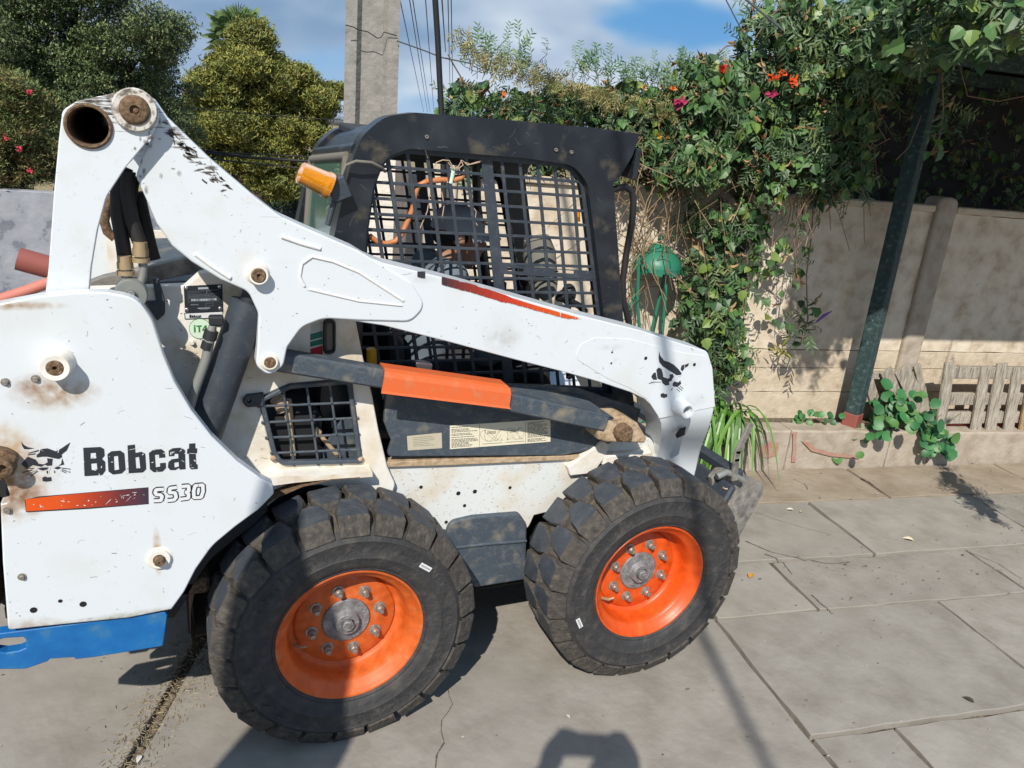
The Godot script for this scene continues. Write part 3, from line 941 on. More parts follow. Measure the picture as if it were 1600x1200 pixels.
	rb.plate(worn_edge(PackedVector2Array([Vector2(1.345, 0.06), Vector2(3.6, 0.06), Vector2(3.6, 0.25), Vector2(1.345, 0.268)]), 0.003), -0.055, -0.16, 0.008, [], 2, street_frame(0, 0, 0.06))
	tag(obj("low_block", rb, mats.red_wash), "low red washed block under the larger wooden pallet", "block")


func make_pallets():
	# the larger pallet stands upright, slats out
	var p := thing("wooden_pallet", "larger grey wooden pallet standing on the red block at the right edge", "pallet", street(1.6, 0.2, 0.1), "wooden pallets against the wall")
	var xs := [1.29, 1.52, 1.64, 1.79, 1.92, 2.06, 2.19, 2.33, 2.46, 2.6]
	for k in xs.size():
		var s := Shape.new()
		var lean := rnd(0.07, 0.12)
		var h: float = 0.53 if k == 0 else rnd(0.44, 0.47)
		var wide := rnd(0.068, 0.082)
		var f := street_frame(xs[k] + (0.03 if k == 0 else 0.07), 0.14 if k == 0 else 0.205, 0.055 + rnd(-0.004, 0.004))
		f.basis = f.basis * Basis.from_euler(Vector3(-0.05, 0, lean))
		var pts := PackedVector2Array([Vector2(-wide * 0.5, 0), Vector2(wide * 0.5, 0), Vector2(wide * 0.5, h), Vector2(-wide * 0.5, h)])
		s.plate(worn_edge(pts, 0.002), 0.008, -0.008, 0.002, [], 1, f)
		obj("slat", s, mats.weathered_wood_warm if k == 4 else mats.weathered_wood, p)
	for y in [0.60, 0.42, 0.29]:
		var s := Shape.new()
		s.box(street_frame(1.99, y, 0.095), Vector3(1.35, 0.08, 0.035), 0.003)
		obj("rail", s, mats.weathered_wood, p)
	var q := thing("wooden_pallet", "small broken grey pallet leaning on the wall behind the round-leaved plant", "pallet", street(0.95, 0.2, 0.2), "wooden pallets against the wall")
	var i := 0
	for l in [[Vector3(0.785, 0.526, 0.2), Vector3(0.964, 0.241, 0.2)], [Vector3(0.901, 0.581, 0.19), Vector3(1.112, 0.288, 0.19)], [Vector3(1.005, 0.597, 0.18), Vector3(1.247, 0.313, 0.18)], [Vector3(1.135, 0.614, 0.2), Vector3(1.284, 0.35, 0.2)]]:
		var s := Shape.new()
		var a: Vector3 = street(l[1].x, l[1].y, l[1].z)
		var b: Vector3 = street(l[0].x, l[0].y, l[0].z)
		var up := (b - a)
		var z := street_frame(0, 0, 0).basis.z
		var fr := Transform3D(Basis(up.normalized().cross(z).normalized(), up.normalized(), z), a)
		var wd: float = [0.07, 0.085, 0.11, 0.05][i]
		s.plate(worn_edge(PackedVector2Array([Vector2(-wd * 0.5, -0.08), Vector2(wd * 0.5, -0.08), Vector2(wd * 0.5, up.length()), Vector2(-wd * 0.5, up.length())]), 0.003), 0.008, -0.008, 0.002, [], 1, fr)
		obj("slat", s, mats.weathered_wood, q)
		i += 1
	for y in [0.535, 0.38]:
		var s := Shape.new()
		s.box(street_frame(0.98, y, 0.225), Vector3(0.42, 0.05, 0.03), 0.003)
		obj("rail", s, mats.weathered_wood, q)


func make_pergola():
	var p := thing("pergola", "vine covered pergola with reed roof and green steel post", "pergola", street(0.69, 0, 0.1))
	var s := Shape.new()
	# an angle-section post
	var f := street_frame(0.66, 0.2, 0.10)
	f.basis = f.basis * Basis.from_euler(Vector3(0, 0.5, 0))
	s.box(Transform3D(f.basis, f.origin + Vector3(0, 1.1, 0)), Vector3(0.085, 2.25, 0.085), 0.006)
	obj("post", s, mats.green_post, p, "green painted steel post in the kerb before the wall")
	s = Shape.new()
	s.box(Transform3D(f.basis, f.origin + Vector3(0, 0.055, 0)), Vector3(0.092, 0.15, 0.092), 0.006)
	obj("post_foot", s, mats.red_oxide, p)
	for w in [-1.3, 0.1, 0.9]:
		s = Shape.new()
		var from := roof_edge(w) + 0.03
		s.box(street_frame((from + 6.5) * 0.5, 2.41, w), Vector3(6.5 - from, 0.09, 0.06), 0.004)
		obj("beam", s, mats.green_post, p)
	for u in [0.24, 0.66, 2.2, 3.8, 5.4]:
		s = Shape.new()
		s.box(street_frame(u, 2.48, -0.15 if u > 0.5 else 0.35), Vector3(0.05, 0.05, 2.3 if u > 0.5 else 1.2), 0.004)
		obj("rafter", s, mats.weathered_wood, p)
	for u in [3.4, 6.2]:
		for w in [-1.3, 0.9]:
			s = Shape.new()
			s.box(street_frame(u, 1.2, w), Vector3(0.08, 2.4, 0.08), 0.004)
			obj("post", s, mats.green_post, p)
	# the reed roof: laths side by side over the rafters, packed matting above them
	for k in 30:
		s = Shape.new()
		var w := -1.36 + k * 0.082
		var from := roof_edge(w) + rnd(-0.04, 0.04)
		s.box(street_frame((from + 6.5) * 0.5, 2.515 + rnd(0, 0.004), w), Vector3(6.5 - from, 0.016, rnd(0.045, 0.06)), 0.0)
		obj("lath", s, mats.weathered_wood_warm if k % 3 == 0 else mats.weathered_wood, p)
	s = Shape.new()
	for k in 7:
		var w := -1.22 + k * 0.34
		var from := roof_edge(w) + 0.04
		s.box(street_frame((from + 6.5) * 0.5, 2.56, w), Vector3(6.5 - from, 0.05, 0.339), 0.0)
	obj("matting", s, mats.tan_dirt, p)
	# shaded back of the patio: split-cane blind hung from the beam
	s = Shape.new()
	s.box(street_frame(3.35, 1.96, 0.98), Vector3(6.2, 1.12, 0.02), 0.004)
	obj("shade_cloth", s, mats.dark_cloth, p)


# where the reed roof ends on the left, for a depth behind the kerb line
func roof_edge(w: float) -> float:
	return 0.28 + (w - 0.3) * 0.40


# shapes that are copied many times over the vine: a lobed leaf, a fine-leaved sprig, a dry curl
func vine_leaf(kind: int) -> ArrayMesh:
	var s := Shape.new()
	if kind == 0:
		var out := [[0.0, 0.02], [0.08, 0.34], [0.24, 0.50], [0.36, 0.40], [0.55, 0.44], [0.72, 0.26], [0.86, 0.14], [1.0, 0.0]]
		for side in [-1.0, 1.0]:
			for i in out.size() - 1:
				var a := Vector3(0, out[i][0], -0.25 * out[i][0] * out[i][0])
				var b := Vector3(side * out[i][1], out[i][0] - 0.05, 0.14 * out[i][1] - 0.25 * out[i][0] * out[i][0])
				var d := Vector3(side * out[i + 1][1], out[i + 1][0] - 0.05, 0.14 * out[i + 1][1] - 0.25 * out[i + 1][0] * out[i + 1][0])
				var e := Vector3(0, out[i + 1][0], -0.25 * out[i + 1][0] * out[i + 1][0])
				var m := Vector3(-side * 0.28, 0.35 * out[i][0], 1).normalized()
				s.tri(a, b, d, m, m, m)
				s.tri(a, d, e, m, m, m)
	elif kind == 1:
		for k in 11:
			var y := k * 0.09
			var sd := 1.0 if k % 2 else -1.0
			leaf_blade(s, Transform3D(Basis.from_euler(Vector3(-0.3 + 0.2 * sin(k * 2.3), 0.5 * sin(k * 1.7), -sd * 0.9)), Vector3(0, y, 0)), 0.34, 0.075, 0.3, 0.3)
		s.tube([Vector3.ZERO, Vector3(0.02, 0.5, 0.02), Vector3(0, 1.0, -0.04)], 0.008, 3, false)
	else:
		for k in 3:
			leaf_blade(s, Transform3D(Basis.from_euler(Vector3(-0.6, k * 2.1, 0.7 * (k - 1))), Vector3.ZERO), 0.8, 0.4, 0.9, 0.7)
	return s.done()


func spread(m: Mesh, places: Array, tints: Array) -> MultiMesh:
	var mm := MultiMesh.new()
	mm.transform_format = MultiMesh.TRANSFORM_3D
	mm.use_colors = true
	mm.mesh = m
	mm.instance_count = places.size()
	for i in places.size():
		mm.set_instance_transform(i, places[i])
		mm.set_instance_color(i, tints[i])
	return mm


func scatter(called: String, m: Mesh, places: Array, tints: Array, material: Material, parent: Node3D):
	var o := MultiMeshInstance3D.new()
	o.name = called
	o.multimesh = spread(m, places, tints)
	o.material_override = material
	o.set_meta("kind", "stuff")
	parent.add_child(o, true)
	o.transform = parent.transform.affine_inverse()


func leaf_turn(face: Vector3, size: float, spin: float) -> Basis:
	var z := face.normalized()
	var y := (Vector3.DOWN - z * Vector3.DOWN.dot(z))
	if y.length() < 0.05:
		y = Vector3.RIGHT
	y = y.normalized().rotated(z, spin)
	return Basis(y.cross(z), y, z) * size


func leaf_green() -> Color:
	var q := rng.randf()
	if q < 0.5:
		return Color(0.055, 0.125, 0.035).lerp(Color(0.085, 0.18, 0.05), rng.randf())
	if q < 0.86:
		return Color(0.032, 0.08, 0.03).lerp(Color(0.06, 0.125, 0.045), rng.randf())
	return Color(0.12, 0.20, 0.04).lerp(Color(0.17, 0.22, 0.05), rng.randf())


func make_vine():
	var vine := thing("climbing_vine", "broad mixed climbing vine with red flowers sprawling over the wall and pergola edge", "vine", street(-0.3, 0.24, 0.2))
	var lobed := vine_leaf(0)
	var sprig := vine_leaf(1)
	var dry := vine_leaf(2)
	var bags := {"leaf": [[], []], "sprig": [[], []], "dry": [[], []]}
	var front := []     # candidates for single leaves
	# regions: u range, y range, depth range, how many, share of sprigs, share of dry, shape of the lower and upper edge
	var regions := [
		[-1.98, -1.0, 1.56, 2.12, 0.22, 0.65, 1500, 0.35, 0.20],
		[-1.15, -0.42, 1.54, 2.16, 0.06, 0.55, 2100, 0.25, 0.22],
		[-0.82, 0.24, 1.55, 2.30, -0.14, 0.34, 3000, 0.30, 0.08],
		[-0.50, 0.26, 2.10, 2.60, -0.25, 0.30, 1100, 0.40, 0.10],
		[-0.62, -0.02, 0.80, 1.60, 0.08, 0.24, 120, 0.18, 0.05],
		[-0.64, -0.24, 0.62, 1.62, 0.0, 0.22, 520, 0.22, 0.05],
		[-0.46, -0.12, 0.34, 0.85, 0.08, 0.24, 150, 0.6, 0.04],
		[0.02, 0.28, 1.50, 1.80, 0.0, 0.2, 70, 0.3, 0.4],
		[-0.06, 0.16, 0.62, 1.45, 0.12, 0.25, 22, 0.2, 0.1]]
	var lump := FastNoiseLite.new()
	lump.seed = 8
	lump.frequency = 2.6
	for r in regions:
		var tries := 0
		var got := 0
		while got < r[6] and tries < r[6] * 8:
			tries += 1
			var u := rnd(r[0], r[1])
			var y := rnd(r[2], r[3])
			var w := rnd(r[4], r[5])
			var top: float = r[3] - 0.14 * (0.5 + 0.5 * lump.get_noise_2d(u * 1.3, 3.0)) + 0.10 * lump.get_noise_2d(u * 4.0, 9.0)
			var low: float = r[2] + 0.28 * (0.5 + 0.9 * lump.get_noise_2d(u * 2.2, 31.0))
			if y > top or y < low:
				continue
			var dens := lump.get_noise_3d(u * 1.4, y * 1.4, w * 2.0 + float(r[6]))
			if dens < -0.22 + rng.randfn(0.0, 0.06):
				continue
			# denser towards the face turned to the street
			if rng.randf() < clampf((w - r[4]) / (r[5] - r[4]), 0.0, 1.0) * 0.6:
				continue
			got += 1
			add_vine_leaf(bags, front, street(u, y, w), r[7], r[8], y, u)
	# along the pergola's left edge, hanging over it
	for k in 2300:
		var w := rnd(-1.45, 0.30)
		var edge := roof_edge(w) - 0.04 + 0.12 * lump.get_noise_2d(w * 2.0, 70.0)
		var u := edge + rng.randfn(0.02, 0.10)
		var y := 2.50 + rng.randfn(0.0, 0.09) - absf(rng.randfn(0.0, 0.10)) * (1.0 + lump.get_noise_2d(w * 3.0, 12.0))
		if y < 2.22:
			continue
		add_vine_leaf(bags, front, street(u, y, w), 0.3, 0.06, 2.0, 0.0)
	# on the roof
	for k in 1500:
		add_vine_leaf(bags, front, street(rnd(0.2, 2.2), 2.60 + absf(rng.randfn(0, 0.05)), rnd(-1.3, 0.3)), 0.4, 0.08, 2.0, 0.0)
	# dim foliage in the recess behind the wall
	for k in 650:
		add_vine_leaf(bags, front, street(rnd(-0.1, 2.6), rnd(1.5, 2.45) , rnd(0.78, 0.96)), 0.3, 0.12, 2.0, 0.0)
	# a strand that hangs from the roof's front edge, beyond the picture; its shadow falls across the slabs by the kerb
	for k in 150:
		var f := sqrt(rng.randf())
		var p := street(lerpf(0.66, 0.58, f), lerpf(1.45, 0.98, f), lerpf(-1.30, -1.66, f)) + Vector3(rng.randfn(0, 0.03), rng.randfn(0, 0.03), rng.randfn(0, 0.03))
		add_vine_leaf(bags, front, p, 0.35, 0.0, 2.0, 0.0)
	# under the roof's edge: big bright leaves and a trailing strand
	for k in 46:
		var p: Vector3 = [Vector3(-0.133, 2.352, -0.75), Vector3(-0.045, 2.332, -0.75), Vector3(0.001, 2.392, -0.75), Vector3(0.089, 2.326, -0.75), Vector3(0.158, 2.371, -0.75), Vector3(0.246, 2.363, -0.75), Vector3(0.307, 2.405, -0.75), Vector3(-0.162, 2.287, -0.75), Vector3(0.049, 2.297, -0.75), Vector3(0.23, 2.311, -0.75), Vector3(0.307, 2.337, -0.75)][k % 11]
		add_vine_leaf(bags, front, street(p.x, p.y, p.z) + Vector3(rnd(-0.05, 0.05), rnd(-0.04, 0.04), rnd(-0.05, 0.05)), 0.0, 0.05, 2.0, 0.0)
	var strands := [[Vector3(0.68, 2.5, -1.34), Vector3(0.67, 1.9, -1.33), Vector3(0.65, 1.42, -1.34), Vector3(0.58, 0.98, -1.66)], [Vector3(0.046, 2.463, -0.6), Vector3(0.092, 2.338, -0.6), Vector3(0.105, 2.207, -0.6), Vector3(0.153, 2.076, -0.6), Vector3(0.17, 1.951, -0.6), Vector3(0.146, 1.878, -0.6)], [Vector3(0.011, 2.444, -0.5), Vector3(0.037, 2.287, -0.5), Vector3(0.076, 2.181, -0.5)], [Vector3(-0.051, 1.803, 0.05), Vector3(-0.017, 1.534, 0.05), Vector3(-0.005, 1.324, 0.05), Vector3(0.011, 1.107, 0.05)], [Vector3(0.027, 1.64, 0.05), Vector3(0.068, 1.398, 0.05), Vector3(0.085, 1.183, 0.05), Vector3(0.154, 0.923, 0.05), Vector3(0.138, 0.769, 0.05)], [Vector3(-0.001, 2.067, 0), Vector3(0.007, 1.875, 0), Vector3(0.027, 1.678, 0)], [Vector3(-0.508, 1.506, 0.04), Vector3(-0.431, 1.2, 0.04), Vector3(-0.357, 0.914, 0.04), Vector3(-0.25, 0.573, 0.04)], [Vector3(-0.685, 1.596, 0.02), Vector3(-0.589, 1.267, 0.02), Vector3(-0.515, 1.023, 0.02), Vector3(-0.471, 0.693, 0.02)], [Vector3(-0.339, 1.509, 0.1), Vector3(-0.257, 1.16, 0.1), Vector3(-0.223, 0.826, 0.1), Vector3(-0.136, 0.514, 0.1)]]
	for st in strands:
		var path := []
		for q in st:
			path.append(street(q.x, q.y, q.z))
		var tb := Shape.new()
		tb.ink = Color(0.20, 0.14, 0.08)
		tb.tube(path, 0.004, 5)
		obj("stem", tb, mats.chips, vine)
		for k in path.size() - 1:
			for j in 7:
				var p2: Vector3 = path[k].lerp(path[k + 1], rng.randf()) + Vector3(rnd(-0.04, 0.04), rnd(-0.03, 0.03), rnd(-0.03, 0.05))
				if rng.randf() < 0.55:
					add_vine_leaf(bags, front, p2, 0.55 if st == strands[1] else 0.2, 0.12, p2.y, 0.0)
	# bare twigs arching out of the top, dry runners in the shade
	for tw in [[Vector3(-1.877, 1.96, 0.15), Vector3(-1.945, 2.04, 0.15), Vector3(-1.995, 2.106, 0.15), Vector3(-2.012, 2.132, 0.15)], [Vector3(-0.569, 2.336, -0.1), Vector3(-0.518, 2.426, -0.1), Vector3(-0.476, 2.47, -0.1), Vector3(-0.406, 2.473, -0.1)], [Vector3(-0.758, 2.245, -0.1), Vector3(-0.715, 2.286, -0.1), Vector3(-0.665, 2.297, -0.1)], [Vector3(0.459, 2.299, -0.3), Vector3(0.546, 2.174, -0.3), Vector3(0.74, 2.167, -0.3), Vector3(0.89, 2.205, -0.3)], [Vector3(0.173, 2.05, -0.45), Vector3(0.143, 1.901, -0.45), Vector3(0.088, 1.838, -0.45)], [Vector3(-0.17, 1.796, 0), Vector3(-0.032, 1.707, 0), Vector3(0.039, 1.746, 0)], [Vector3(-1.154, 1.568, 0), Vector3(-0.997, 1.45, 0), Vector3(-0.922, 1.188, 0)], [Vector3(-1.02, 1.608, 0), Vector3(-1.129, 1.377, 0), Vector3(-1.075, 1.114, 0)], [Vector3(-1.073, 1.666, 0.02), Vector3(-0.958, 1.482, 0.02), Vector3(-0.996, 1.249, 0.02)], [Vector3(-0.707, 1.866, 0), Vector3(-0.579, 1.766, 0), Vector3(-0.475, 1.612, 0)], [Vector3(-0.895, 1.711, 0), Vector3(-0.84, 1.809, 0), Vector3(-0.701, 1.836, 0)], [Vector3(-0.546, 1.866, -0.1), Vector3(-0.629, 1.736, -0.1), Vector3(-0.647, 1.641, -0.1)]]:
		var tb := Shape.new()
		tb.ink = Color(0.17, 0.11, 0.07)
		var path := []
		for q in tw:
			path.append(street(q.x, q.y, q.z))
		tb.tube(path, 0.0035, 4)
		obj("twig", tb, mats.chips, vine)
	var tang_top := Shape.new()
	# tangles of dead runners behind the cab's front post and in the hollows of the vine
	var tang := Shape.new()
	for k in 300:
		tang.ink = Color(0.22, 0.13, 0.07).lerp(Color(0.34, 0.26, 0.15), rng.randf())
		var zone: Array = [[-1.05, -0.72, 1.05, 1.62], [-1.2, -0.6, 1.55, 1.9], [-0.6, 0.2, 1.55, 2.0], [0.0, 0.28, 1.6, 2.2]][k % 4]
		var a := street(rnd(zone[0], zone[1]), rnd(zone[2], zone[3]), rnd(0.0, 0.2))
		var path := [a]
		var d := Vector3(rng.randfn(0, 1), rng.randfn(-0.4, 1), rng.randfn(0, 0.4)).normalized() * 0.05
		for q in 4:
			d = (d + Vector3(rng.randfn(0, 0.02), rng.randfn(-0.01, 0.02), rng.randfn(0, 0.012)))
			path.append(path[-1] + d)
		tang.tube(path, 0.0025, 3, false)
	var tg := obj("dead_runners", tang, mats.chips, vine)
	tg.set_meta("kind", "stuff")
	# wisps that stand out of the top
	for k in 110:
		var u := rnd(-1.9, 0.2)
		var p := street(u, 2.06 + 0.36 * smoothstep(-0.7, 0.1, u) + rnd(-0.03, 0.03), rnd(0.0, 0.3))
		var path := [p, p + Vector3(rnd(-0.04, 0.04), rnd(0.03, 0.08), rnd(-0.02, 0.02))]
		path.append(path[1] + Vector3(rnd(-0.08, 0.08), rnd(0.0, 0.09), rnd(-0.02, 0.02)))
		tang_top.ink = Color(0.10, 0.11, 0.05)
		tang_top.tube(path, 0.0018, 3, false)
		for q in [path[1], path[2]]:
			bags.sprig[0].append(Transform3D(leaf_turn(Vector3(rng.randfn(0, 0.5), rng.randfn(0, 0.5), 1), rnd(0.06, 0.11), PI + rng.randfn(0, 0.7)), q))
			bags.sprig[1].append(leaf_green())
	obj("wisps", tang_top, mats.chips, vine).set_meta("kind", "stuff")
	# a pale seeding fringe along the top left
	for k in 230:
		var q := rng.randf()
		var p := street(lerpf(-1.98, -0.9, q), lerpf(2.13, 2.0, q) + 0.1 * exp(-q * 8.0) + rng.randfn(0, 0.02), rnd(0.0, 0.15))
		bags.sprig[0].append(Transform3D(leaf_turn(Vector3(rng.randfn(0, 0.6), rng.randfn(0, 0.5), 1), rnd(0.05, 0.09), rng.randfn(0, 0.8)), p))
		bags.sprig[1].append(Color(0.34, 0.28, 0.11).lerp(Color(0.13, 0.15, 0.05), rng.randf()))
	# the biggest leaves that face the street stand as parts, the rest as foliage
	front.sort_custom(func(a, b): return a[2] > b[2])
	var shades := []
	for k in 8:
		var m := mat("vine_leaf_shade_%d" % k, leaf_green().linear_to_srgb(), 0.45)
		m.backlight_enabled = true
		m.backlight = Color(0.07, 0.13, 0.03)
		shades.append(m)
	for i in front.size():
		if i < 280:
			var o := MeshInstance3D.new()
			o.name = "leaf"
			o.mesh = lobed
			o.material_override = shades[i % 8]
			vine.add_child(o, true)
			o.transform = vine.transform.affine_inverse() * front[i][0]
		else:
			bags.leaf[0].append(front[i][0])
			bags.leaf[1].append(front[i][1])
	scatter("foliage", lobed, bags.leaf[0], bags.leaf[1], mats.leaf, vine)
	scatter("fine_foliage", sprig, bags.sprig[0], bags.sprig[1], mats.leaf, vine)
	scatter("dry_leaves", dry, bags.dry[0], bags.dry[1], mats.leaf_dry, vine)
	# flowers
	for fl in [[Vector3(-0.735, 2.169, -0.12), 0, 0.045], [Vector3(-0.501, 2.166, -0.2), 1, 0.035], [Vector3(-0.467, 2.191, -0.22), 1, 0.035], [Vector3(-0.394, 2.156, -0.2), 1, 0.04], [Vector3(-0.491, 2.086, -0.2), 2, 0.035], [Vector3(-0.95, 2.01, -0.16), 2, 0.045], [Vector3(-0.959, 2.074, -0.1), 3, 0.025], [Vector3(-0.975, 1.855, -0.05), 4, 0.022], [Vector3(-1.767, 1.973, 0), 3, 0.02], [Vector3(-1.109, 2.06, -0.1), 4, 0.018], [Vector3(-0.701, 2.087, -0.1), 0, 0.02]]:
		var s := Shape.new()
		var at := street(fl[0].x, fl[0].y, fl[0].z)
		var col: Color = [Color(0.62, 0.03, 0.015), Color(0.72, 0.075, 0.01), Color(0.34, 0.012, 0.075), Color(0.75, 0.2, 0.02), Color(0.7, 0.42, 0.04)][fl[1]]
		for k in 14:
			s.ink = col.lerp(col * 0.6, rng.randf())
			var dir := Vector3(rng.randfn(0, 1), rng.randfn(0.1, 0.9), rng.randfn(0.5, 0.6)).normalized()
			leaf_blade(s, Transform3D(leaf_turn(dir.cross(Vector3(rng.randfn(0, 1), rng.randfn(0, 1), 0.3)), 1.0, rnd(0, TAU)), at + dir * fl[2] * 0.25), fl[2] * rnd(0.55, 0.9), fl[2] * 0.5, 0.4, 0.4)
		obj("flower", s, mats.petal, vine)


func add_vine_leaf(bags: Dictionary, front: Array, p: Vector3, sprigs: float, dries: float, y: float, u: float):
	var face := Vector3(rng.randfn(-0.1, 0.55), rng.randfn(0.35, 0.55), rng.randfn(0.75, 0.4))
	var q := rng.randf()
	if q < dries:
		bags.dry[0].append(Transform3D(leaf_turn(face, rnd(0.032, 0.062), rnd(-1.5, 1.5)), p))
		bags.dry[1].append(Color(0.24, 0.125, 0.055).lerp(Color(0.38, 0.27, 0.14), rng.randf()))
	elif q < dries + sprigs:
		bags.sprig[0].append(Transform3D(leaf_turn(face, rnd(0.08, 0.15), rng.randfn(0, 1.0)), p))
		bags.sprig[1].append(leaf_green().lerp(Color(0.06, 0.09, 0.05), 0.5))
	else:
		var size := rnd(0.036, 0.07)
		front.append([Transform3D(leaf_turn(face, size, rng.randfn(0, 0.6)), p), leaf_green(), size * (1.0 if p.z > -3.7 else 0.3)])


func make_small_plants():
	# strap-leaved clump by the kerb
	var clump := thing("strap_leaved_plant", "bright green strap leaved clump at the foot of the wall beside the loader arm", "plant", street(-0.3, 0.0, -0.05))
	var shades := []
	for c in [[0.06, 0.15, 0.02], [0.085, 0.20, 0.03], [0.12, 0.25, 0.045], [0.04, 0.11, 0.02]]:
		var m := mat("strap_%d" % shades.size(), lin(c[0], c[1], c[2]), 0.4)
		m.backlight_enabled = true
		m.backlight = Color(0.12, 0.22, 0.04)
		shades.append(m)
	for k in 96:
		var s := Shape.new()
		var root := street(rnd(-0.50, -0.16), 0.40 - rnd(0.0, 0.26) * (1.0 if k % 3 else 0.2), rnd(-0.06, 0.14))
		var a := rnd(0, TAU)
		var out := Vector3(cos(a), 0, 0.75 * sin(a) + 0.45).normalized()
		var length := rnd(0.30, 0.56)
		var rise := rnd(0.35, 1.0)
		var wide := rnd(0.010, 0.017)
		var side := out.cross(Vector3.UP).normalized()
		var prev := []
		for i in 8:
			var f := i / 7.0
			var p := root + out * length * 0.62 * f + Vector3.UP * length * (rise * f - (rise + 0.75) * f * f)
			var hw := wide * (0.6 + 0.9 * f - 1.45 * f * f * f)
			var row := [p - side * hw, p - Vector3.UP * hw * 0.35, p + side * hw]
			if i:
				for w in 2:
					s.quad(prev[w], prev[w + 1], row[w + 1], row[w], out + Vector3.UP)
			prev = row
		obj("leaf", s, shades[k % 4], clump)
	# round-leaved clump spilling over the kerb
	var nas := thing("round_leaved_plant", "round leaved green clump spilling over the kerb between post and red block", "plant", street(0.95, 0.2, 0.05))
	var rs := []
	for c in [[0.02, 0.10, 0.03], [0.03, 0.14, 0.045], [0.045, 0.17, 0.055], [0.07, 0.17, 0.045]]:
		var m := mat("round_leaf_%d" % rs.size(), lin(c[0], c[1], c[2]), 0.5)
		m.backlight_enabled = true
		m.backlight = Color(0.05, 0.14, 0.04)
		rs.append(m)
	var disc := []
	for v in 3:
		var s := Shape.new()
		for k in 9:
			var a0 := TAU * k / 9.0; var a1 := TAU * (k + 1) / 9.0
			var r0 := 0.5 * (1.0 + 0.07 * sin(a0 * (3 + v) + v)); var r1 := 0.5 * (1.0 + 0.07 * sin(a1 * (3 + v) + v))
			var p0 := Vector3(cos(a0) * r0, sin(a0) * r0, 0.12 + 0.03 * sin(a0 * 2)); var p1 := Vector3(cos(a1) * r1, sin(a1) * r1, 0.12 + 0.03 * sin(a1 * 2))
			s.tri(Vector3.ZERO, p0, p1, Vector3(0, 0, 1), Vector3(-p0.x * 0.5, -p0.y * 0.5, 1).normalized(), Vector3(-p1.x * 0.5, -p1.y * 0.5, 1).normalized())
		disc.append(s.done())
	for k in 150:
		var q := Vector2(rng.randfn(0, 0.42), rng.randfn(0, 0.42))
		var p := street(0.98 + q.x * 0.42, 0.30 + absf(rng.randfn(0, 0.08)) - 0.25 * q.x * q.x - (0.08 if q.x > 0.35 else 0.0), 0.03 + q.y * 0.18)
		if k > 130:
			p = street(rnd(0.28, 0.6), 0.25 + rnd(0, 0.06), rnd(0.1, 0.2))
		elif k > 108:
			p = street(rnd(1.05, 1.3), rnd(0.10, 0.26), -0.05 - rnd(0, 0.03))
		var o := MeshInstance3D.new()
		o.name = "leaf"
		o.mesh = disc[k % 3]
		o.material_override = rs[k % 4 if k % 7 else 3]
		nas.add_child(o, true)
		o.transform = nas.transform.affine_inverse() * Transform3D(leaf_turn(Vector3(rng.randfn(-0.2, 0.35), rng.randfn(0.55, 0.3), rng.randfn(0.8, 0.25)), rnd(0.05, 0.088) * (0.6 if k > 130 else 1.0), rnd(0, TAU)), p)
	var st := Shape.new()
	st.ink = Color(0.13, 0.16, 0.05)
	for k in 26:
		var p2 := street(0.98 + rng.randfn(0, 0.14), 0.2, 0.07)
		st.tube([p2, p2 + Vector3(rnd(-0.06, 0.06), 0.08, 0.03), p2 + Vector3(rnd(-0.1, 0.1), 0.15, rnd(0.02, 0.09))], 0.002, 4)
	st.tube([Vector3(1.142, 0.176, -0.03), Vector3(1.146, 0.097, -0.03), Vector3(1.125, 0.035, -0.03)].map(st3), 0.003, 4)
	obj("stem", st, mats.chips, nas)
	# lavender-like tuft rooted in the wall
	var tuft := thing("flowering_tuft", "yellowing fine leaved tuft with one violet flower spike growing from the wall", "plant", street(0.2, 0.6, 0.22))
	var tl := Shape.new()
	for k in 60:
		var yellow := k % 3 == 0
		tl.ink = Color(0.24, 0.24, 0.05) if yellow else Color(0.05, 0.10, 0.045).lerp(Color(0.09, 0.14, 0.07), rng.randf())
		var c: Vector3 = st3([Vector3(0.128, 0.712, 0.18), Vector3(0.158, 0.772, 0.18), Vector3(0.202, 0.833, 0.18), Vector3(0.101, 0.692, 0.18), Vector3(0.219, 0.893, 0.18), Vector3(0.245, 0.972, 0.18)][k % 6])
		var dir := Vector3(rng.randfn(0.1, 0.7), rng.randfn(0.1, 0.7), 0.4).normalized()
		leaf_blade(tl, Transform3D(leaf_turn(dir.cross(Vector3(0.3, 0.2, 1)), 1.0, rnd(0, TAU)), c + Vector3(rng.randfn(0, 0.02), rng.randfn(0, 0.02), rng.randfn(0, 0.02))), rnd(0.05, 0.09), 0.011, 0.3, 0.4)
	obj("leaves", tl, mats.leaf, tuft)
	var sp := Shape.new()
	sp.ink = Color(0.2, 0.1, 0.38)
	sp.tube([Vector3(0.299, 0.888, 0.16), Vector3(0.343, 0.928, 0.16), Vector3(0.389, 0.957, 0.16)].map(st3), [0.006, 0.011, 0.003], 6)
	obj("flower_spike", sp, mats.petal, tuft)
	var sm := Shape.new()
	sm.ink = Color(0.08, 0.12, 0.04)
	sm.tube([Vector3(0.145, 0.652, 0.18), Vector3(0.211, 0.833, 0.18), Vector3(0.314, 0.883, 0.18)].map(st3), 0.0025, 4)
	obj("stem", sm, mats.chips, tuft)


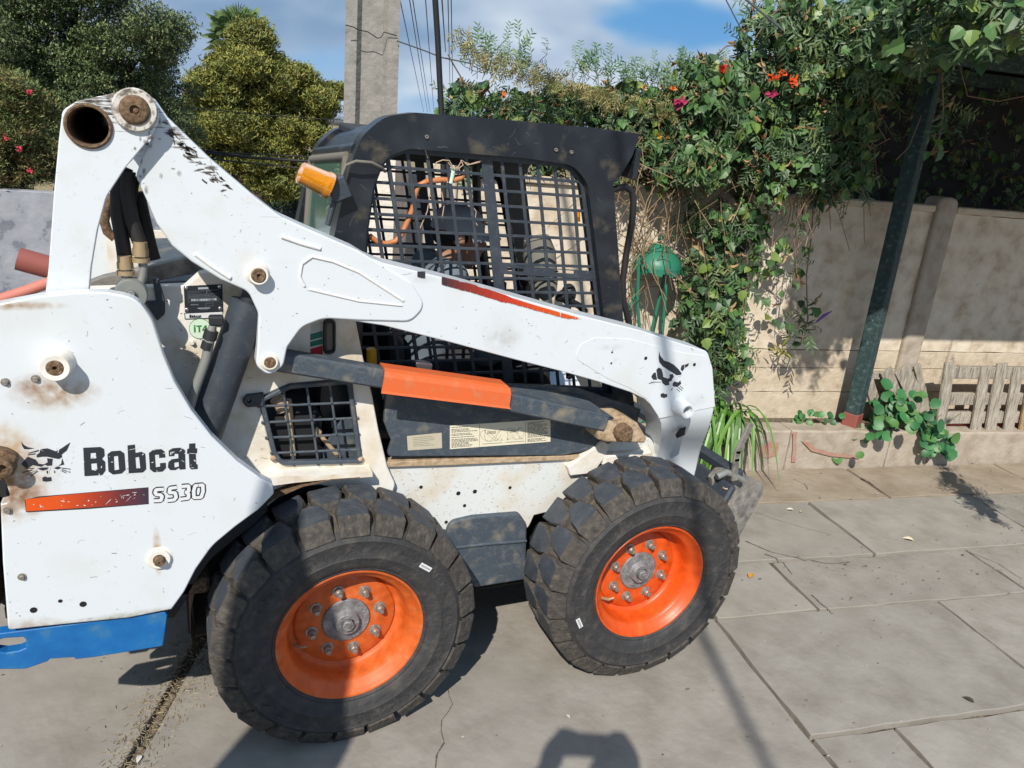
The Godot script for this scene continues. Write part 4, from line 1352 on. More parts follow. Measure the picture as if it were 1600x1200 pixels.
func make_lantern():
	# green enamelled canopy on bent rods, before the wall
	var l := thing("canopy_stand", "green metal canopy with scalloped rim on thin bent rods, behind the cab's front post", "stand", street(-0.82, 0.24, 0.14))
	var hood := Shape.new()
	var at := Transform3D(Basis(Vector3(1, 0, 0), Vector3(0, 0, -1), Vector3(0, 1, 0)), street(-0.80, 1.18, 0.14))
	var prof := []
	for k in 9:
		var a := PI * 0.5 * k / 8.0
		prof.append(Vector2(0.135 * cos(a) + 0.001, 0.10 * sin(a) + 0.03 * pow(sin(a), 6.0)))
	hood.lathe(prof, at, 20, 1.0)
	for k in 20:
		var a0 := TAU * k / 20.0; var a1 := TAU * (k + 1) / 20.0
		var p0 := at * Vector3(cos(a0) * 0.135, sin(a0) * 0.135, 0); var p1 := at * Vector3(cos(a1) * 0.135, sin(a1) * 0.135, 0)
		var d := Vector3(0, -0.02 - 0.014 * (k % 2), 0)
		hood.quad(p0, p1, p1 * 1.0 + d, p0 + d, p0 - at.origin)
	obj("hood", hood, mats.green_enamel, l)
	var fin := Shape.new()
	fin.tube([at.origin + Vector3(0, 0.125, 0), at.origin + Vector3(0, 0.15, 0), at.origin + Vector3(0, 0.165, 0), at.origin + Vector3(0, 0.19, 0)], [0.008, 0.016, 0.014, 0.002], 8)
	obj("finial", fin, mats.green_enamel, l)
	for r in [[Vector3(-0.932, 1.19, 0.08), Vector3(-0.912, 0.998, 0.08), Vector3(-0.841, 0.671, 0.08), Vector3(-0.796, 0.364, 0.08)], [Vector3(-0.735, 1.219, 0.16), Vector3(-0.74, 1.058, 0.16), Vector3(-0.761, 0.837, 0.16), Vector3(-0.757, 0.493, 0.16), Vector3(-0.734, 0.254, 0.16)], [Vector3(-0.774, 1.231, 0.08), Vector3(-0.751, 1.039, 0.08), Vector3(-0.734, 0.784, 0.08), Vector3(-0.678, 0.324, 0.08)], [Vector3(-0.866, 1.081, 0.2), Vector3(-0.895, 0.935, 0.2), Vector3(-0.903, 0.71, 0.2), Vector3(-0.869, 0.32, 0.2)]]:
		var s := Shape.new()
		s.tube(r.map(st3), 0.0095, 8)
		obj("rod", s, mats.green_enamel, l)


func make_pole():
	var p := thing("utility_pole", "grey concrete utility pole with recessed faces behind the cab", "pole", Vector3(0.975, 0, -4.2))
	var s := Shape.new()
	var sec := [[-0.14, -0.12], [-0.08, -0.12], [-0.055, -0.075], [0.055, -0.075], [0.08, -0.12], [0.14, -0.12], [0.14, 0.12], [0.08, 0.12], [0.055, 0.075], [-0.055, 0.075], [-0.08, 0.12], [-0.14, 0.12]]
	var f := Basis(Vector3.UP, -PAVE_TURN - 0.05)
	var rows := [[-0.1, 1.0], [1.7, 0.96], [4.5, 0.86], [9.0, 0.7]]
	var low := Shape.new()
	for k in rows.size() - 1:
		for i in sec.size():
			var a: Array = sec[i]; var b: Array = sec[(i + 1) % sec.size()]
			var q := []
			for w in [[a, k], [b, k], [b, k + 1], [a, k + 1]]:
				var g: float = rows[w[1]][1]
				q.append(Vector3(0.975, 0, -4.2) + f * Vector3(w[0][0] * g, 0, w[0][1] * g) + Vector3(0, rows[w[1]][0], 0))
			var out := f * Vector3(b[1] - a[1], 0, -(b[0] - a[0]))
			(low if k == 0 else s).quad(q[0], q[1], q[2], q[3], out)
	obj("shaft", s, mats.pole_concrete, p)
	obj("washed_foot", low, mats.pole_wash, p, "pale washed lower part of the pole")
	# hairline cracks
	var cr := Shape.new()
	cr.tube([Vector3(0.812, 2.232, -4.055), Vector3(0.849, 2.228, -4.055), Vector3(0.877, 2.218, -4.055), Vector3(0.921, 2.215, -4.055), Vector3(0.97, 2.192, -4.055), Vector3(0.988, 2.2, -4.055), Vector3(1, 2.224, -4.055), Vector3(1.033, 2.22, -4.055), Vector3(1.065, 2.215, -4.055)], 0.0025, 4)
	obj("crack", cr, mats.dark_metal, p)


func make_cables():
	# the black service cable that crosses the street high above the loader and lays its shadow on arm and tyre
	var d := Vector3(0.319, 0, -0.948)
	var q := Vector3(-1.36, 4.7, 2.94)
	var s := Shape.new()
	s.tube([q - d * 4.0, q + d * 8.0, q + d * 20.0, q + d * 40.0 + Vector3(0, 0.3, 0)], 0.018, 8)
	tag(obj("crossing_cable", s, mats.cable), "black cable crossing the street high up, whose shadow runs over front tyre and arm", "cable", "overhead cables")
	s = Shape.new()
	s.tube([Vector3(1.137, 2.456, -3.726), Vector3(1.155, 2.354, -3.736), Vector3(1.18, 2.196, -3.749), Vector3(1.201, 2.031, -3.756), Vector3(1.221, 1.86, -3.756), Vector3(1.236, 1.682, -3.75), Vector3(1.251, 1.408, -3.726)], 0.0145, 8)
	tag(obj("service_cable", s, mats.cable), "thick black service cable hanging across the sky right of the concrete pole", "cable", "overhead cables")
	var i := 0
	var names := ["thin wire nearest the concrete pole, running down behind the cab roof", "second thin wire right of the concrete pole", "third thin wire right of the concrete pole", "thin wire closest on the left of the thick black cable", "thin wire just right of the thick black cable", "rightmost thin wire of the bunch beside the thick black cable"]
	for l in [[Vector3(2.285, 3.027, -8.618), Vector3(8.646, 2.308, -28.723)], [Vector3(2.379, 3.037, -8.591), Vector3(8.779, 2.32, -28.682)], [Vector3(2.411, 3.04, -8.582), Vector3(8.868, 2.328, -28.654)], [Vector3(2.537, 3.053, -8.544), Vector3(9.001, 2.34, -28.613)], [Vector3(2.758, 3.076, -8.472), Vector3(9.577, 2.392, -28.424)], [Vector3(2.789, 3.079, -8.461), Vector3(9.666, 2.4, -28.394)]]:
		s = Shape.new()
		s.tube([l[0] - (l[1] - l[0]) * 0.15, l[0], l[1]], 0.006, 5)
		tag(obj("overhead_wire", s, mats.thin_wire), names[i], "wire", "overhead cables")
		i += 1
	names = ["left thin wire dropping from the top right sky into the vine", "thicker wire dropping from the top right sky into the vine", "slack grey wire reaching from the pole towards the vine"]
	i = 0
	for l in [[Vector3(2.453, 2.503, -3.336), Vector3(2.58, 2.318, -3.273)], [Vector3(2.399, 2.473, -3.13), Vector3(2.562, 2.35, -3.022)], [Vector3(1.063, 2.191, -4.044), Vector3(1.187, 2.162, -4.013), Vector3(1.28, 2.136, -3.986), Vector3(1.433, 2.12, -3.935)]]:
		s = Shape.new()
		s.tube(l, [0.003, 0.005, 0.0035][i], 5)
		tag(obj("drop_wire", s, mats.thin_wire), names[i], "wire", "overhead cables")
		i += 1
	names = ["bundled cable crossing low in front of the olive green tree", "upper thin cable crossing in front of the olive green tree", "lower thin cable just below the bundled one", "thin cable crossing high on the olive green tree"]
	i = 0
	for l in [[Vector3(-0.654, 1.06, -15.969), Vector3(0.847, 0.987, -15.957), Vector3(1.527, 0.965, -15.905), Vector3(2.462, 0.975, -15.788), Vector3(3.419, 1.011, -15.611)], [Vector3(-0.648, 1.171, -15.974), Vector3(0.848, 1.021, -15.959), Vector3(2.463, 1.058, -15.792), Vector3(3.418, 1.108, -15.615)], [Vector3(-0.659, 0.983, -15.966), Vector3(0.843, 0.883, -15.951), Vector3(2.461, 0.831, -15.78), Vector3(3.421, 0.829, -15.6)], [Vector3(-0.611, 1.768, -15.988), Vector3(2.001, 1.757, -15.874), Vector3(3.169, 1.789, -15.683)]]:
		s = Shape.new()
		s.tube(l, [0.03, 0.012, 0.016, 0.008][i], 5)
		tag(obj("distant_cable", s, mats.cable), names[i], "cable", "distant cables")
		i += 1


# ---------------------------------------------------------------- the loader
const FAR_ARM := Transform3D(Basis(Vector3(1, 0, 0), Vector3(0, 1, 0), Vector3(0, 0, -1)), Vector3(0, -0.12, -5.14))
const FAR_CAB := Transform3D(Basis(Vector3(1, 0, 0), Vector3(0, 1, 0), Vector3(0, 0, -1)), Vector3(0, -0.05, -5.24))
const MIRROR := Transform3D(Basis(Vector3(1, 0, 0), Vector3(0, 1, 0), Vector3(0, 0, -1)), Vector3(0, 0, -5.24))


func facing(at: Vector3) -> Transform3D:
	return Transform3D(Basis(), at)


func bolt(s: Shape, at: Vector3, r: float, h: float, turn := 0.3):
	s.lathe([Vector2(r * 1.55, 0.0), Vector2(r * 1.5, h * 0.22), Vector2(r * 1.05, h * 0.25)], facing(at), 16, -1.0)
	s.lathe([Vector2(r, h * 0.2), Vector2(r, h * 0.85), Vector2(r * 0.85, h), Vector2(0.0, h)], Transform3D(Basis(Vector3(0, 0, 1), turn), at), 6, -1.0)


func pin(s: Shape, at: Vector3, r: float, h: float):
	s.lathe([Vector2(r * 1.25, 0.0), Vector2(r * 1.06, h * 0.25), Vector2(r, h * 0.3), Vector2(r, h * 0.92), Vector2(r * 0.94, h)], facing(at), 28, -1.0)
	s.lathe([Vector2(r * 0.94, h), Vector2(r * 0.58, h * 0.97), Vector2(r * 0.55, h * 0.55), Vector2(r * 0.42, h * 0.5)], facing(at), 28, -1.0)


func pin_core(s: Shape, at: Vector3, r: float, h: float):
	s.lathe([Vector2(r * 0.56, h * 0.4), Vector2(r * 0.52, h * 0.9), Vector2(r * 0.44, h * 1.02), Vector2(r * 0.14, h * 1.02), Vector2(r * 0.12, h * 0.8), Vector2(0.0, h * 0.8)], facing(at), 20, -1.0)


# small chips and scratches that go through the paint
func chips(called: String, poly: PackedVector2Array, z: float, count: int, parent: Node3D, seed_: int, white := 0.0, big := 1.0):
	var g := RandomNumberGenerator.new()
	g.seed = seed_
	var lo := poly[0]
	var hi := poly[0]
	for p in poly:
		lo = lo.min(p); hi = hi.max(p)
	var s := Shape.new()
	var inner := Poly.inset(Poly.ccw(poly), 0.004)
	var made := 0
	while made < count:
		var p := Vector2(g.randf_range(lo.x, hi.x), g.randf_range(lo.y, hi.y))
		if not Geometry2D.is_point_in_polygon(p, inner):
			continue
		made += 1
		var tone := g.randf_range(0.03, 0.22)
		s.ink = Color(tone, tone * 0.95, tone * 0.88)
		if g.randf() < white:
			s.ink = Color(0.7, 0.7, 0.7)
		var d := Vector2.from_angle(g.randfn(0.2, 0.8))
		var l := g.randf_range(0.0012, 0.006) * big
		if g.randf() < 0.12:
			l *= 2.6
		var w := g.randf_range(0.0006, 0.0017) * big * (0.5 if l > 0.006 else 1.0)
		var pts := PackedVector2Array()
		for a in 6:
			var q := Vector2.from_angle(TAU * a / 6.0) * g.randf_range(0.6, 1.2)
			pts.append(p + d * q.x * l + d.orthogonal() * q.y * w)
		s.flat_poly(Poly.ccw(pts), z)
	var o := obj(called, s, mats.chips, parent)
	o.set_meta("kind", "stuff")


func print_shape(called: String, polys: Array, z: float, m: Material, parent: Node3D):
	var s := Shape.new()
	for p in polys:
		s.flat_poly(Poly.ccw(p), z)
	return obj(called, s, m, parent)


func flat_list(l: Array) -> PackedVector2Array:
	var out := PackedVector2Array()
	for i in range(0, l.size(), 3):
		out.append(Vector2(l[i], l[i + 1]))
	return out


func glyphs() -> Array:
	# the six letters of the maker's word: outline and counters, in the plane of the upright
	return [
		[[-0.216, 1.019, 0, -0.18, 1.018, 0, -0.173, 1.012, 0, -0.173, 0.995, 0, -0.179, 0.987, 0, -0.173, 0.979, 0, -0.174, 0.956, 0, -0.182, 0.945, 0, -0.219, 0.946, 0], [[-0.202, 1.004, 0, -0.191, 1.004, 0, -0.191, 0.99, 0, -0.203, 0.99, 0], [-0.203, 0.977, 0, -0.191, 0.977, 0, -0.191, 0.961, 0, -0.203, 0.96, 0]]],
		[[-0.167, 0.998, 0, -0.158, 1.005, 0, -0.139, 1.005, 0, -0.131, 0.997, 0, -0.131, 0.954, 0, -0.14, 0.945, 0, -0.159, 0.944, 0, -0.168, 0.953, 0], [[-0.154, 0.991, 0, -0.145, 0.992, 0, -0.145, 0.956, 0, -0.155, 0.955, 0]]],
		[[-0.123, 1.017, 0, -0.107, 1.018, 0, -0.107, 0.996, 0, -0.094, 0.998, 0, -0.086, 0.992, 0, -0.086, 0.951, 0, -0.094, 0.943, 0, -0.125, 0.944, 0], [[-0.108, 0.984, 0, -0.1, 0.985, 0, -0.099, 0.956, 0, -0.108, 0.955, 0]]],
		[[-0.078, 0.993, 0, -0.068, 1.001, 0, -0.05, 1.001, 0, -0.043, 0.994, 0, -0.042, 0.978, 0, -0.056, 0.978, 0, -0.056, 0.987, 0, -0.065, 0.987, 0, -0.065, 0.954, 0, -0.055, 0.955, 0, -0.055, 0.964, 0, -0.042, 0.964, 0, -0.042, 0.95, 0, -0.05, 0.941, 0, -0.07, 0.941, 0, -0.078, 0.95, 0], []],
		[[-0.034, 0.995, 0, -0.025, 1.001, 0, -0.005, 1.001, 0, 0.003, 0.993, 0, 0.002, 0.942, 0, -0.011, 0.942, 0, -0.013, 0.947, 0, -0.021, 0.942, 0, -0.033, 0.943, 0, -0.038, 0.951, 0, -0.036, 0.965, 0, -0.028, 0.972, 0, -0.013, 0.973, 0, -0.013, 0.985, 0, -0.021, 0.986, 0, -0.022, 0.98, 0, -0.034, 0.98, 0], [[-0.023, 0.962, 0, -0.013, 0.963, 0, -0.013, 0.951, 0, -0.023, 0.949, 0]]],
		[[0.013, 1.01, 0, 0.027, 1.01, 0, 0.027, 0.996, 0, 0.031, 0.996, 0, 0.03, 0.983, 0, 0.027, 0.983, 0, 0.027, 0.953, 0, 0.03, 0.953, 0, 0.03, 0.94, 0, 0.015, 0.94, 0, 0.011, 0.946, 0, 0.011, 0.983, 0, 0.007, 0.983, 0, 0.008, 0.996, 0, 0.012, 0.997, 0], []]]


func word_shapes(scale_to := 1.0, at := Vector2.ZERO) -> Array:
	var out := []
	var o := Vector2.ZERO
	var first := true
	for g in glyphs():
		var p := flat_list(g[0])
		if first:
			o = p[p.size() - 1]
			first = false
		var hs := []
		for h in g[1]:
			hs.append(Poly.ccw(flat_list(h)))
		var q := Poly.joined(Poly.ccw(p), hs)
		if scale_to != 1.0 or at != Vector2.ZERO:
			var r := PackedVector2Array()
			for v in q:
				r.append(at + (v - o) * scale_to)
			q = r
		out.append(q)
	return out


func print_raw(called: String, polys: Array, z: float, m: Material, parent: Node3D):
	# outlines that already carry their bridges to the counters
	var s := Shape.new()
	for p in polys:
		s.flat_poly(p, z)
	return obj(called, s, m, parent)


func build_wheel(loader: Node3D, at: Vector3) -> Node3D:
	var wheel := Node3D.new()
	wheel.name = "wheel"
	loader.add_child(wheel, true)
	wheel.position = at - loader.position
	var tyre := Shape.new()
	var half := [Vector2(0.208, 0.100), Vector2(0.214, 0.110), Vector2(0.222, 0.117), Vector2(0.226, 0.116), Vector2(0.229, 0.120), Vector2(0.245, 0.126), Vector2(0.262, 0.1285), Vector2(0.266, 0.131), Vector2(0.269, 0.129), Vector2(0.290, 0.130), Vector2(0.314, 0.127), Vector2(0.317, 0.129), Vector2(0.321, 0.124), Vector2(0.336, 0.115), Vector2(0.346, 0.104), Vector2(0.351, 0.090), Vector2(0.361, 0.05), Vector2(0.364, 0.0)]
	var flank := half.slice(0, half.size() - 3)
	tyre.lathe(flank, facing(at), 72, -1.0)
	var rear_side := []
	for p in flank:
		rear_side.append(Vector2(p.x, -p.y))
	tyre.lathe(rear_side, facing(at), 72, 1.0)
	obj("tyre", tyre, mats.rubber, wheel)
	var tb := Shape.new()
	tb.lathe([half[-4], half[-3], half[-2], half[-1], Vector2(half[-2].x, -half[-2].y), Vector2(half[-3].x, -half[-3].y), Vector2(half[-4].x, -half[-4].y)], facing(at), 72, -1.0)
	obj("tread_base", tb, mats.tread_dirt, wheel)
	# tread lugs, one mesh each, shared among all
	var variants := []
	for v in 6:
		var g := RandomNumberGenerator.new()
		g.seed = 40 + v
		var side := 1.0 if v < 3 else -1.0
		var top := []
		for q in [[-0.0455, 0.100], [0.0445, 0.101], [0.053, 0.062], [0.033, -0.008], [-0.017, -0.012], [-0.040, 0.040]]:
			top.append(Vector3(q[0] + g.randf_range(-0.002, 0.002), q[1] * side, 0.3865))
		var base := []
		for q in [[-0.048, 0.124, 0.335], [0.047, 0.124, 0.335], [0.0565, 0.064, 0.352], [0.036, -0.014, 0.364], [-0.020, -0.018, 0.364], [-0.0435, 0.038, 0.360]]:
			base.append(Vector3(q[0], q[1] * side, q[2]))
		var bend := func(p: Vector3, down := 0.0) -> Vector3:
			var a := p.x / 0.388
			return Vector3(sin(a) * (p.z - down), cos(a) * (p.z - down), p.y)
		var s0 := Shape.new()
		var s1 := Shape.new()
		var rim := []
		var c := Vector3.ZERO
		for q in top:
			c += q / 6.0
		for q in top:
			var e: Vector3 = q.lerp(c, 0.11)
			rim.append(e)
		for k in 6:
			var k2 := (k + 1) % 6
			var dir: Vector3 = bend.call(top[k].lerp(top[k2], 0.5)) - bend.call(c)
			s0.quad(bend.call(top[k], 0.006), bend.call(top[k2], 0.006), bend.call(base[k2]), bend.call(base[k]), dir)
			s0.quad(bend.call(rim[k]), bend.call(rim[k2]), bend.call(top[k2], 0.006), bend.call(top[k], 0.006), dir + Vector3.UP * 0.05)
			s1.tri(bend.call(c) + Vector3(0, 0.0, 0), bend.call(rim[k]), bend.call(rim[k2]), Vector3(sin(c.x / 0.388), cos(c.x / 0.388), 0), Vector3(sin(rim[k].x / 0.388), cos(rim[k].x / 0.388), 0), Vector3(sin(rim[k2].x / 0.388), cos(rim[k2].x / 0.388), 0))
		# the lug's flank carries a step where it meets the sidewall
		s0.quad(bend.call(base[0]), bend.call(base[1]), bend.call(Vector3(base[1].x, base[1].y - 0.01 * side, 0.322)), bend.call(Vector3(base[0].x, base[0].y - 0.01 * side, 0.322)), Vector3(0, 0, side))
		var m := s0.done()
		var a2 := s1.done().surface_get_arrays(0)
		m.add_surface_from_arrays(Mesh.PRIMITIVE_TRIANGLES, a2)
		m.surface_set_material(0, mats.rubber_dusty)
		m.surface_set_material(1, mats.rubber_worn)
		variants.append(m)
	for k in 44:
		var o := MeshInstance3D.new()
		o.name = "tread_lug"
		o.mesh = variants[(k / 2) % 3 + (3 if k % 2 else 0)]
		wheel.add_child(o, true)
		o.transform = Transform3D(Basis(Vector3(0, 0, 1), TAU * k / 44.0), Vector3.ZERO)
	var rim := Shape.new()
	rim.lathe([Vector2(0.217, 0.098), Vector2(0.2175, 0.108), Vector2(0.214, 0.112), Vector2(0.209, 0.111), Vector2(0.203, 0.103), Vector2(0.196, 0.092), Vector2(0.186, 0.086), Vector2(0.180, 0.080), Vector2(0.177, 0.068), Vector2(0.173, 0.045), Vector2(0.170, 0.026), Vector2(0.164, 0.018), Vector2(0.152, 0.014), Vector2(0.150, 0.020), Vector2(0.146, 0.023), Vector2(0.10, 0.026), Vector2(0.072, 0.027), Vector2(0.070, 0.010)], facing(at), 64, 1.0)
	obj("rim", rim, mats.rim_orange, wheel)
	var back := Shape.new()
	back.lathe([Vector2(0.209, -0.112), Vector2(0.19, -0.09), Vector2(0.17, 0.0), Vector2(0.0, 0.0)], facing(at), 32, -1.0)
	obj("rim_back", back, mats.rim_orange, wheel)
	var hub := Shape.new()
	hub.lathe([Vector2(0.0715, 0.018), Vector2(0.0715, 0.031), Vector2(0.069, 0.034), Vector2(0.040, 0.036), Vector2(0.037, 0.040), Vector2(0.036, 0.052), Vector2(0.033, 0.055), Vector2(0.020, 0.055), Vector2(0.019, 0.05)], facing(at), 36, 1.0)
	hub.lathe([Vector2(0.019, 0.045), Vector2(0.019, 0.064), Vector2(0.016, 0.067), Vector2(0.0, 0.067)], facing(at), 6, -1.0)
	obj("hub", hub, mats.hub_grey, wheel)
	for k in 8:
		var a := TAU * (k + 0.3) / 8.0
		var nut := Shape.new()
		var c := at + Vector3(cos(a) * 0.104, sin(a) * 0.104, 0.024)
		nut.lathe([Vector2(0.019, 0.0), Vector2(0.018, 0.004), Vector2(0.012, 0.005)], facing(c), 14, -1.0)
		nut.lathe([Vector2(0.0125, 0.003), Vector2(0.0125, 0.019), Vector2(0.010, 0.022), Vector2(0.0075, 0.022)], Transform3D(Basis(Vector3(0, 0, 1), a), c), 6, -1.0)
		nut.lathe([Vector2(0.0075, 0.02), Vector2(0.0075, 0.031), Vector2(0.0, 0.032)], facing(c), 10, -1.0)
		obj("lug_nut", nut, mats.bolt_metal, wheel)
	# valve and the maker's paper tag
	var valve := Shape.new()
	valve.tube([at + Vector3(-0.150, -0.055, 0.03), at + Vector3(-0.137, -0.05, 0.055), at + Vector3(-0.120, -0.046, 0.06)], [0.006, 0.0055, 0.004], 8)
	obj("valve", valve, mats.brass, wheel)
	return wheel


func tyre_marks(wheel: Node3D, tag_angle: float):
	# raised, dust-filled marks on the outer sidewall, worn past reading, and a paper tag
	var g := RandomNumberGenerator.new()
	g.seed = int(tag_angle * 100.0) + 900
	var at: Vector3 = wheel.position + wheel.get_parent().position
	var s := Shape.new()
	for band in [[0.8, 1.9], [2.5, 3.4], [4.0, 5.2], [5.6, 6.6]]:
		var a: float = band[0] + tag_angle
		while a < band[1] + tag_angle:
			var xf := Transform3D(Basis(Vector3(0, 0, 1), a - PI / 2), at + Vector3(cos(a), sin(a), 0) * 0.291 + Vector3(0, 0, 0.1302))
			# one worn character: two or three raised strokes
			for k in g.randi_range(2, 3):
				var st := Transform3D(Basis(Vector3(0, 0, 1), [0.0, 0.0, 0.7, -0.7, PI / 2][g.randi_range(0, 4)]), Vector3(g.randf_range(-0.006, 0.006), g.randf_range(-0.006, 0.006), 0.0))
				s.box(xf * st, Vector3(0.0028, g.randf_range(0.012, 0.022), 0.003), 0.0008)
			a += g.randf_range(0.075, 0.1)
	obj("sidewall_relief", s, mats.rubber, wheel)
	var t := Shape.new()
	var a2 := tag_angle
	var xf2 := Transform3D(Basis(Vector3(0, 0, 1), a2 + PI / 2 + 0.15), at + Vector3(cos(a2), sin(a2), 0) * 0.292 + Vector3(0, 0, 0.1325))
	t.box(xf2, Vector3(0.040, 0.015, 0.001), 0.0)
	obj("paper_tag", t, mats.decal_white, wheel)
	var b := Shape.new()
	for k in 8:
		b.box(xf2 * Transform3D(Basis(), Vector3(-0.015 + k * 0.0043, 0.0, 0.001)), Vector3(0.0014, 0.006, 0.0006), 0.0)
	obj("tag_print", b, mats.decal_black, wheel)


func screen(s: Shape, poly: PackedVector2Array, z: float, xf := Transform3D()):
	# a punched guard: thin uprights that lean with the cab and level bars
	var cross := []
	var lean := 0.19
	var lines := []
	for k in range(-8, 20):
		var x := 0.601 + k * 0.0607
		if k == 5:
			lines.append([Vector2(x + 0.005, 1.60), Vector2(-lean, 1), 0.036])
		else:
			lines.append([Vector2(x - (0.004 if k > 5 else 0.0), 1.60), Vector2(-lean - 0.003 * k, 1), 0.0112])
	for k in 16:
		var y := 1.725 - k * 0.0455
		lines.append([Vector2(0.7, y), Vector2(1, -0.012), 0.0092])
	for l in lines:
		var d: Vector2 = l[1].normalized()
		for seg in Geometry2D.intersect_polyline_with_polygon(PackedVector2Array([l[0] - d * 2.0, l[0] + d * 2.0]), poly):
			if seg.size() < 2:
				continue
			var a: Vector2 = seg[0]; var b: Vector2 = seg[seg.size() - 1]
			var c := (a + b) * 0.5
			var t := Transform3D(Basis(Vector3(0, 0, 1), d.angle()), Vector3(c.x, c.y, z + (0.0006 if absf(d.y) > 0.5 else 0.0)))
			s.box(xf * t, Vector3(a.distance_to(b) + 0.012, l[2], 0.0055), 0.0012)
	# rounded corners of the punched holes
	for i in lines.size():
		for j in range(28, lines.size()):
			if i >= 28:
				break
			var hit = Geometry2D.line_intersects_line(lines[i][0], lines[i][1], lines[j][0], lines[j][1])
			if hit != null and Geometry2D.is_point_in_polygon(hit, poly):
				var wv: float = lines[i][2] * 0.5
				s.box(xf * Transform3D(Basis(), Vector3(hit.x, hit.y, z)), Vector3(wv * 2.0 + 0.005, 0.0092, 0.0045), 0.0)
				s.box(xf * Transform3D(Basis(Vector3(0, 0, 1), PI / 4), Vector3(hit.x, hit.y, z - 0.0004)), Vector3(0.0145, 0.0145, 0.004), 0.0)


func make_loader():
	var L := thing("skid_steer_loader", "white skid steer loader with orange rims and a caged black cab, standing on the pavement", "loader", Vector3(0.8, 0, -2.62))
	# --- wheels
	var hubs := [Vector3(0.422, 0.381, -1.990), Vector3(1.448, 0.381, -1.990)]
	var w0 := build_wheel(L, hubs[0])
	var w1: Node3D = w0.duplicate()
	w1.name = "wheel"
	L.add_child(w1, true)
	w1.position = hubs[1] - L.position
	w1.rotation.z = 0.23
	for k in 2:
		var w: Node3D = w0.duplicate()
		w.name = "wheel"
		L.add_child(w, true)
		w.position = Vector3(hubs[k].x, hubs[k].y, -3.25) - L.position
		w.rotation = Vector3(0, PI, 0.1 + k)
	for o in w0.find_children("rim*", "", false, false):
		o.material_override = mats.rim_orange_dusty
	w0.rotation.z = 0.06
	w0.rotation.z = 0.0
	tyre_marks(w0, 0.79)
	tyre_marks(w1, PI + 0.32)
	# --- body core: dark hull between the wheels, engine house, underside
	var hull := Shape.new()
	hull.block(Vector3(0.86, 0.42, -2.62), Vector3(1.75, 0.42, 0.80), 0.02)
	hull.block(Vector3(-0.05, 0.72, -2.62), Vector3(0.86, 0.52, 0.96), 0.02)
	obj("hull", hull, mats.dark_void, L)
	var axle := Shape.new()
	for h in hubs:
		axle = Shape.new()
		axle.tube([Vector3(h.x, h.y, -2.05), Vector3(h.x, h.y, -3.2)], 0.07, 20)
		obj("axle", axle, mats.dark_blue_steel, L)
	# --- lower side of the chassis, dusty white
	var chassis := Poly.round([0.489, 0.761, 0, 0.593, 0.801, 0, 0.778, 0.79, 0, 1.004, 0.773, 0, 1.26, 0.761, 0.077, 1.33, 0.808, 0.104, 1.376, 0.848, 0, 1.615, 0.784, 0, 1.725, 0.484, 0, 1.171, 0.554, 0, 1.11, 0.547, 0, 1.089, 0.489, 0.075, 0.797, 0.482, 0, 0.663, 0.501, 0, 0.495, 0.503, 0], 5)
	for m in [Transform3D(), MIRROR]:
		var s := Shape.new()
		s.plate(chassis, -2.140, -2.18, 0.006, [], 2, m)
		obj("chassis_side", s, mats.chassis_paint, L)
	chips("paint_chips", chassis, -2.1392, 170, L, 3, 0.0, 0.8)
	var holes := Shape.new()
	for q in [[Vector3(0.692, 0.704, -2.139), 0.006], [Vector3(0.821, 0.667, -2.139), 0.0075], [Vector3(0.879, 0.667, -2.139), 0.0075], [Vector3(1.006, 0.667, -2.139), 0.006], [Vector3(0.846, 0.619, -2.139), 0.006], [Vector3(0.785, 0.566, -2.139), 0.006], [Vector3(0.778, 0.536, -2.139), 0.005], [Vector3(1.283, 0.631, -2.139), 0.006]]:
		holes = Shape.new()
		holes.flat_poly(Poly.circle(Vector2(q[0].x, q[0].y), q[1], 14), q[0].z)
		obj("bolt_hole", holes, mats.dark_void, L)
	var ledge := Shape.new()
	ledge.plate(Poly.round([0.565, 0.809, 0, 0.774, 0.798, 0, 1.253, 0.769, 0, 1.255, 0.752, 0, 0.775, 0.777, 0, 0.566, 0.791, 0]), -2.126, -2.16, 0.003)
	obj("chassis_ledge", ledge, mats.tan_dirt, L)
	# dark cover plate between the wheels
	for m in [Transform3D(), MIRROR]:
		var s := Shape.new()
		s.plate(Poly.round([0.781, 0.53, 0.049, 0.796, 0.573, 0.04, 0.874, 0.582, 0, 1.043, 0.574, 0.029, 1.077, 0.526, 0.039, 1.094, 0.304, 0, 0.899, 0.304, 0.024, 0.79, 0.493, 0], 5), -2.122, -2.146, 0.008, [], 3, m)
		obj("cover_plate", s, mats.side_plate_steel, L)
	var crease := Shape.new()
	crease.tube([Vector3(0.81, 0.475, -2.123), Vector3(0.929, 0.472, -2.123), Vector3(1.079, 0.462, -2.123)], 0.006, 8)
	obj("cover_crease", crease, mats.side_plate_steel, L)
	# --- rear body side with the grille opening and the pillar beside it
	var grille := Poly.round([0.198, 1.044, 0.024, 0.281, 1.082, 0.035, 0.454, 1.089, 0.011, 0.494, 0.821, 0.008, 0.251, 0.837, 0.043, 0.231, 0.881, 0.035], 4)
	var rear := Poly.round([-0.221, 1.352, 0, 0.025, 1.362, 0, 0.06, 1.395, 0, 0.231, 1.416, 0, 0.365, 1.302, 0, 0.466, 1.26, 0, 0.49, 1.149, 0, 0.52, 1.03, 0, 0.542, 0.922, 0, 0.574, 0.796, 0, 0.601, 0.735, 0.029, 0.59, 0.696, 0.021, 0.546, 0.668, 0, 0.461, 0.726, 0, 0.369, 0.758, 0, 0.285, 0.759, 0, 0.221, 0.708, 0, 0.112, 0.597, 0, -0.065, 0.802, 0, -0.203, 1.036, 0], 5)
	var s1 := Shape.new()
	s1.plate(rear, -2.115, -2.15, 0.005, [grille])
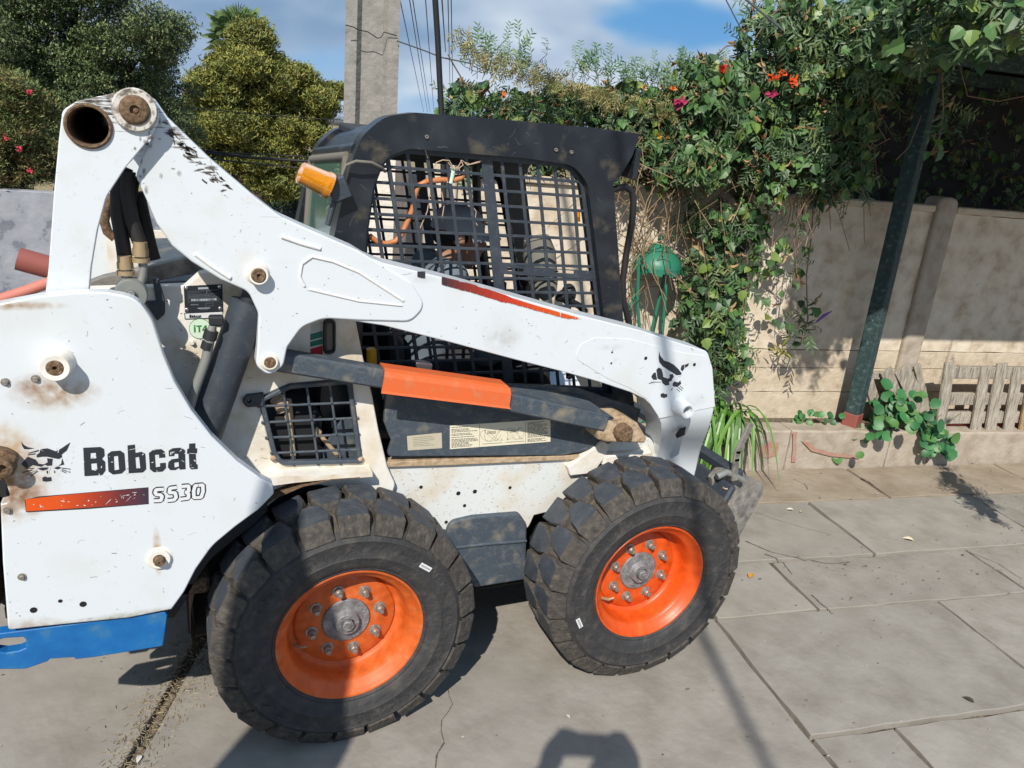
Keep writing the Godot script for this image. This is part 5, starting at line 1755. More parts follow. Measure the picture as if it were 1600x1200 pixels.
	obj("body_side", s1, mats.dusty_white, L)
	var s2 := Shape.new()
	s2.plate(rear, -2.115, -2.15, 0.005, [], 2, MIRROR)
	obj("body_side", s2, mats.dusty_white, L)
	chips("paint_chips", Poly.round([-0.035, 1.363, 0, 0.056, 1.389, 0, 0.209, 1.085, 0, 0.223, 0.851, 0, 0.153, 0.818, 0, -0.045, 1.169, 0]), -2.1142, 35, L, 4, 0.0, 0.8)
	# fender lip over the rear wheel
	var lip := Shape.new()
	var lf := [Vector3(0.194, 0.818, -2.115), Vector3(0.258, 0.822, -2.115), Vector3(0.368, 0.813, -2.115), Vector3(0.514, 0.809, -2.115)]
	var lb := [Vector3(0.222, 0.787, -2.115), Vector3(0.285, 0.79, -2.115), Vector3(0.387, 0.79, -2.115), Vector3(0.515, 0.785, -2.115)]
	for k in 3:
		lip.quad(lf[k], lf[k + 1], lf[k + 1] + Vector3(0, 0, 0.05), lf[k] + Vector3(0, 0, 0.05), Vector3(0, 1, 0))
		lip.quad(lf[k] + Vector3(0, 0, 0.05), lf[k + 1] + Vector3(0, 0, 0.05), lb[k + 1] + Vector3(0, 0.008, 0.05), lb[k] + Vector3(0, 0.008, 0.05), Vector3(0, 0, 1))
		lip.quad(lb[k] + Vector3(0, 0.008, 0.05), lb[k + 1] + Vector3(0, 0.008, 0.05), lb[k + 1], lb[k], Vector3(0, -1, 0))
	lip.quad(lf[3], lf[3] + Vector3(0, 0, 0.05), lb[3] + Vector3(0, 0.008, 0.05), lb[3], Vector3(1, 0, 0))
	obj("fender_lip", lip, mats.dusty_white, L)
	var well := Shape.new()
	for k in 10:
		var a0 := PI * (0.46 + 0.62 * k / 10.0); var a1 := PI * (0.46 + 0.62 * (k + 1) / 10.0)
		var c := Vector3(0.422, 0.37, -2.06)
		well.quad(c + Vector3(cos(a0), sin(a0), 0) * 0.43, c + Vector3(cos(a1), sin(a1), 0) * 0.43, c + Vector3(cos(a1), sin(a1), 0) * 0.43 - Vector3(0, 0, 0.16), c + Vector3(cos(a0), sin(a0), 0) * 0.43 - Vector3(0, 0, 0.16), -Vector3(cos(a0), sin(a0), 0))
	obj("wheel_well", well, mats.rust, L)
	# grille: frame, bars, and the pipework in the dark behind
	var gf := Shape.new()
	gf.plate(grille, -2.104, -2.120, 0.004, [Poly.inset(Poly.ccw(grille), 0.013)], 2)
	obj("grille_frame", gf, mats.side_plate_steel, L)
	for l in [[Vector3(0.264, 1.072, -2.112), Vector3(0.294, 0.83, -2.112)], [Vector3(0.327, 1.084, -2.112), Vector3(0.364, 0.825, -2.112)], [Vector3(0.391, 1.089, -2.112), Vector3(0.43, 0.82, -2.112)], [Vector3(0.454, 1.09, -2.112), Vector3(0.482, 0.82, -2.112)], [Vector3(0.194, 1.021, -2.112), Vector3(0.47, 1.016, -2.112)], [Vector3(0.204, 0.972, -2.112), Vector3(0.479, 0.967, -2.112)], [Vector3(0.213, 0.925, -2.112), Vector3(0.484, 0.915, -2.112)], [Vector3(0.227, 0.876, -2.112), Vector3(0.489, 0.865, -2.112)]]:
		var b := Shape.new()
		b.tube([l[0], l[1]], 0.0040, 6)
		obj("grille_bar", b, mats.side_plate_steel, L)
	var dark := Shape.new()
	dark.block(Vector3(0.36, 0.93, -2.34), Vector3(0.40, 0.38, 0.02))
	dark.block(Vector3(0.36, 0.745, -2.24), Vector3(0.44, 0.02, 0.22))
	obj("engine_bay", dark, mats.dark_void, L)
	var pipe := Shape.new()
	pipe.tube([Vector3(0.279, 1.022, -2.15), Vector3(0.291, 0.911, -2.15), Vector3(0.296, 0.825, -2.15)], 0.013, 10)
	pipe.tube([Vector3(0.25, 1.029, -2.15), Vector3(0.271, 0.993, -2.15)], 0.02, 10)
	pipe.tube([Vector3(0.322, 0.949, -2.15), Vector3(0.374, 0.905, -2.15), Vector3(0.428, 0.833, -2.15)], 0.007, 8)
	pipe.block(Vector3(0.355, 0.922, -2.15), Vector3(0.03, 0.045, 0.02), 0.004, Vector3(0, 0, 0.7))
	obj("pipework", pipe, mats.tan_cloth, L)
	var pl := Shape.new()
	pl.plate(flat_list([0.314, 0.85, 0, 0.34, 0.875, 0, 0.387, 0.854, 0, 0.443, 0.943, 0, 0.502, 0.939, 0, 0.507, 0.796, 0, 0.321, 0.81, 0]), -2.17, -2.18, 0.002)
	obj("inner_panel", pl, mats.side_plate_steel, L)
	var gb := Shape.new()
	for q in [Vector3(0.235, 0.861, -2.108), Vector3(0.487, 0.836, -2.108)]:
		gb = Shape.new()
		gb.ball(q, Vector3(0.009, 0.009, 0.007))
		obj("grille_bolt", gb, mats.tan_dirt, L)
	var ear := Shape.new()
	ear.plate(Poly.round([0.153, 1.043, 0.013, 0.167, 1.059, 0.01, 0.211, 1.062, 0, 0.211, 1.024, 0, 0.166, 1.023, 0.01]), -2.100, -2.115, 0.003, [Poly.circle(Vector2(Vector3(0.172, 1.042, -2.105).x, Vector3(0.172, 1.042, -2.105).y), 0.005, 10)], 2)
	obj("grille_ear", ear, mats.dark_blue_steel, L)
	# stickers and the tail lamp on the pillar
	for q in [[[0.341, 1.252, 0, 0.37, 1.264, 0, 0.37, 1.236, 0, 0.341, 1.23, 0], "sticker_grey"], [[0.339, 1.226, 0, 0.372, 1.235, 0, 0.372, 1.216, 0, 0.339, 1.208, 0], "sticker_green"], [[0.339, 1.204, 0, 0.372, 1.212, 0, 0.373, 1.196, 0, 0.339, 1.189, 0], "sticker_green"], [[0.339, 1.183, 0, 0.373, 1.192, 0, 0.373, 1.162, 0, 0.341, 1.163, 0], "sticker_red"]]:
		print_shape("sticker", [flat_list(q[0])], -2.1135, mats[q[1]], L)
	var lamp := Shape.new()
	lamp.plate(Poly.round([0.373, 1.269, 0.016, 0.407, 1.27, 0.016, 0.408, 1.17, 0.016, 0.374, 1.167, 0.016], 5), -2.098, -2.12, 0.006, [Poly.round([0.38, 1.26, 0.011, 0.4, 1.261, 0.011, 0.401, 1.18, 0.011, 0.381, 1.177, 0.011], 4)], 3)
	obj("lamp_bezel", lamp, mats.black_plastic, L)
	lamp = Shape.new()
	lamp.plate(Poly.round([0.38, 1.26, 0.011, 0.4, 1.261, 0.011, 0.401, 1.18, 0.011, 0.381, 1.177, 0.011], 4), -2.105, -2.115, 0.003)
	obj("lamp_lens", lamp, mats.rubber_seal, L)
	# plates on the body: black spec plate with rivets, name strip, green round sticker, two bolts
	var pq := flat_list([0.02, 1.361, 0, 0.113, 1.366, 0, 0.112, 1.294, 0, 0.02, 1.292, 0])
	var sp := Shape.new()
	for k in 2:
		var t := [Vector2(0, 0), Vector2(1, 0), Vector2(1, 1), Vector2(0, 1)]
		var i: Array = [[0, 1, 2], [0, 2, 3]][k]
		var n3 := Vector3(0, 0, 1)
		var z3 := -2.112
		sp.tri(Vector3(pq[i[0]].x, pq[i[0]].y, z3), Vector3(pq[i[1]].x, pq[i[1]].y, z3), Vector3(pq[i[2]].x, pq[i[2]].y, z3), n3, n3, n3, t[i[0]], t[i[1]], t[i[2]])
	obj("spec_plate", sp, mats.spec_plate, L)
	var rv := Shape.new()
	for q in [Vector3(0.026, 1.356, -2.112), Vector3(0.106, 1.359, -2.112), Vector3(0.025, 1.299, -2.112), Vector3(0.106, 1.301, -2.112)]:
		rv = Shape.new()
		rv.ball(q, Vector3(0.0055, 0.0055, 0.003), 6, 10)
		obj("rivet", rv, mats.chrome, L)
	print_shape("name_strip_border", [flat_list([0.018, 1.29, 0, 0.112, 1.294, 0, 0.111, 1.275, 0, 0.019, 1.273, 0])], -2.1130, mats.decal_black, L)
	print_shape("name_strip", [flat_list([0.02, 1.288, 0, 0.111, 1.292, 0, 0.111, 1.277, 0, 0.021, 1.275, 0])], -2.1124, mats.decal_white, L)
	var nm: Vector3 = Vector3(0.03, 1.277, -2.112)
	print_raw("name_strip_word", word_shapes(0.115, Vector2(nm.x, nm.y)), -2.1118, mats.decal_black, L)
	var gc: Vector3 = Vector3(0.055, 1.247, -2.112)
	print_shape("round_sticker_ring", [Poly.circle(Vector2(gc.x, gc.y), 0.0275, 28)], -2.1130, mats.decal_green, L)
	print_shape("round_sticker", [Poly.circle(Vector2(gc.x, gc.y), 0.0262, 28)], -2.1124, mats.pale_green_paint, L)
	var tm := TextMesh.new()
	tm.text = "iT4"
	tm.font_size = 32
	tm.pixel_size = 0.0008
	tm.depth = 0.0004
	var sf := SystemFont.new()
	sf.font_names = PackedStringArray(["Droid Sans"])
	sf.font_weight = 700
	tm.font = sf
	var it := MeshInstance3D.new()
	it.name = "round_sticker_print"
	it.mesh = tm
	it.material_override = mats.decal_green
	L.add_child(it, true)
	it.position = Vector3(gc.x, gc.y, -2.1115) - L.position
	var bb := Shape.new()
	for q in [Vector3(0.034, 1.21, -2.114), Vector3(0.04, 1.169, -2.114)]:
		bb = Shape.new()
		bolt(bb, q, 0.0055, 0.010)
		obj("body_bolt", bb, mats.dusty_white, L)
	# --- upright: the big white rear plate with the maker's name
	var up_poly := Poly.round([-0.45, 1.347, 0, -0.346, 1.365, 0, -0.274, 1.381, 0, -0.21, 1.389, 0, -0.143, 1.39, 0.076, -0.08, 1.376, 0.079, -0.052, 1.324, 0.08, -0.032, 1.237, 0, -0.011, 1.169, 0.112, 0.023, 1.095, 0, 0.067, 1.023, 0, 0.126, 0.949, 0, 0.181, 0.897, 0, 0.21, 0.877, 0.008, 0.213, 0.849, 0.013, 0.173, 0.807, 0, 0.115, 0.765, 0.142, 0.057, 0.717, 0.14, 0.014, 0.653, 0.092, -0.016, 0.591, 0, -0.049, 0.543, 0, -0.152, 0.537, 0, -0.413, 0.554, 0.008, -0.405, 0.739, 0, -0.394, 0.893, 0, -0.382, 0.895, 0, -0.373, 0.91, 0, -0.379, 0.95, 0, -0.387, 0.963, 0, -0.494, 0.975, 0], 5)
	var up := Shape.new()
	up.plate(up_poly, -1.905, -1.940, 0.005, [], 3)
	var up_part := obj("upright", up, mats.upright_paint, L)
	var upright := up_part
	for q in [Vector3(-0.355, 0.601, -1.93), Vector3(-0.249, 0.598, -1.93)]:
		var dk := Shape.new()
		dk.flat_poly(Poly.circle(Vector2(q.x, q.y), 0.0080, 16), -1.9042)
		obj("bolt_hole", dk, mats.dark_void, upright)
	up = Shape.new()
	up.plate(up_poly, -1.905, -1.940, 0.005, [], 2, FAR_ARM.translated(Vector3(0, -0.16, 0)))
	obj("upright", up, mats.white_paint, L)
	for m in [Transform3D(), FAR_ARM]:
		up = Shape.new()
		up.plate(up_poly, -2.06, -2.085, 0.003, [], 1, m.translated(Vector3(0.0, -0.13 if m == Transform3D() else -0.2, 0)))
		obj("inner_upright", up, mats.dark_metal if m == Transform3D() else mats.dusty_white, L)
	chips("paint_chips", up_poly, -1.9044, 45, upright, 6, 0.0, 0.7)
	# return flange of the upright's front edge
	var tail := Shape.new()
	tail.block(Vector3(-0.50, 0.70, -2.62), Vector3(0.08, 0.40, 1.2), 0.02)
	obj("tailgate", tail, mats.rust, L)
	for q in [[Vector3(-0.251, 1.23, -1.905), 0.0305, 0.046, 0.036], [Vector3(-0.07, 0.701, -1.905), 0.026, 0.010, 0.024]]:
		var s := Shape.new()
		pin(s, q[0], q[1], q[2])
		obj("pivot_boss", s, mats.dusty_white, upright)
		s = Shape.new()
		pin_core(s, q[0], q[3], q[2] * (1.0 if q[2] > 0.02 else 2.4))
		obj("pivot_pin", s, mats.rust, upright)
	for q in [Vector3(-0.296, 1.193, -1.905), Vector3(-0.354, 1.188, -1.905), Vector3(-0.381, 0.876, -1.905), Vector3(-0.37, 0.697, -1.905)]:
		var s := Shape.new()
		bolt(s, q, 0.0062, 0.008)
		obj("bolt", s, mats.bolt_metal, upright)
	var hole2 := Shape.new()
	hole2.flat_poly(Poly.circle(Vector2(Vector3(-0.297, 0.616, -1.904).x, Vector3(-0.297, 0.616, -1.904).y), 0.005, 12), -1.9043)
	obj("bolt_hole", hole2, mats.dark_void, upright)
	var latch := Shape.new()
	latch.plate(Poly.round([-0.446, 1.06, 0, -0.365, 1.033, 0.01, -0.345, 1.017, 0.012, -0.354, 0.976, 0.012, -0.379, 0.963, 0.007, -0.456, 0.971, 0], 4), -1.875, -1.905, 0.008)
	latch.lathe([Vector2(0.022, 0.0), Vector2(0.022, 0.02), Vector2(0.013, 0.024), Vector2(0.012, 0.01), Vector2(0, 0.01)], facing(Vector3(-0.374, 1.001, -1.876)), 18, -1.0)
	obj("latch", latch, mats.rust, L)
	# the print on it: cat's head, name, model bar and number
	var cat := []
	for l in [[-0.338, 1.045, 0, -0.334, 1.037, 0, -0.326, 1.03, 0, -0.314, 1.026, 0, -0.327, 1.025, 0, -0.334, 1.026, 0, -0.337, 1.034, 0], [-0.326, 1.016, 0, -0.305, 1.022, 0, -0.307, 1.018, 0, -0.327, 1.014, 0], [-0.329, 1.012, 0, -0.312, 1.014, 0, -0.314, 1.011, 0, -0.328, 1.01, 0], [-0.302, 1.023, 0, -0.288, 1.024, 0, -0.272, 1.015, 0, -0.261, 1.021, 0, -0.241, 1.035, 0, -0.25, 1.015, 0, -0.261, 1.006, 0, -0.261, 0.999, 0, -0.268, 0.995, 0, -0.28, 0.999, 0, -0.29, 1.003, 0, -0.3, 1.004, 0, -0.311, 1.003, 0, -0.312, 1.009, 0, -0.305, 1.014, 0], [-0.329, 1.007, 0, -0.314, 0.998, 0, -0.309, 0.987, 0, -0.296, 0.984, 0, -0.305, 0.979, 0, -0.321, 0.985, 0, -0.331, 0.978, 0, -0.339, 0.983, 0, -0.343, 0.99, 0], [-0.291, 0.999, 0, -0.28, 0.997, 0, -0.283, 0.98, 0, -0.293, 0.98, 0, -0.298, 0.985, 0, -0.291, 0.989, 0], [-0.261, 0.997, 0, -0.258, 0.98, 0, -0.27, 0.978, 0, -0.264, 0.983, 0], [-0.313, 0.975, 0, -0.304, 0.977, 0, -0.29, 0.976, 0, -0.294, 0.971, 0, -0.303, 0.969, 0], [-0.28, 0.973, 0, -0.271, 0.977, 0, -0.264, 0.972, 0, -0.273, 0.969, 0], [-0.295, 0.967, 0, -0.292, 0.968, 0, -0.293, 0.96, 0, -0.295, 0.961, 0], [-0.28, 0.966, 0, -0.278, 0.967, 0, -0.278, 0.961, 0, -0.28, 0.96, 0], [-0.305, 0.951, 0, -0.299, 0.954, 0, -0.295, 0.951, 0, -0.287, 0.951, 0, -0.287, 0.941, 0, -0.297, 0.94, 0, -0.305, 0.942, 0], [-0.338, 0.98, 0, -0.319, 0.977, 0, -0.319, 0.975, 0, -0.337, 0.978, 0], [-0.343, 0.969, 0, -0.323, 0.974, 0, -0.322, 0.972, 0, -0.342, 0.967, 0], [-0.336, 0.962, 0, -0.316, 0.971, 0, -0.316, 0.97, 0, -0.335, 0.961, 0], [-0.328, 0.959, 0, -0.313, 0.97, 0, -0.312, 0.968, 0, -0.327, 0.957, 0], [-0.265, 0.973, 0, -0.246, 0.968, 0, -0.246, 0.966, 0, -0.266, 0.971, 0], [-0.263, 0.969, 0, -0.247, 0.959, 0, -0.248, 0.958, 0, -0.264, 0.967, 0], [-0.266, 0.967, 0, -0.255, 0.958, 0, -0.256, 0.957, 0, -0.267, 0.965, 0]]:
		cat.append(flat_list(l))
	print_shape("cat_emblem", cat, -1.9042, mats.decal_black, upright)
	print_raw("maker_lettering", word_shapes(), -1.9042, mats.decal_black, upright)
	chips("lettering_wear", Poly.round([-0.332, 1.045, 0, 0.034, 1.014, 0, 0.031, 0.924, 0, -0.342, 0.934, 0]), -1.9036, 60, upright, 21, 1.0, 0.9)
	print_shape("model_bar_border", [Poly.round([-0.345, 0.899, 0.004, -0.317, 0.904, 0, -0.211, 0.903, 0, -0.084, 0.902, 0, -0.086, 0.856, 0, -0.215, 0.859, 0, -0.346, 0.866, 0.004])], -1.9044, mats.decal_black, upright)
	var bar := Shape.new()
	var bt := [Vector3(-0.343, 0.9, -1.904), Vector3(-0.278, 0.902, -1.904), Vector3(-0.212, 0.902, -1.904), Vector3(-0.146, 0.901, -1.904), Vector3(-0.085, 0.9, -1.904)]
	var bbm := [Vector3(-0.345, 0.869, -1.904), Vector3(-0.281, 0.866, -1.904), Vector3(-0.215, 0.863, -1.904), Vector3(-0.149, 0.86, -1.904), Vector3(-0.086, 0.857, -1.904)]
	var inks := [Color(0.66, 0.085, 0.006), Color(0.62, 0.075, 0.008), Color(0.40, 0.045, 0.015), Color(0.14, 0.025, 0.03), Color(0.035, 0.03, 0.05)]
	for k in 4:
		for t in [[bt[k], bt[k + 1], bbm[k + 1], [k, k + 1, k + 1]], [bt[k], bbm[k + 1], bbm[k], [k, k + 1, k]]]:
			var before := bar.c.size()
			var vz := Vector3(0, 0, 1)
			bar.tri(t[0], t[1], t[2], vz, vz, vz)
			for j in 3:
				var vv: Vector3 = bar.v[before + j]
				for m in 3:
					if vv.is_equal_approx(t[m]):
						bar.c[before + j] = inks[t[3][m]]
	obj("model_bar", bar, mats.decal_ink, upright)
	chips("bar_wear", Poly.round([-0.341, 0.897, 0, -0.087, 0.897, 0, -0.089, 0.86, 0, -0.343, 0.871, 0]), -1.9030, 30, upright, 22, 0.9, 0.9)
	var digits := [
		[[-0.05, 0.893, 0, -0.067, 0.894, 0, -0.07, 0.886, 0, -0.067, 0.88, 0, -0.058, 0.879, 0, -0.055, 0.873, 0, -0.058, 0.863, 0, -0.074, 0.864, 0]],
		[[-0.02, 0.895, 0, -0.036, 0.894, 0, -0.038, 0.882, 0, -0.025, 0.881, 0, -0.023, 0.868, 0, -0.028, 0.861, 0, -0.043, 0.861, 0]],
		[[-0.009, 0.896, 0, 0.007, 0.896, 0, 0.007, 0.882, 0, 0, 0.879, 0, 0.006, 0.874, 0, 0.005, 0.862, 0, -0.013, 0.861, 0]],
		[[0.03, 0.895, 0, 0.022, 0.895, 0, 0.018, 0.88, 0, 0.018, 0.862, 0, 0.027, 0.861, 0], [0.029, 0.895, 0, 0.04, 0.895, 0, 0.04, 0.877, 0, 0.035, 0.861, 0, 0.027, 0.861, 0]]]
	for pass_ in 2:
		var polys := []
		for dgt in digits:
			for l in dgt:
				for p in Geometry2D.offset_polyline(flat_list(l), 0.0072 if pass_ == 0 else 0.0041, Geometry2D.JOIN_ROUND, Geometry2D.END_ROUND):
					if not Geometry2D.is_polygon_clockwise(p):
						polys.append(p)
		print_shape("model_number_outline" if pass_ == 0 else "model_number", polys, -1.9044 if pass_ == 0 else -1.9036, mats.decal_black if pass_ == 0 else mats.decal_white, upright)
	# --- blue guard under the upright
	var guard := Poly.round([-0.524, 0.536, 0, -0.432, 0.542, 0, -0.296, 0.538, 0, -0.065, 0.533, 0.006, -0.06, 0.52, 0.006, -0.075, 0.427, 0.008, -0.234, 0.428, 0, -0.28, 0.431, 0, -0.284, 0.438, 0, -0.335, 0.445, 0, -0.341, 0.439, 0, -0.39, 0.427, 0.027, -0.443, 0.439, 0.039, -0.531, 0.471, 0], 5)
	var slot := Poly.round([-0.447, 0.521, 0, -0.426, 0.526, 0, -0.386, 0.521, 0, -0.381, 0.513, 0, -0.384, 0.489, 0, -0.398, 0.484, 0, -0.425, 0.484, 0, -0.448, 0.493, 0], 4)
	for m in [Transform3D()]:
		var s := Shape.new()
		s.plate(guard, -1.915, -1.945, 0.004, [slot], 3, m)
		obj("lower_guard", s, mats.blue_paint, L)
	var under := Shape.new()
	under.block(Vector3(-0.2, 0.5, -2.66), Vector3(0.5, 0.05, 1.2), 0.01)
	obj("rear_floor", under, mats.rust, L)
	# --- rear link
	var link := Poly.round([-0.323, 1.168, 0, -0.272, 1.346, 0, -0.255, 1.433, 0, -0.23, 1.6, 0, -0.211, 1.713, 0, -0.2, 1.769, 0.026, -0.172, 1.79, 0, -0.123, 1.806, 0, -0.088, 1.817, 0.037, -0.045, 1.825, 0.038, -0.016, 1.801, 0.038, -0.014, 1.764, 0.031, -0.033, 1.728, 0.018, -0.088, 1.659, 0.076, -0.13, 1.594, 0.076, -0.153, 1.52, 0.076, -0.172, 1.434, 0, -0.183, 1.36, 0, -0.182, 1.161, 0, -0.259, 1.101, 0], 6)
	for m in [Transform3D(), FAR_ARM]:
		var s := Shape.new()
		s.plate(link, -1.948, -1.978, 0.003, [Poly.circle(Vector2(Vector3(-0.154, 1.741, -1.948).x, Vector3(-0.154, 1.741, -1.948).y), 0.0415, 28)], 3, m)
		obj("rear_link", s, mats.worn_paint, L)
	var tube := Shape.new()
	var tc: Vector3 = Vector3(-0.154, 1.741, -1.948)
	tube.lathe([Vector2(0.0475, -0.004), Vector2(0.0465, 0.005), Vector2(0.043, 0.008), Vector2(0.040, 0.007), Vector2(0.0385, -0.01), Vector2(0.038, -0.5)], facing(tc), 36, 1.0)
	tube.lathe([Vector2(0.041, -1.25), Vector2(0.041, -0.01)], facing(tc), 36, -1.0)
	obj("cross_tube", tube, mats.rust, L)
	var tp: Vector3 = Vector3(-0.062, 1.782, -1.948)
	var boss := Shape.new()
	boss.lathe([Vector2(0.0455, -0.002), Vector2(0.0455, 0.008), Vector2(0.043, 0.011), Vector2(0.030, 0.011)], facing(tp), 32, -1.0)
	obj("link_boss", boss, mats.grimy_white, L)
	boss = Shape.new()
	boss.lathe([Vector2(0.031, 0.011), Vector2(0.030, 0.015), Vector2(0.023, 0.020), Vector2(0.010, 0.020), Vector2(0.009, 0.012), Vector2(0.0, 0.012)], facing(tp), 26, -1.0)
	boss.ball(tp + Vector3(0.003, -0.002, 0.013), Vector3(0.007, 0.007, 0.006), 6, 8)
	obj("link_pin", boss, mats.rust, L)
	# --- lift arm: rear plate, long beam, reinforcing plate in front, cranked lower end
	var arm_rear := Poly.round([-0.076, 1.796, 0.025, -0.056, 1.817, 0.026, -0.024, 1.812, 0.026, 0.003, 1.771, 0, 0.091, 1.686, 0, 0.189, 1.604, 0, 0.245, 1.562, 0.061, 0.31, 1.534, 0.094, 0.44, 1.482, 0, 0.587, 1.398, 0.061, 0.63, 1.334, 0.048, 0.588, 1.289, 0.047, 0.444, 1.295, 0, 0.353, 1.302, 0.083, 0.297, 1.28, 0.055, 0.26, 1.226, 0.032, 0.25, 1.176, 0.032, 0.214, 1.148, 0.035, 0.18, 1.179, 0.031, 0.185, 1.225, 0.016, 0.19, 1.317, 0.046, 0.167, 1.373, 0.039, 0.103, 1.403, 0, 0.04, 1.445, 0, -0.001, 1.482, 0, -0.032, 1.533, 0, -0.047, 1.577, 0, -0.07, 1.639, 0.026, -0.055, 1.681, 0, -0.031, 1.726, 0], 6)
	var beam := Poly.round([0.407, 1.489, 0, 0.509, 1.449, 0, 0.69, 1.408, 0, 0.887, 1.359, 0, 1.102, 1.303, 0, 1.337, 1.249, 0, 1.522, 1.195, 0, 1.614, 1.171, 0.037, 1.647, 1.111, 0.027, 1.687, 0.969, 0, 1.461, 0.94, 0, 1.44, 0.975, 0.036, 1.394, 1.014, 0.04, 1.333, 1.042, 0, 1.221, 1.08, 0, 1.08, 1.122, 0, 0.904, 1.17, 0, 0.701, 1.228, 0, 0.515, 1.278, 0, 0.411, 1.296, 0], 5)
	var arm_part: Node3D
	for m in [Transform3D(), FAR_ARM]:
		var s := Shape.new()
		s.plate(beam, -1.990, -2.095, 0.004, [], 3, m)
		var arm := obj("lift_arm", s, mats.white_paint, L)
		if m == Transform3D():
			arm_part = arm
		s = Shape.new()
		s.plate(arm_rear, -1.984, -2.10, 0.006, [], 3, m)
		obj("arm_rear_plate", s, mats.worn_paint, arm)
		# the lower end bends inwards behind the tyre
		s = Shape.new()
		var rows := [[Vector3(1.43, 1.01, -1.991), Vector3(1.679, 1.025, -1.99)], [Vector3(1.454, 0.956, -1.991), Vector3(1.688, 0.954, -1.991)], [Vector3(1.477, 0.922, -1.998), Vector3(1.692, 0.918, -1.998)], [Vector3(1.501, 0.881, -2.02), Vector3(1.705, 0.87, -2.02)], [Vector3(1.532, 0.835, -2.058), Vector3(1.727, 0.819, -2.058)], [Vector3(1.559, 0.79, -2.095), Vector3(1.75, 0.769, -2.095)], [Vector3(1.574, 0.742, -2.122), Vector3(1.768, 0.717, -2.122)], [Vector3(1.572, 0.693, -2.136), Vector3(1.777, 0.662, -2.136)], [Vector3(1.564, 0.583, -2.14), Vector3(1.769, 0.533, -2.14)], [Vector3(1.562, 0.424, -2.14), Vector3(1.813, 0.332, -2.14)]]
		var norms := []
		for k in rows.size():
			var dv: Vector3 = rows[mini(k + 1, rows.size() - 1)][0] - rows[maxi(k - 1, 0)][0]
			norms.append(m.basis * Vector3(0, dv.z, -dv.y).normalized())
		norms[0] = m.basis * Vector3(0, 0, 1)
		for k in rows.size() - 1:
			var a: Array = rows[k]; var b: Array = rows[k + 1]
			var back := Vector3(0, 0, -0.10)
			var edge := Vector3(-0.010, 0.0, 0.0)
			var tuck := Vector3(0.0, 0.0, -0.008)
			var n0: Vector3 = norms[k]; var n1: Vector3 = norms[k + 1]
			s.tri(m * a[0], m * (a[1] + edge), m * (b[1] + edge), n0, n0, n1)
			s.tri(m * a[0], m * (b[1] + edge), m * b[0], n0, n1, n1)
			var r0 := (n0 + Vector3(1, 0, 0)).normalized(); var r1 := (n1 + Vector3(1, 0, 0)).normalized()
			s.tri(m * (a[1] + edge), m * (a[1] + tuck), m * (b[1] + tuck), n0, r0, r1)
			s.tri(m * (a[1] + edge), m * (b[1] + tuck), m * (b[1] + edge), n0, r1, n1)
			s.quad(m * (a[0] + back), m * (a[1] + back), m * (b[1] + back), m * (b[0] + back), m.basis * Vector3(0, 0, -1))
			s.quad(m * a[0], m * (a[0] + back), m * (b[0] + back), m * b[0], Vector3(-1, 0, 0))
			s.quad(m * (a[1] + tuck), m * (a[1] + back), m * (b[1] + back), m * (b[1] + tuck), Vector3(1, 0, 0))
		obj("arm_lower_end", s, mats.white_paint, arm)
	chips("paint_chips", arm_rear, -1.9834, 40, arm_part, 7, 0.0, 0.65)
	chips("paint_chips", beam, -1.9894, 24, arm_part, 8, 0.0, 0.65)
	# torn paint along the arm's upper edge
	var torn := Shape.new()
	var tg := RandomNumberGenerator.new()
	tg.seed = 15
	for k in 70:
		var f := pow(tg.randf(), 1.4)
		var c2: Vector2 = Vector2(0.018, 1.745).lerp(Vector2(0.135, 1.625), f) + Vector2(-absf(tg.randfn(0, 0.012)), -absf(tg.randfn(0, 0.012)))
		if not Geometry2D.is_point_in_polygon(c2, Poly.inset(Poly.ccw(arm_rear), 0.004)):
			continue
		var tn := tg.randf_range(0.03, 0.12)
		torn.ink = Color(tn, tn * 0.93, tn * 0.85)
		var pts := PackedVector2Array()
		var d2 := Vector2.from_angle(tg.randfn(-0.45, 0.5))
		var l2 := tg.randf_range(0.002, 0.011)
		for a in 8:
			var q2 := Vector2.from_angle(TAU * a / 8.0) * tg.randf_range(0.45, 1.2)
			pts.append(c2 + d2 * q2.x * l2 + d2.orthogonal() * q2.y * l2 * 0.28)
		torn.flat_poly(Poly.ccw(pts), -1.9831)
	obj("torn_paint", torn, mats.chips, arm_part)
	var rein := Poly.round([1.114, 1.165, 0.049, 1.126, 1.209, 0.036, 1.177, 1.23, 0.045, 1.304, 1.221, 0, 1.51, 1.17, 0, 1.611, 1.156, 0.032, 1.636, 1.106, 0, 1.68, 0.97, 0, 1.462, 0.943, 0, 1.402, 1.014, 0, 1.33, 1.056, 0, 1.241, 1.093, 0], 6)
	var rs := Shape.new()
	rs.plate(rein, -1.9885, -1.992, 0.001)
	obj("reinforcing_plate", rs, mats.white_paint, arm_part)
	chips("paint_chips", rein, -1.9880, 14, arm_part, 9, 0.0, 0.65)
	# pressed ribs
	for l in [[Vector3(0.564, 1.349, -1.984), Vector3(0.441, 1.426, -1.984), Vector3(0.374, 1.453, -1.984), Vector3(0.322, 1.464, -1.984), Vector3(0.297, 1.446, -1.984), Vector3(0.291, 1.413, -1.984), Vector3(0.303, 1.388, -1.984)], [Vector3(0.316, 1.38, -1.985), Vector3(0.443, 1.349, -1.985), Vector3(0.561, 1.336, -1.985)]]:
		var rb := Shape.new()
		rb.tube(l, 0.0042, 8)
		obj("pressed_rib", rb, mats.weld_white, arm_part)
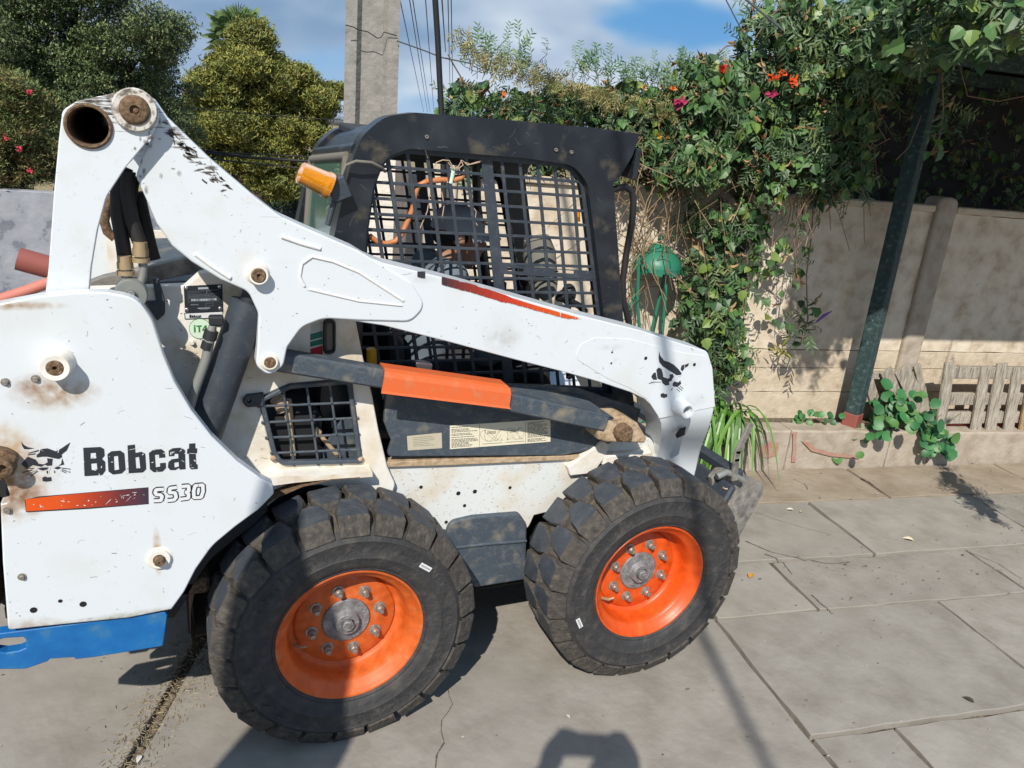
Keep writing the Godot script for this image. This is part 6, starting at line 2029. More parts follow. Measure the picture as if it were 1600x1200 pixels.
	for l in [[Vector3(0.049, 1.465, -1.984), Vector3(0.082, 1.438, -1.984), Vector3(0.125, 1.408, -1.984)], [Vector3(0.248, 1.513, -1.984), Vector3(0.294, 1.497, -1.985), Vector3(0.342, 1.485, -1.984)]]:
		var rb := Shape.new()
		rb.tube(l, 0.006, 8)
		obj("weld_bead", rb, mats.weld_white, arm_part)
	# pins of the arm
	for q in [[Vector3(0.189, 1.42, -1.984), 0.024, 0.028], [Vector3(0.215, 1.19, -1.984), 0.020, 0.010]]:
		var s := Shape.new()
		pin(s, q[0], q[1], q[2])
		obj("pivot_boss", s, mats.dusty_white, arm_part)
		s = Shape.new()
		pin_core(s, q[0], q[1] * 1.45, q[2] * 1.1)
		obj("pivot_pin", s, mats.rust, arm_part)
	# front tube boss and slot
	var fb := Shape.new()
	fb.lathe([Vector2(0.030, -0.05), Vector2(0.0285, 0.0), Vector2(0.0265, 0.052), Vector2(0.0245, 0.055), Vector2(0.0185, 0.055), Vector2(0.0175, 0.05), Vector2(0.0175, 0.0), Vector2(0.0, 0.0)], facing(Vector3(1.529, 0.984, -1.988)), 28, -1.0)
	obj("tube_boss", fb, mats.white_paint, arm_part)
	var fs := Shape.new()
	for q in [[Vector3(1.372, 1.156, -1.985), 0.006], [Vector3(1.567, 1.127, -1.985), 0.006], [Vector3(1.244, 1.18, -1.985), 0.0035], [Vector3(1.246, 1.144, -1.985), 0.0035]]:
		fs = Shape.new()
		fs.flat_poly(Poly.circle(Vector2(q[0].x, q[0].y), q[1], 14), -1.9878)
		obj("bolt_hole", fs, mats.dark_void, arm_part)
	fs = Shape.new()
	var so := [Vector3(1.555, 0.897, -2.018), Vector3(1.581, 0.902, -2.018), Vector3(1.581, 0.871, -2.018), Vector3(1.551, 0.861, -2.018), Vector3(1.541, 0.874, -2.018)]
	for k in range(1, 4):
		var nv := Vector3(0, -0.5, 1)
		fs.tri(so[0] + Vector3(0, 0, 0.022), so[k] + Vector3(0, 0, 0.022), so[k + 1] + Vector3(0, 0, 0.022), nv, nv, nv)
	obj("slot", fs, mats.dark_void, arm_part)
	# cat's head on the arm, torn
	var cat2 := []
	for l in [[1.419, 1.178, 0, 1.426, 1.163, 0, 1.445, 1.145, 0, 1.461, 1.141, 0, 1.483, 1.131, 0, 1.506, 1.114, 0, 1.522, 1.098, 0, 1.518, 1.093, 0, 1.502, 1.093, 0, 1.486, 1.102, 0, 1.465, 1.113, 0, 1.441, 1.127, 0, 1.426, 1.141, 0, 1.421, 1.155, 0], [1.514, 1.113, 0, 1.516, 1.126, 0, 1.526, 1.129, 0, 1.529, 1.115, 0, 1.523, 1.105, 0], [1.528, 1.128, 0, 1.544, 1.133, 0, 1.543, 1.123, 0, 1.531, 1.117, 0], [1.419, 1.115, 0, 1.427, 1.123, 0, 1.439, 1.117, 0, 1.447, 1.101, 0, 1.45, 1.09, 0, 1.47, 1.082, 0, 1.477, 1.087, 0, 1.473, 1.097, 0, 1.487, 1.098, 0, 1.492, 1.088, 0, 1.487, 1.081, 0, 1.486, 1.074, 0, 1.475, 1.071, 0, 1.48, 1.06, 0, 1.464, 1.059, 0, 1.451, 1.068, 0, 1.445, 1.079, 0, 1.429, 1.084, 0], [1.409, 1.104, 0, 1.418, 1.107, 0, 1.428, 1.081, 0, 1.413, 1.081, 0, 1.403, 1.092, 0], [1.496, 1.072, 0, 1.513, 1.067, 0, 1.521, 1.074, 0, 1.526, 1.062, 0, 1.513, 1.051, 0, 1.494, 1.055, 0, 1.491, 1.063, 0], [1.45, 1.031, 0, 1.461, 1.033, 0, 1.467, 1.029, 0, 1.477, 1.029, 0, 1.478, 1.018, 0, 1.465, 1.015, 0, 1.452, 1.02, 0], [1.397, 1.07, 0, 1.415, 1.075, 0, 1.445, 1.072, 0, 1.445, 1.071, 0, 1.417, 1.072, 0, 1.4, 1.068, 0], [1.488, 1.042, 0, 1.493, 1.049, 0, 1.495, 1.048, 0, 1.491, 1.04, 0], [1.511, 1.046, 0, 1.526, 1.035, 0, 1.525, 1.033, 0, 1.51, 1.044, 0], [1.517, 1.052, 0, 1.535, 1.038, 0, 1.533, 1.037, 0, 1.516, 1.049, 0], [1.523, 1.056, 0, 1.538, 1.044, 0, 1.537, 1.042, 0, 1.522, 1.054, 0]]:
		cat2.append(flat_list(l))
	print_shape("cat_emblem", cat2, -1.9879, mats.decal_black, arm_part)
	# the torn stripe along the arm
	var st := [Vector3(0.601, 1.428, -1.988), Vector3(0.623, 1.429, -1.988), Vector3(0.671, 1.415, -1.988), Vector3(0.756, 1.396, -1.988), Vector3(0.866, 1.363, -1.988), Vector3(0.887, 1.354, -1.988), Vector3(0.971, 1.33, -1.988), Vector3(1.069, 1.304, -1.988), Vector3(1.12, 1.29, -1.988)]
	var sb := [Vector3(0.602, 1.413, -1.988), Vector3(0.624, 1.408, -1.988), Vector3(0.672, 1.392, -1.988), Vector3(0.758, 1.37, -1.988), Vector3(0.858, 1.342, -1.988), Vector3(0.888, 1.337, -1.988), Vector3(0.972, 1.315, -1.988), Vector3(1.07, 1.29, -1.988), Vector3(1.121, 1.288, -1.988)]
	var si := [Color(0.03, 0.03, 0.04), Color(0.03, 0.03, 0.04), Color(0.05, 0.025, 0.03), Color(0.26, 0.028, 0.014), Color(0.48, 0.035, 0.012), Color(0.52, 0.04, 0.012), Color(0.6, 0.07, 0.008), Color(0.62, 0.085, 0.006), Color(0.62, 0.085, 0.006)]
	var stripe := Shape.new()
	var sg := RandomNumberGenerator.new()
	sg.seed = 5
	for k in 8:
		if k == 1:
			obj("arm_stripe", stripe, mats.decal_ink, arm_part)
			stripe = Shape.new()
			continue
		var parts := 5
		for j in parts:
			var f0 := float(j) / parts; var f1 := float(j + 1) / parts
			stripe.ink = si[k].lerp(si[k + 1], f0)
			var a: Vector3 = st[k].lerp(st[k + 1], f0); var b: Vector3 = st[k].lerp(st[k + 1], f1 - (0.04 if sg.randf() < 0.2 else 0.0))
			var c: Vector3 = sb[k].lerp(sb[k + 1], f1 - 0.01) + Vector3(0, sg.randf_range(-0.0005, 0.0018), 0); var d: Vector3 = sb[k].lerp(sb[k + 1], f0) + Vector3(0, sg.randf_range(-0.0005, 0.0018), 0)
			var drop := Vector3(0, -0.002 if sg.randf() < 0.12 else 0.0, 0)
			stripe.quad(a + drop, b + drop * sg.randf(), c, d, Vector3(0, 0, 1))
	obj("arm_stripe", stripe, mats.decal_ink, arm_part)
	# --- lift cylinder and its feed pipe, between arm and body
	var cyl := Shape.new()
	var c0: Vector3 = Vector3(0.184, 1.363, -2.04)
	var c1: Vector3 = Vector3(0.062, 1.01, -2.04)
	var dd := (c1 - c0).normalized()
	cyl.tube([c0 + dd * 0.03, c0 + dd * 0.032, c1 + dd * 0.15], [0.030, 0.046, 0.046], 28)
	obj("lift_cylinder", cyl, mats.dark_blue_steel, L)
	var eye := Shape.new()
	eye.tube([c0 - dd * 0.06, c0 + dd * 0.04], 0.026, 16)
	obj("cylinder_rod", eye, mats.dark_metal, L)
	var feed := Shape.new()
	feed.tube([Vector3(0.105, 1.287, -2), Vector3(0.084, 1.289, -2), Vector3(0.077, 1.266, -2), Vector3(0.063, 1.199, -2), Vector3(0.032, 1.112, -2), Vector3(0.018, 1.064, -2)], [0.009, 0.011, 0.013, 0.012, 0.012, 0.012], 10)
	obj("feed_pipe", feed, mats.grey_steel, L)
	var nutb := Shape.new()
	nutb.tube([Vector3(0.079, 1.272, -2), Vector3(0.072, 1.249, -2)], 0.017, 6)
	nutb.tube([Vector3(0.07, 1.243, -2), Vector3(0.064, 1.223, -2)], 0.015, 6)
	nutb.block(Vector3(0.09, 1.298, -2), Vector3(0.035, 0.024, 0.03), 0.004)
	obj("pipe_fitting", nutb, mats.dark_metal, L)
	# --- hoses that run from the pivot down to the swivel
	var hose := Shape.new()
	hose.tube([Vector3(-0.092, 1.653, -2.04), Vector3(-0.112, 1.597, -2.04), Vector3(-0.115, 1.545, -2.04), Vector3(-0.109, 1.478, -2.04), Vector3(-0.106, 1.43, -2.04)], 0.0165, 12)
	hose.tube([Vector3(-0.087, 1.645, -2.03), Vector3(-0.093, 1.591, -2.03), Vector3(-0.086, 1.533, -2.03), Vector3(-0.073, 1.484, -2.03)], 0.0165, 12)
	hose.tube([Vector3(-0.073, 1.591, -2.12), Vector3(-0.064, 1.53, -2.12), Vector3(-0.053, 1.459, -2.12), Vector3(-0.046, 1.427, -2.12)], 0.0165, 12)
	hose.tube([Vector3(-0.082, 1.63, -2.1), Vector3(-0.095, 1.562, -2.1), Vector3(-0.093, 1.485, -2.1)], 0.018, 12)
	obj("hydraulic_hose", hose, mats.hose_black, L)
	var ring := Shape.new()
	ring.tube([Vector3(-0.133, 1.572, -2.2), Vector3(-0.149, 1.54, -2.2), Vector3(-0.156, 1.508, -2.2), Vector3(-0.15, 1.481, -2.2), Vector3(-0.134, 1.466, -2.2)], 0.012, 10)
	obj("hose_guide", ring, mats.rust, L)
	var ft := Shape.new()
	for q in [[Vector3(-0.107, 1.452, -2.02), Vector3(-0.106, 1.421, -2.02)], [Vector3(-0.071, 1.486, -2.02), Vector3(-0.072, 1.452, -2.02)]]:
		ft.tube([q[0], q[0].lerp(q[1], 0.45), q[0].lerp(q[1], 0.46), q[1]], [0.016, 0.016, 0.018, 0.018], 6)
		ft.tube([q[1] - Vector3(0, 0.004, 0), q[1] - Vector3(0, 0.014, 0)], 0.0195, 16)
	obj("hose_fitting", ft, mats.brass, L)
	var sw := Shape.new()
	sw.tube([Vector3(-0.106, 1.421, -2.02), Vector3(-0.106, 1.397, -2.02), Vector3(-0.106, 1.375, -2.02)], 0.0115, 10)
	sw.tube([Vector3(-0.07, 1.449, -2.02), Vector3(-0.067, 1.428, -2.02), Vector3(-0.07, 1.406, -2.02), Vector3(-0.077, 1.381, -2.02)], 0.0095, 10)
	sw.lathe([Vector2(0.0, -0.03), Vector2(0.036, -0.03), Vector2(0.036, 0.010), Vector2(0.034, 0.013), Vector2(0.010, 0.014)], facing(Vector3(-0.097, 1.365, -2)), 26, -1.0)
	sw.block(Vector3(-0.114, 1.364, -2.015), Vector3(0.03, 0.045, 0.03), 0.004)
	bolt(sw, Vector3(-0.095, 1.369, -1.988), 0.009, 0.012)
	bolt(sw, Vector3(-0.079, 1.343, -2), 0.006, 0.02)
	obj("hose_swivel", sw, mats.grey_steel, L)
	# grey hood edge behind the link, and an inner bracket
	var hood := Shape.new()
	var hq := [Vector3(-0.23, 1.334, -2.2), Vector3(-0.149, 1.359, -2.2), Vector3(0.045, 1.418, -2.2), Vector3(0.059, 1.381, -2.2), Vector3(-0.113, 1.342, -2.2), Vector3(-0.165, 1.329, -2.2)]
	hood.plate(flat_list([-0.2, 1.354, 0, -0.17, 1.367, 0, 0.045, 1.422, 0, 0.073, 1.417, 0, 0.072, 1.383, 0, -0.067, 1.352, 0, -0.165, 1.334, 0, -0.202, 1.324, 0]), -2.19, -2.23, 0.004)
	obj("hood_edge", hood, mats.dusty_steel, L)
	hood = Shape.new()
	hood.block(Vector3(0.10, 1.33, -2.62), Vector3(0.40, 0.05, 0.80), 0.012, Vector3(0, 0, 0.06))
	obj("engine_hood", hood, mats.side_plate_steel, L)
	var br := Shape.new()
	br.plate(Poly.round([-0.052, 1.381, 0, -0.037, 1.382, 0, -0.025, 1.323, 0.021, -0.027, 1.29, 0.018, -0.046, 1.273, 0, -0.073, 1.323, 0, -0.046, 1.323, 0]), -2.10, -2.115, 0.003)
	obj("hood_bracket", br, mats.dark_blue_steel, L)
	# --- control link: dark tubes with an orange sleeve, dusty front pivot
	var bars := Shape.new()
	var la: Vector3 = Vector3(0.228, 1.178, -2.05); var lb1: Vector3 = Vector3(0.731, 1.069, -2.05); var lc: Vector3 = Vector3(1.276, 0.925, -2.05)
	for q in [[la, lb1, 0.056], [lb1, lc, 0.058]]:
		var mid: Vector3 = (q[0] + q[1]) * 0.5
		bars.box(Transform3D(Basis(Vector3(0, 0, 1), Vector2(q[1].x - q[0].x, q[1].y - q[0].y).angle()), mid), Vector3(q[0].distance_to(q[1]) + 0.02, q[2], 0.055), 0.006)
	obj("control_link", bars, mats.side_plate_steel, L)
	# upper shelf on the front part of the link
	var shelf := Shape.new()
	var sa := [Vector3(0.9, 1.04, -2.022), Vector3(1.065, 1.003, -2.022), Vector3(1.306, 0.943, -2.022)]
	var sc := [Vector3(0.967, 1.035, -2.12), Vector3(1.115, 1.018, -2.12), Vector3(1.228, 0.992, -2.12)]
	for k in 2:
		shelf.quad(sa[k], sa[k + 1], sc[k + 1], sc[k], Vector3(0, 1, 0.3))
		shelf.quad(sa[k] - Vector3(0, 0.006, 0), sa[k + 1] - Vector3(0, 0.006, 0), sc[k + 1] - Vector3(0, 0.006, 0), sc[k] - Vector3(0, 0.006, 0), Vector3(0, -1, 0))
	shelf.quad(sa[2], Vector3(1.344, 0.906, -2.12), sc[2], sa[2], Vector3(0, 1, 0))
	obj("link_gusset", shelf, mats.side_plate_steel, L)
	var sleeve := Shape.new()
	var e0: Vector3 = Vector3(0.524, 1.108, -2.05); var e1: Vector3 = Vector3(0.907, 1.038, -2.05)
	var ax := (e1 - e0).normalized()
	var uy := Vector3(-ax.y, ax.x, 0)
	var sec := [[0.037, -0.035], [0.037, 0.016], [0.031, 0.030], [0.016, 0.038], [-0.024, 0.041], [-0.030, 0.045]]
	for k in sec.size() - 1:
		var n0: Vector3 = uy * (sec[k + 1][1] - sec[k][1]) + Vector3(0, 0, 1) * -(sec[k + 1][0] - sec[k][0])
		var p0: Vector3 = e0 + uy * sec[k][0] + Vector3(0, 0, sec[k][1]); var p1: Vector3 = e0 + uy * sec[k + 1][0] + Vector3(0, 0, sec[k + 1][1])
		var ln := e1 - e0
		var cut0: Vector3 = ax * (0.0 if k < 2 else 0.004 * k); var cut1: Vector3 = ax * (0.0 if k < 1 else 0.004 * (k + 1))
		sleeve.quad(p0, p1, p1 + ln + cut1, p0 + ln + cut0, n0)
		sleeve.quad(p0 - n0.normalized() * 0.003, p1 - n0.normalized() * 0.003, p1 + ln + cut1 - n0.normalized() * 0.003, p0 + ln + cut0 - n0.normalized() * 0.003, -n0)
	obj("link_sleeve", sleeve, mats.guard_orange, L)
	var fp := Shape.new()
	fp.plate(Poly.round([1.248, 0.91, 0.015, 1.278, 0.937, 0.02, 1.347, 0.946, 0.035, 1.41, 0.912, 0.02, 1.456, 0.852, 0.021, 1.448, 0.836, 0, 1.295, 0.852, 0, 1.264, 0.864, 0], 4), -2.03, -2.17, 0.01)
	obj("front_pivot_block", fp, mats.tan_dirt, L)
	fp = Shape.new()
	fp.lathe([Vector2(0.030, -0.02), Vector2(0.0295, 0.03), Vector2(0.026, 0.034), Vector2(0.0, 0.034)], facing(Vector3(1.343, 0.892, -2.03)), 24, -1.0)
	obj("front_pivot_pin", fp, mats.rust, L)
	fp = Shape.new()
	fp.plate(Poly.round([1.205, 0.734, 0, 1.252, 0.763, 0.035, 1.31, 0.802, 0.036, 1.328, 0.822, 0.015, 1.366, 0.802, 0.016, 1.352, 0.759, 0, 1.311, 0.699, 0, 1.222, 0.699, 0], 4), -2.115, -2.16, 0.005)
	fp.block(Vector3(1.444, 0.744, -2.14), Vector3(0.20, 0.045, 0.06), 0.008)
	obj("front_pivot_bracket", fp, mats.dusty_white, L)
	# --- dark side plate under the cab with its stickers
	var sidep := Poly.round([0.563, 1.08, 0.019, 0.633, 1.085, 0, 0.756, 1.063, 0, 1.208, 1.018, 0, 1.478, 0.923, 0, 1.466, 0.837, 0, 1.386, 0.81, 0, 1.332, 0.79, 0, 1.188, 0.774, 0, 0.572, 0.827, 0.016, 0.586, 0.877, 0, 0.56, 0.942, 0], 4)
	for m in [Transform3D(), MIRROR]:
		var s := Shape.new()
		s.plate(sidep, -2.125, -2.14, 0.004, [], 2, m)
		obj("cab_side_plate", s, mats.side_plate_steel, L)
	for q in [[[0.633, 0.892, 0, 0.745, 0.894, 0, 0.75, 0.841, 0, 0.638, 0.843, 0], "small_plate"], [[0.771, 0.916, 0, 1.124, 0.913, 0, 1.133, 0.831, 0, 0.776, 0.835, 0], "instruction_plate"]]:
		var pp := flat_list(q[0])
		var s := Shape.new()
		var z4 := -2.1236
		var vz := Vector3(0, 0, 1)
		s.tri(Vector3(pp[0].x, pp[0].y, z4), Vector3(pp[1].x, pp[1].y, z4), Vector3(pp[2].x, pp[2].y, z4), vz, vz, vz, Vector2(0, 0), Vector2(1, 0), Vector2(1, 1))
		s.tri(Vector3(pp[0].x, pp[0].y, z4), Vector3(pp[2].x, pp[2].y, z4), Vector3(pp[3].x, pp[3].y, z4), vz, vz, vz, Vector2(0, 0), Vector2(1, 1), Vector2(0, 1))
		obj("printed_sticker", s, mats[q[1]], L)
	var lens := Shape.new()
	lens.plate(Poly.round([0.647, 1.133, 0.006, 0.701, 1.125, 0.006, 0.7, 1.103, 0.006, 0.654, 1.111, 0.006], 3), -2.115, -2.14, 0.003)
	obj("catch", lens, mats.chrome, L)
	var resv := Shape.new()
	resv.tube([Vector3(0.542, 1.141, -2.24), Vector3(0.546, 1.085, -2.24)], 0.016, 12)
	obj("reservoir", resv, mats.yellow_reservoir, L)
	var wires := Shape.new()
	wires.tube([Vector3(0.57, 1.034, -2.14), Vector3(0.578, 0.976, -2.14), Vector3(0.592, 0.934, -2.14), Vector3(0.609, 0.901, -2.14)], 0.004, 6)
	wires.tube([Vector3(0.587, 1.03, -2.15), Vector3(0.597, 0.961, -2.15), Vector3(0.612, 0.907, -2.15)], 0.003, 6)
	obj("loose_wire", wires, mats.sticker_grey, L)
	make_cab(L)
	make_coupler(L)


func make_cab(loader: Node3D):
	var L := Node3D.new()
	L.name = "cab"
	loader.add_child(L)
	var outer := Poly.round([0.388, 0.954, 0, 0.407, 1.387, 0, 0.424, 1.479, 0, 0.448, 1.597, 0, 0.47, 1.688, 0, 0.499, 1.762, 0.09, 0.559, 1.818, 0.109, 0.65, 1.836, 0, 0.825, 1.839, 0, 1.075, 1.841, 0, 1.257, 1.841, 0.014, 1.3, 1.768, 0, 1.337, 1.609, 0, 1.427, 1.219, 0, 1.527, 0.88, 0, 1.503, 0.821, 0, 0.428, 0.845, 0], 7)
	var inner := Poly.round([0.504, 1.03, 0, 0.51, 1.273, 0, 0.518, 1.501, 0, 0.533, 1.624, 0.111, 0.562, 1.707, 0.111, 0.636, 1.737, 0.057, 0.752, 1.736, 0, 0.999, 1.735, 0, 1.166, 1.724, 0.081, 1.225, 1.677, 0.093, 1.269, 1.524, 0, 1.354, 1.209, 0, 1.422, 0.948, 0, 1.272, 0.963, 0], 7)
	for m in [Transform3D(), FAR_CAB]:
		var s := Shape.new()
		s.plate(outer, -2.235, -2.31, 0.038, [inner], 7, m, 0.016)
		obj("cab_frame", s, mats.black_paint, L)
		s = Shape.new()
		s.plate(Poly.inset(Poly.ccw(inner), -0.012), -2.262, -2.268, 0.0015, [Poly.inset(Poly.ccw(inner), 0.012)], 1, m)
		screen(s, inner, -2.265, m)
		obj("side_screen", s, mats.dark_blue_steel, L)
	# wide cross bar with its slotted holes, front half of the screen
	var cb := Shape.new()
	cb.plate(Poly.round([0.95, 1.401, 0, 1.345, 1.382, 0, 1.352, 1.353, 0, 0.959, 1.372, 0]), -2.2605, -2.2665, 0.001, [Poly.round([0.984, 1.393, 0.009, 1.041, 1.389, 0.009, 1.042, 1.379, 0.009, 0.985, 1.382, 0.009], 3), Poly.round([1.154, 1.389, 0.009, 1.229, 1.385, 0.01, 1.23, 1.374, 0.01, 1.156, 1.378, 0.009], 3)], 1)
	obj("screen_cross_bar", cb, mats.dark_blue_steel, L)
	var visor := Shape.new()
	visor.plate(Poly.round([1.236, 1.841, 0, 1.4, 1.837, 0.012, 1.396, 1.815, 0, 1.384, 1.768, 0, 1.339, 1.683, 0.01, 1.302, 1.669, 0, 1.263, 1.746, 0], 3), -2.240, -2.248, 0.002)
	obj("visor_cheek", visor, mats.black_paint, L)
	visor = Shape.new()
	visor.plate(Poly.round([1.236, 1.841, 0, 1.4, 1.837, 0.012, 1.396, 1.815, 0, 1.384, 1.768, 0, 1.339, 1.683, 0.01, 1.302, 1.669, 0, 1.263, 1.746, 0], 3), -2.235, -2.243, 0.002, [], 1, FAR_CAB)
	obj("visor_cheek", visor, mats.black_paint, L)
	var roof := Shape.new()
	var line := [Vector2(0.472, 1.60), Vector2(0.488, 1.69), Vector2(0.508, 1.742), Vector2(0.540, 1.782), Vector2(0.59, 1.812), Vector2(0.66, 1.826), Vector2(0.90, 1.832), Vector2(1.30, 1.829), Vector2(1.425, 1.822)]
	for k in line.size() - 1:
		var d: Vector2 = (line[k + 1] - line[k]).normalized()
		var n := Vector3(-d.y, d.x, 0)
		for drop in [0.0, 0.014]:
			var p0 := Vector3(line[k].x, line[k].y - drop, -2.262); var p1 := Vector3(line[k + 1].x, line[k + 1].y - drop, -2.262)
			var back := Vector3(0, -0.05, -0.72)
			if k > 1:
				roof.quad(p0, p1, p1 + back, p0 + back, n if drop == 0.0 else -n)
	roof.block(Vector3(1.41, 1.765, -2.62), Vector3(0.02, 0.10, 0.75), 0.004, Vector3(0.069, 0, 0))
	obj("roof", roof, mats.black_paint, L)
	var rear := Shape.new()
	rear.block(Vector3(0.50, 1.16, -2.62), Vector3(0.03, 0.30, 0.74), 0.006)
	rear.tube([Vector3(0.498, 1.72, -2.28), Vector3(0.498, 1.675, -2.95)], 0.022, 10)
	obj("rear_rail", rear, mats.black_paint, L)
	var seal := Shape.new()
	for q in [[Vector3(0.474, 1.70, -2.315), Vector3(0.443, 1.25, -2.315)], [Vector3(0.474, 1.655, -2.93), Vector3(0.443, 1.20, -2.93)], [Vector3(0.474, 1.70, -2.315), Vector3(0.474, 1.655, -2.93)]]:
		seal.tube([q[0], q[1]], 0.014, 8)
	obj("window_seal", seal, mats.rubber_seal, L)
	var g := Shape.new()
	g.quad(Vector3(0.47, 1.69, -2.32), Vector3(0.44, 1.25, -2.32), Vector3(0.44, 1.20, -2.925), Vector3(0.47, 1.645, -2.925), Vector3(-1, 0, 0))
	obj("rear_window", g, mats.green_glass, L)
	# inside: dark lining, seat, lap bar, levers
	var lining := Shape.new()
	lining.block(Vector3(0.95, 1.755, -2.62), Vector3(0.76, 0.03, 0.66), 0.006, Vector3(0.06, 0, 0))
	lining.block(Vector3(0.95, 0.80, -2.62), Vector3(0.9, 0.04, 0.70), 0.006)
	lining.block(Vector3(0.90, 1.0, -2.99), Vector3(0.8, 0.40, 0.02), 0.004)
	lining.block(Vector3(1.30, 1.12, -2.34), Vector3(0.16, 0.10, 0.06), 0.02)
	obj("cab_lining", lining, mats.dark_metal, L)
	var seat := Shape.new()
	seat.block(Vector3(0.88, 0.89, -2.62), Vector3(0.46, 0.12, 0.46), 0.04)
	seat.block(Vector3(0.66, 1.04, -2.62), Vector3(0.10, 0.28, 0.42), 0.04, Vector3(0, 0, 0.12))
	obj("seat", seat, mats.seat_vinyl, L)
	var post := Shape.new()
	post.tube([Vector3(1.10, 1.78, -2.95), Vector3(1.13, 1.5, -2.95), Vector3(1.20, 1.15, -2.95)], 0.018, 8)
	obj("lap_bar", post, mats.black_paint, L)
	var lever := Shape.new()
	lever.tube([Vector3(1.34, 0.95, -2.42), Vector3(1.33, 1.10, -2.42), Vector3(1.30, 1.24, -2.42)], 0.012, 8)
	lever.ball(Vector3(1.30, 1.27, -2.42), Vector3(0.028, 0.04, 0.028))
	lever.tube([Vector3(1.34, 0.95, -2.84), Vector3(1.32, 1.22, -2.84)], 0.012, 8)
	lever.ball(Vector3(1.32, 1.25, -2.84), Vector3(0.028, 0.04, 0.028))
	lever.tube([Vector3(1.213, 1.276, -2.34), Vector3(1.264, 1.265, -2.34), Vector3(1.305, 1.246, -2.34), Vector3(1.333, 1.223, -2.34)], 0.012, 8)
	lever.ball(Vector3(1.242, 1.283, -2.34), Vector3(0.026, 0.022, 0.026))
	obj("control_lever", lever, mats.black_plastic, L)
	# front grab rail
	var rail := Shape.new()
	rail.tube([Vector3(1.325, 1.65, -2.27), Vector3(1.358, 1.66, -2.27), Vector3(1.391, 1.666, -2.27), Vector3(1.415, 1.655, -2.27), Vector3(1.427, 1.626, -2.27), Vector3(1.433, 1.556, -2.27), Vector3(1.426, 1.437, -2.27), Vector3(1.426, 1.348, -2.27), Vector3(1.439, 1.28, -2.27), Vector3(1.471, 1.21, -2.27), Vector3(1.486, 1.163, -2.27)], 0.0115, 12)
	obj("grab_rail", rail, mats.hose_black, L)
	# beacon on its bracket, thin cable looped over the post
	var bc := Shape.new()
	var b0: Vector3 = Vector3(0.405, 1.623, -2.2); var b1: Vector3 = Vector3(0.319, 1.657, -2.2)
	var bd := (b1 - b0)
	var up := bd.normalized()
	var side := up.cross(Vector3(0, 0, 1)).normalized()
	var bx := Transform3D(Basis(side, up.cross(side).normalized(), up), b0)
	var prof := [Vector2(0.036, -0.002), Vector2(0.037, 0.012), Vector2(0.034, 0.016)]
	for k in 9:
		prof.append(Vector2(0.034 - 0.0004 * k, 0.018 + k * 0.0075))
		prof.append(Vector2(0.0325 - 0.0004 * k, 0.0215 + k * 0.0075))
	prof.append_array([Vector2(0.030, bd.length() - 0.008), Vector2(0.024, bd.length() - 0.002), Vector2(0.0, bd.length())])
	bc.lathe(prof, bx, 28, -1.0)
	bc.lathe([Vector2(0.0, -0.002), Vector2(0.036, -0.002)], bx, 28, -1.0)
	obj("beacon_lens", bc, mats.amber_lens, L)
	bc = Shape.new()
	bc.lathe([Vector2(0.0, 0.008), Vector2(0.024, 0.010), Vector2(0.020, 0.03), Vector2(0.012, 0.05), Vector2(0.008, 0.07), Vector2(0, 0.072)], bx, 16, -1.0)
	obj("beacon_lamp", bc, mats.brass, L)
	bc = Shape.new()
	bc.box(Transform3D(Basis(Vector3(0, 0, 1), 0.42), Vector3(0.43, 1.615, -2.22)), Vector3(0.055, 0.062, 0.05), 0.004)
	bc.tube([Vector3(0.421, 1.585, -2.215), Vector3(0.412, 1.553, -2.215), Vector3(0.402, 1.514, -2.215)], 0.008, 6)
	obj("beacon_bracket", bc, mats.dark_blue_steel, L)
	var cb2 := Shape.new()
	cb2.tube([Vector3(0.44, 1.656, -2.21), Vector3(0.45, 1.681, -2.21), Vector3(0.474, 1.694, -2.195), Vector3(0.518, 1.693, -2.2), Vector3(0.551, 1.68, -2.215), Vector3(0.568, 1.669, -2.24)], 0.0045, 8)
	obj("beacon_cable", cb2, mats.rubber_seal, L)
	# copper hose and twine tied about the screen
	var ch := Shape.new()
	ch.tube([Vector3(0.535, 1.48, -2.275), Vector3(0.557, 1.464, -2.275), Vector3(0.584, 1.457, -2.275), Vector3(0.615, 1.465, -2.275), Vector3(0.634, 1.487, -2.275), Vector3(0.649, 1.522, -2.275), Vector3(0.665, 1.566, -2.275), Vector3(0.669, 1.604, -2.275), Vector3(0.679, 1.632, -2.275), Vector3(0.703, 1.645, -2.275), Vector3(0.75, 1.653, -2.275), Vector3(0.781, 1.653, -2.275)], 0.0085, 10)
	ch.tube([Vector3(0.787, 1.653, -2.275), Vector3(0.811, 1.662, -2.275), Vector3(0.826, 1.678, -2.275)], 0.0085, 10)
	obj("copper_hose", ch, mats.copper_hose, L)
	var tap := Shape.new()
	tap.tube([Vector3(0.783, 1.691, -2.27), Vector3(0.775, 1.645, -2.27)], 0.010, 6)
	obj("tape_joint", tap, mats.pale_green_paint, L)
	var tw := Shape.new()
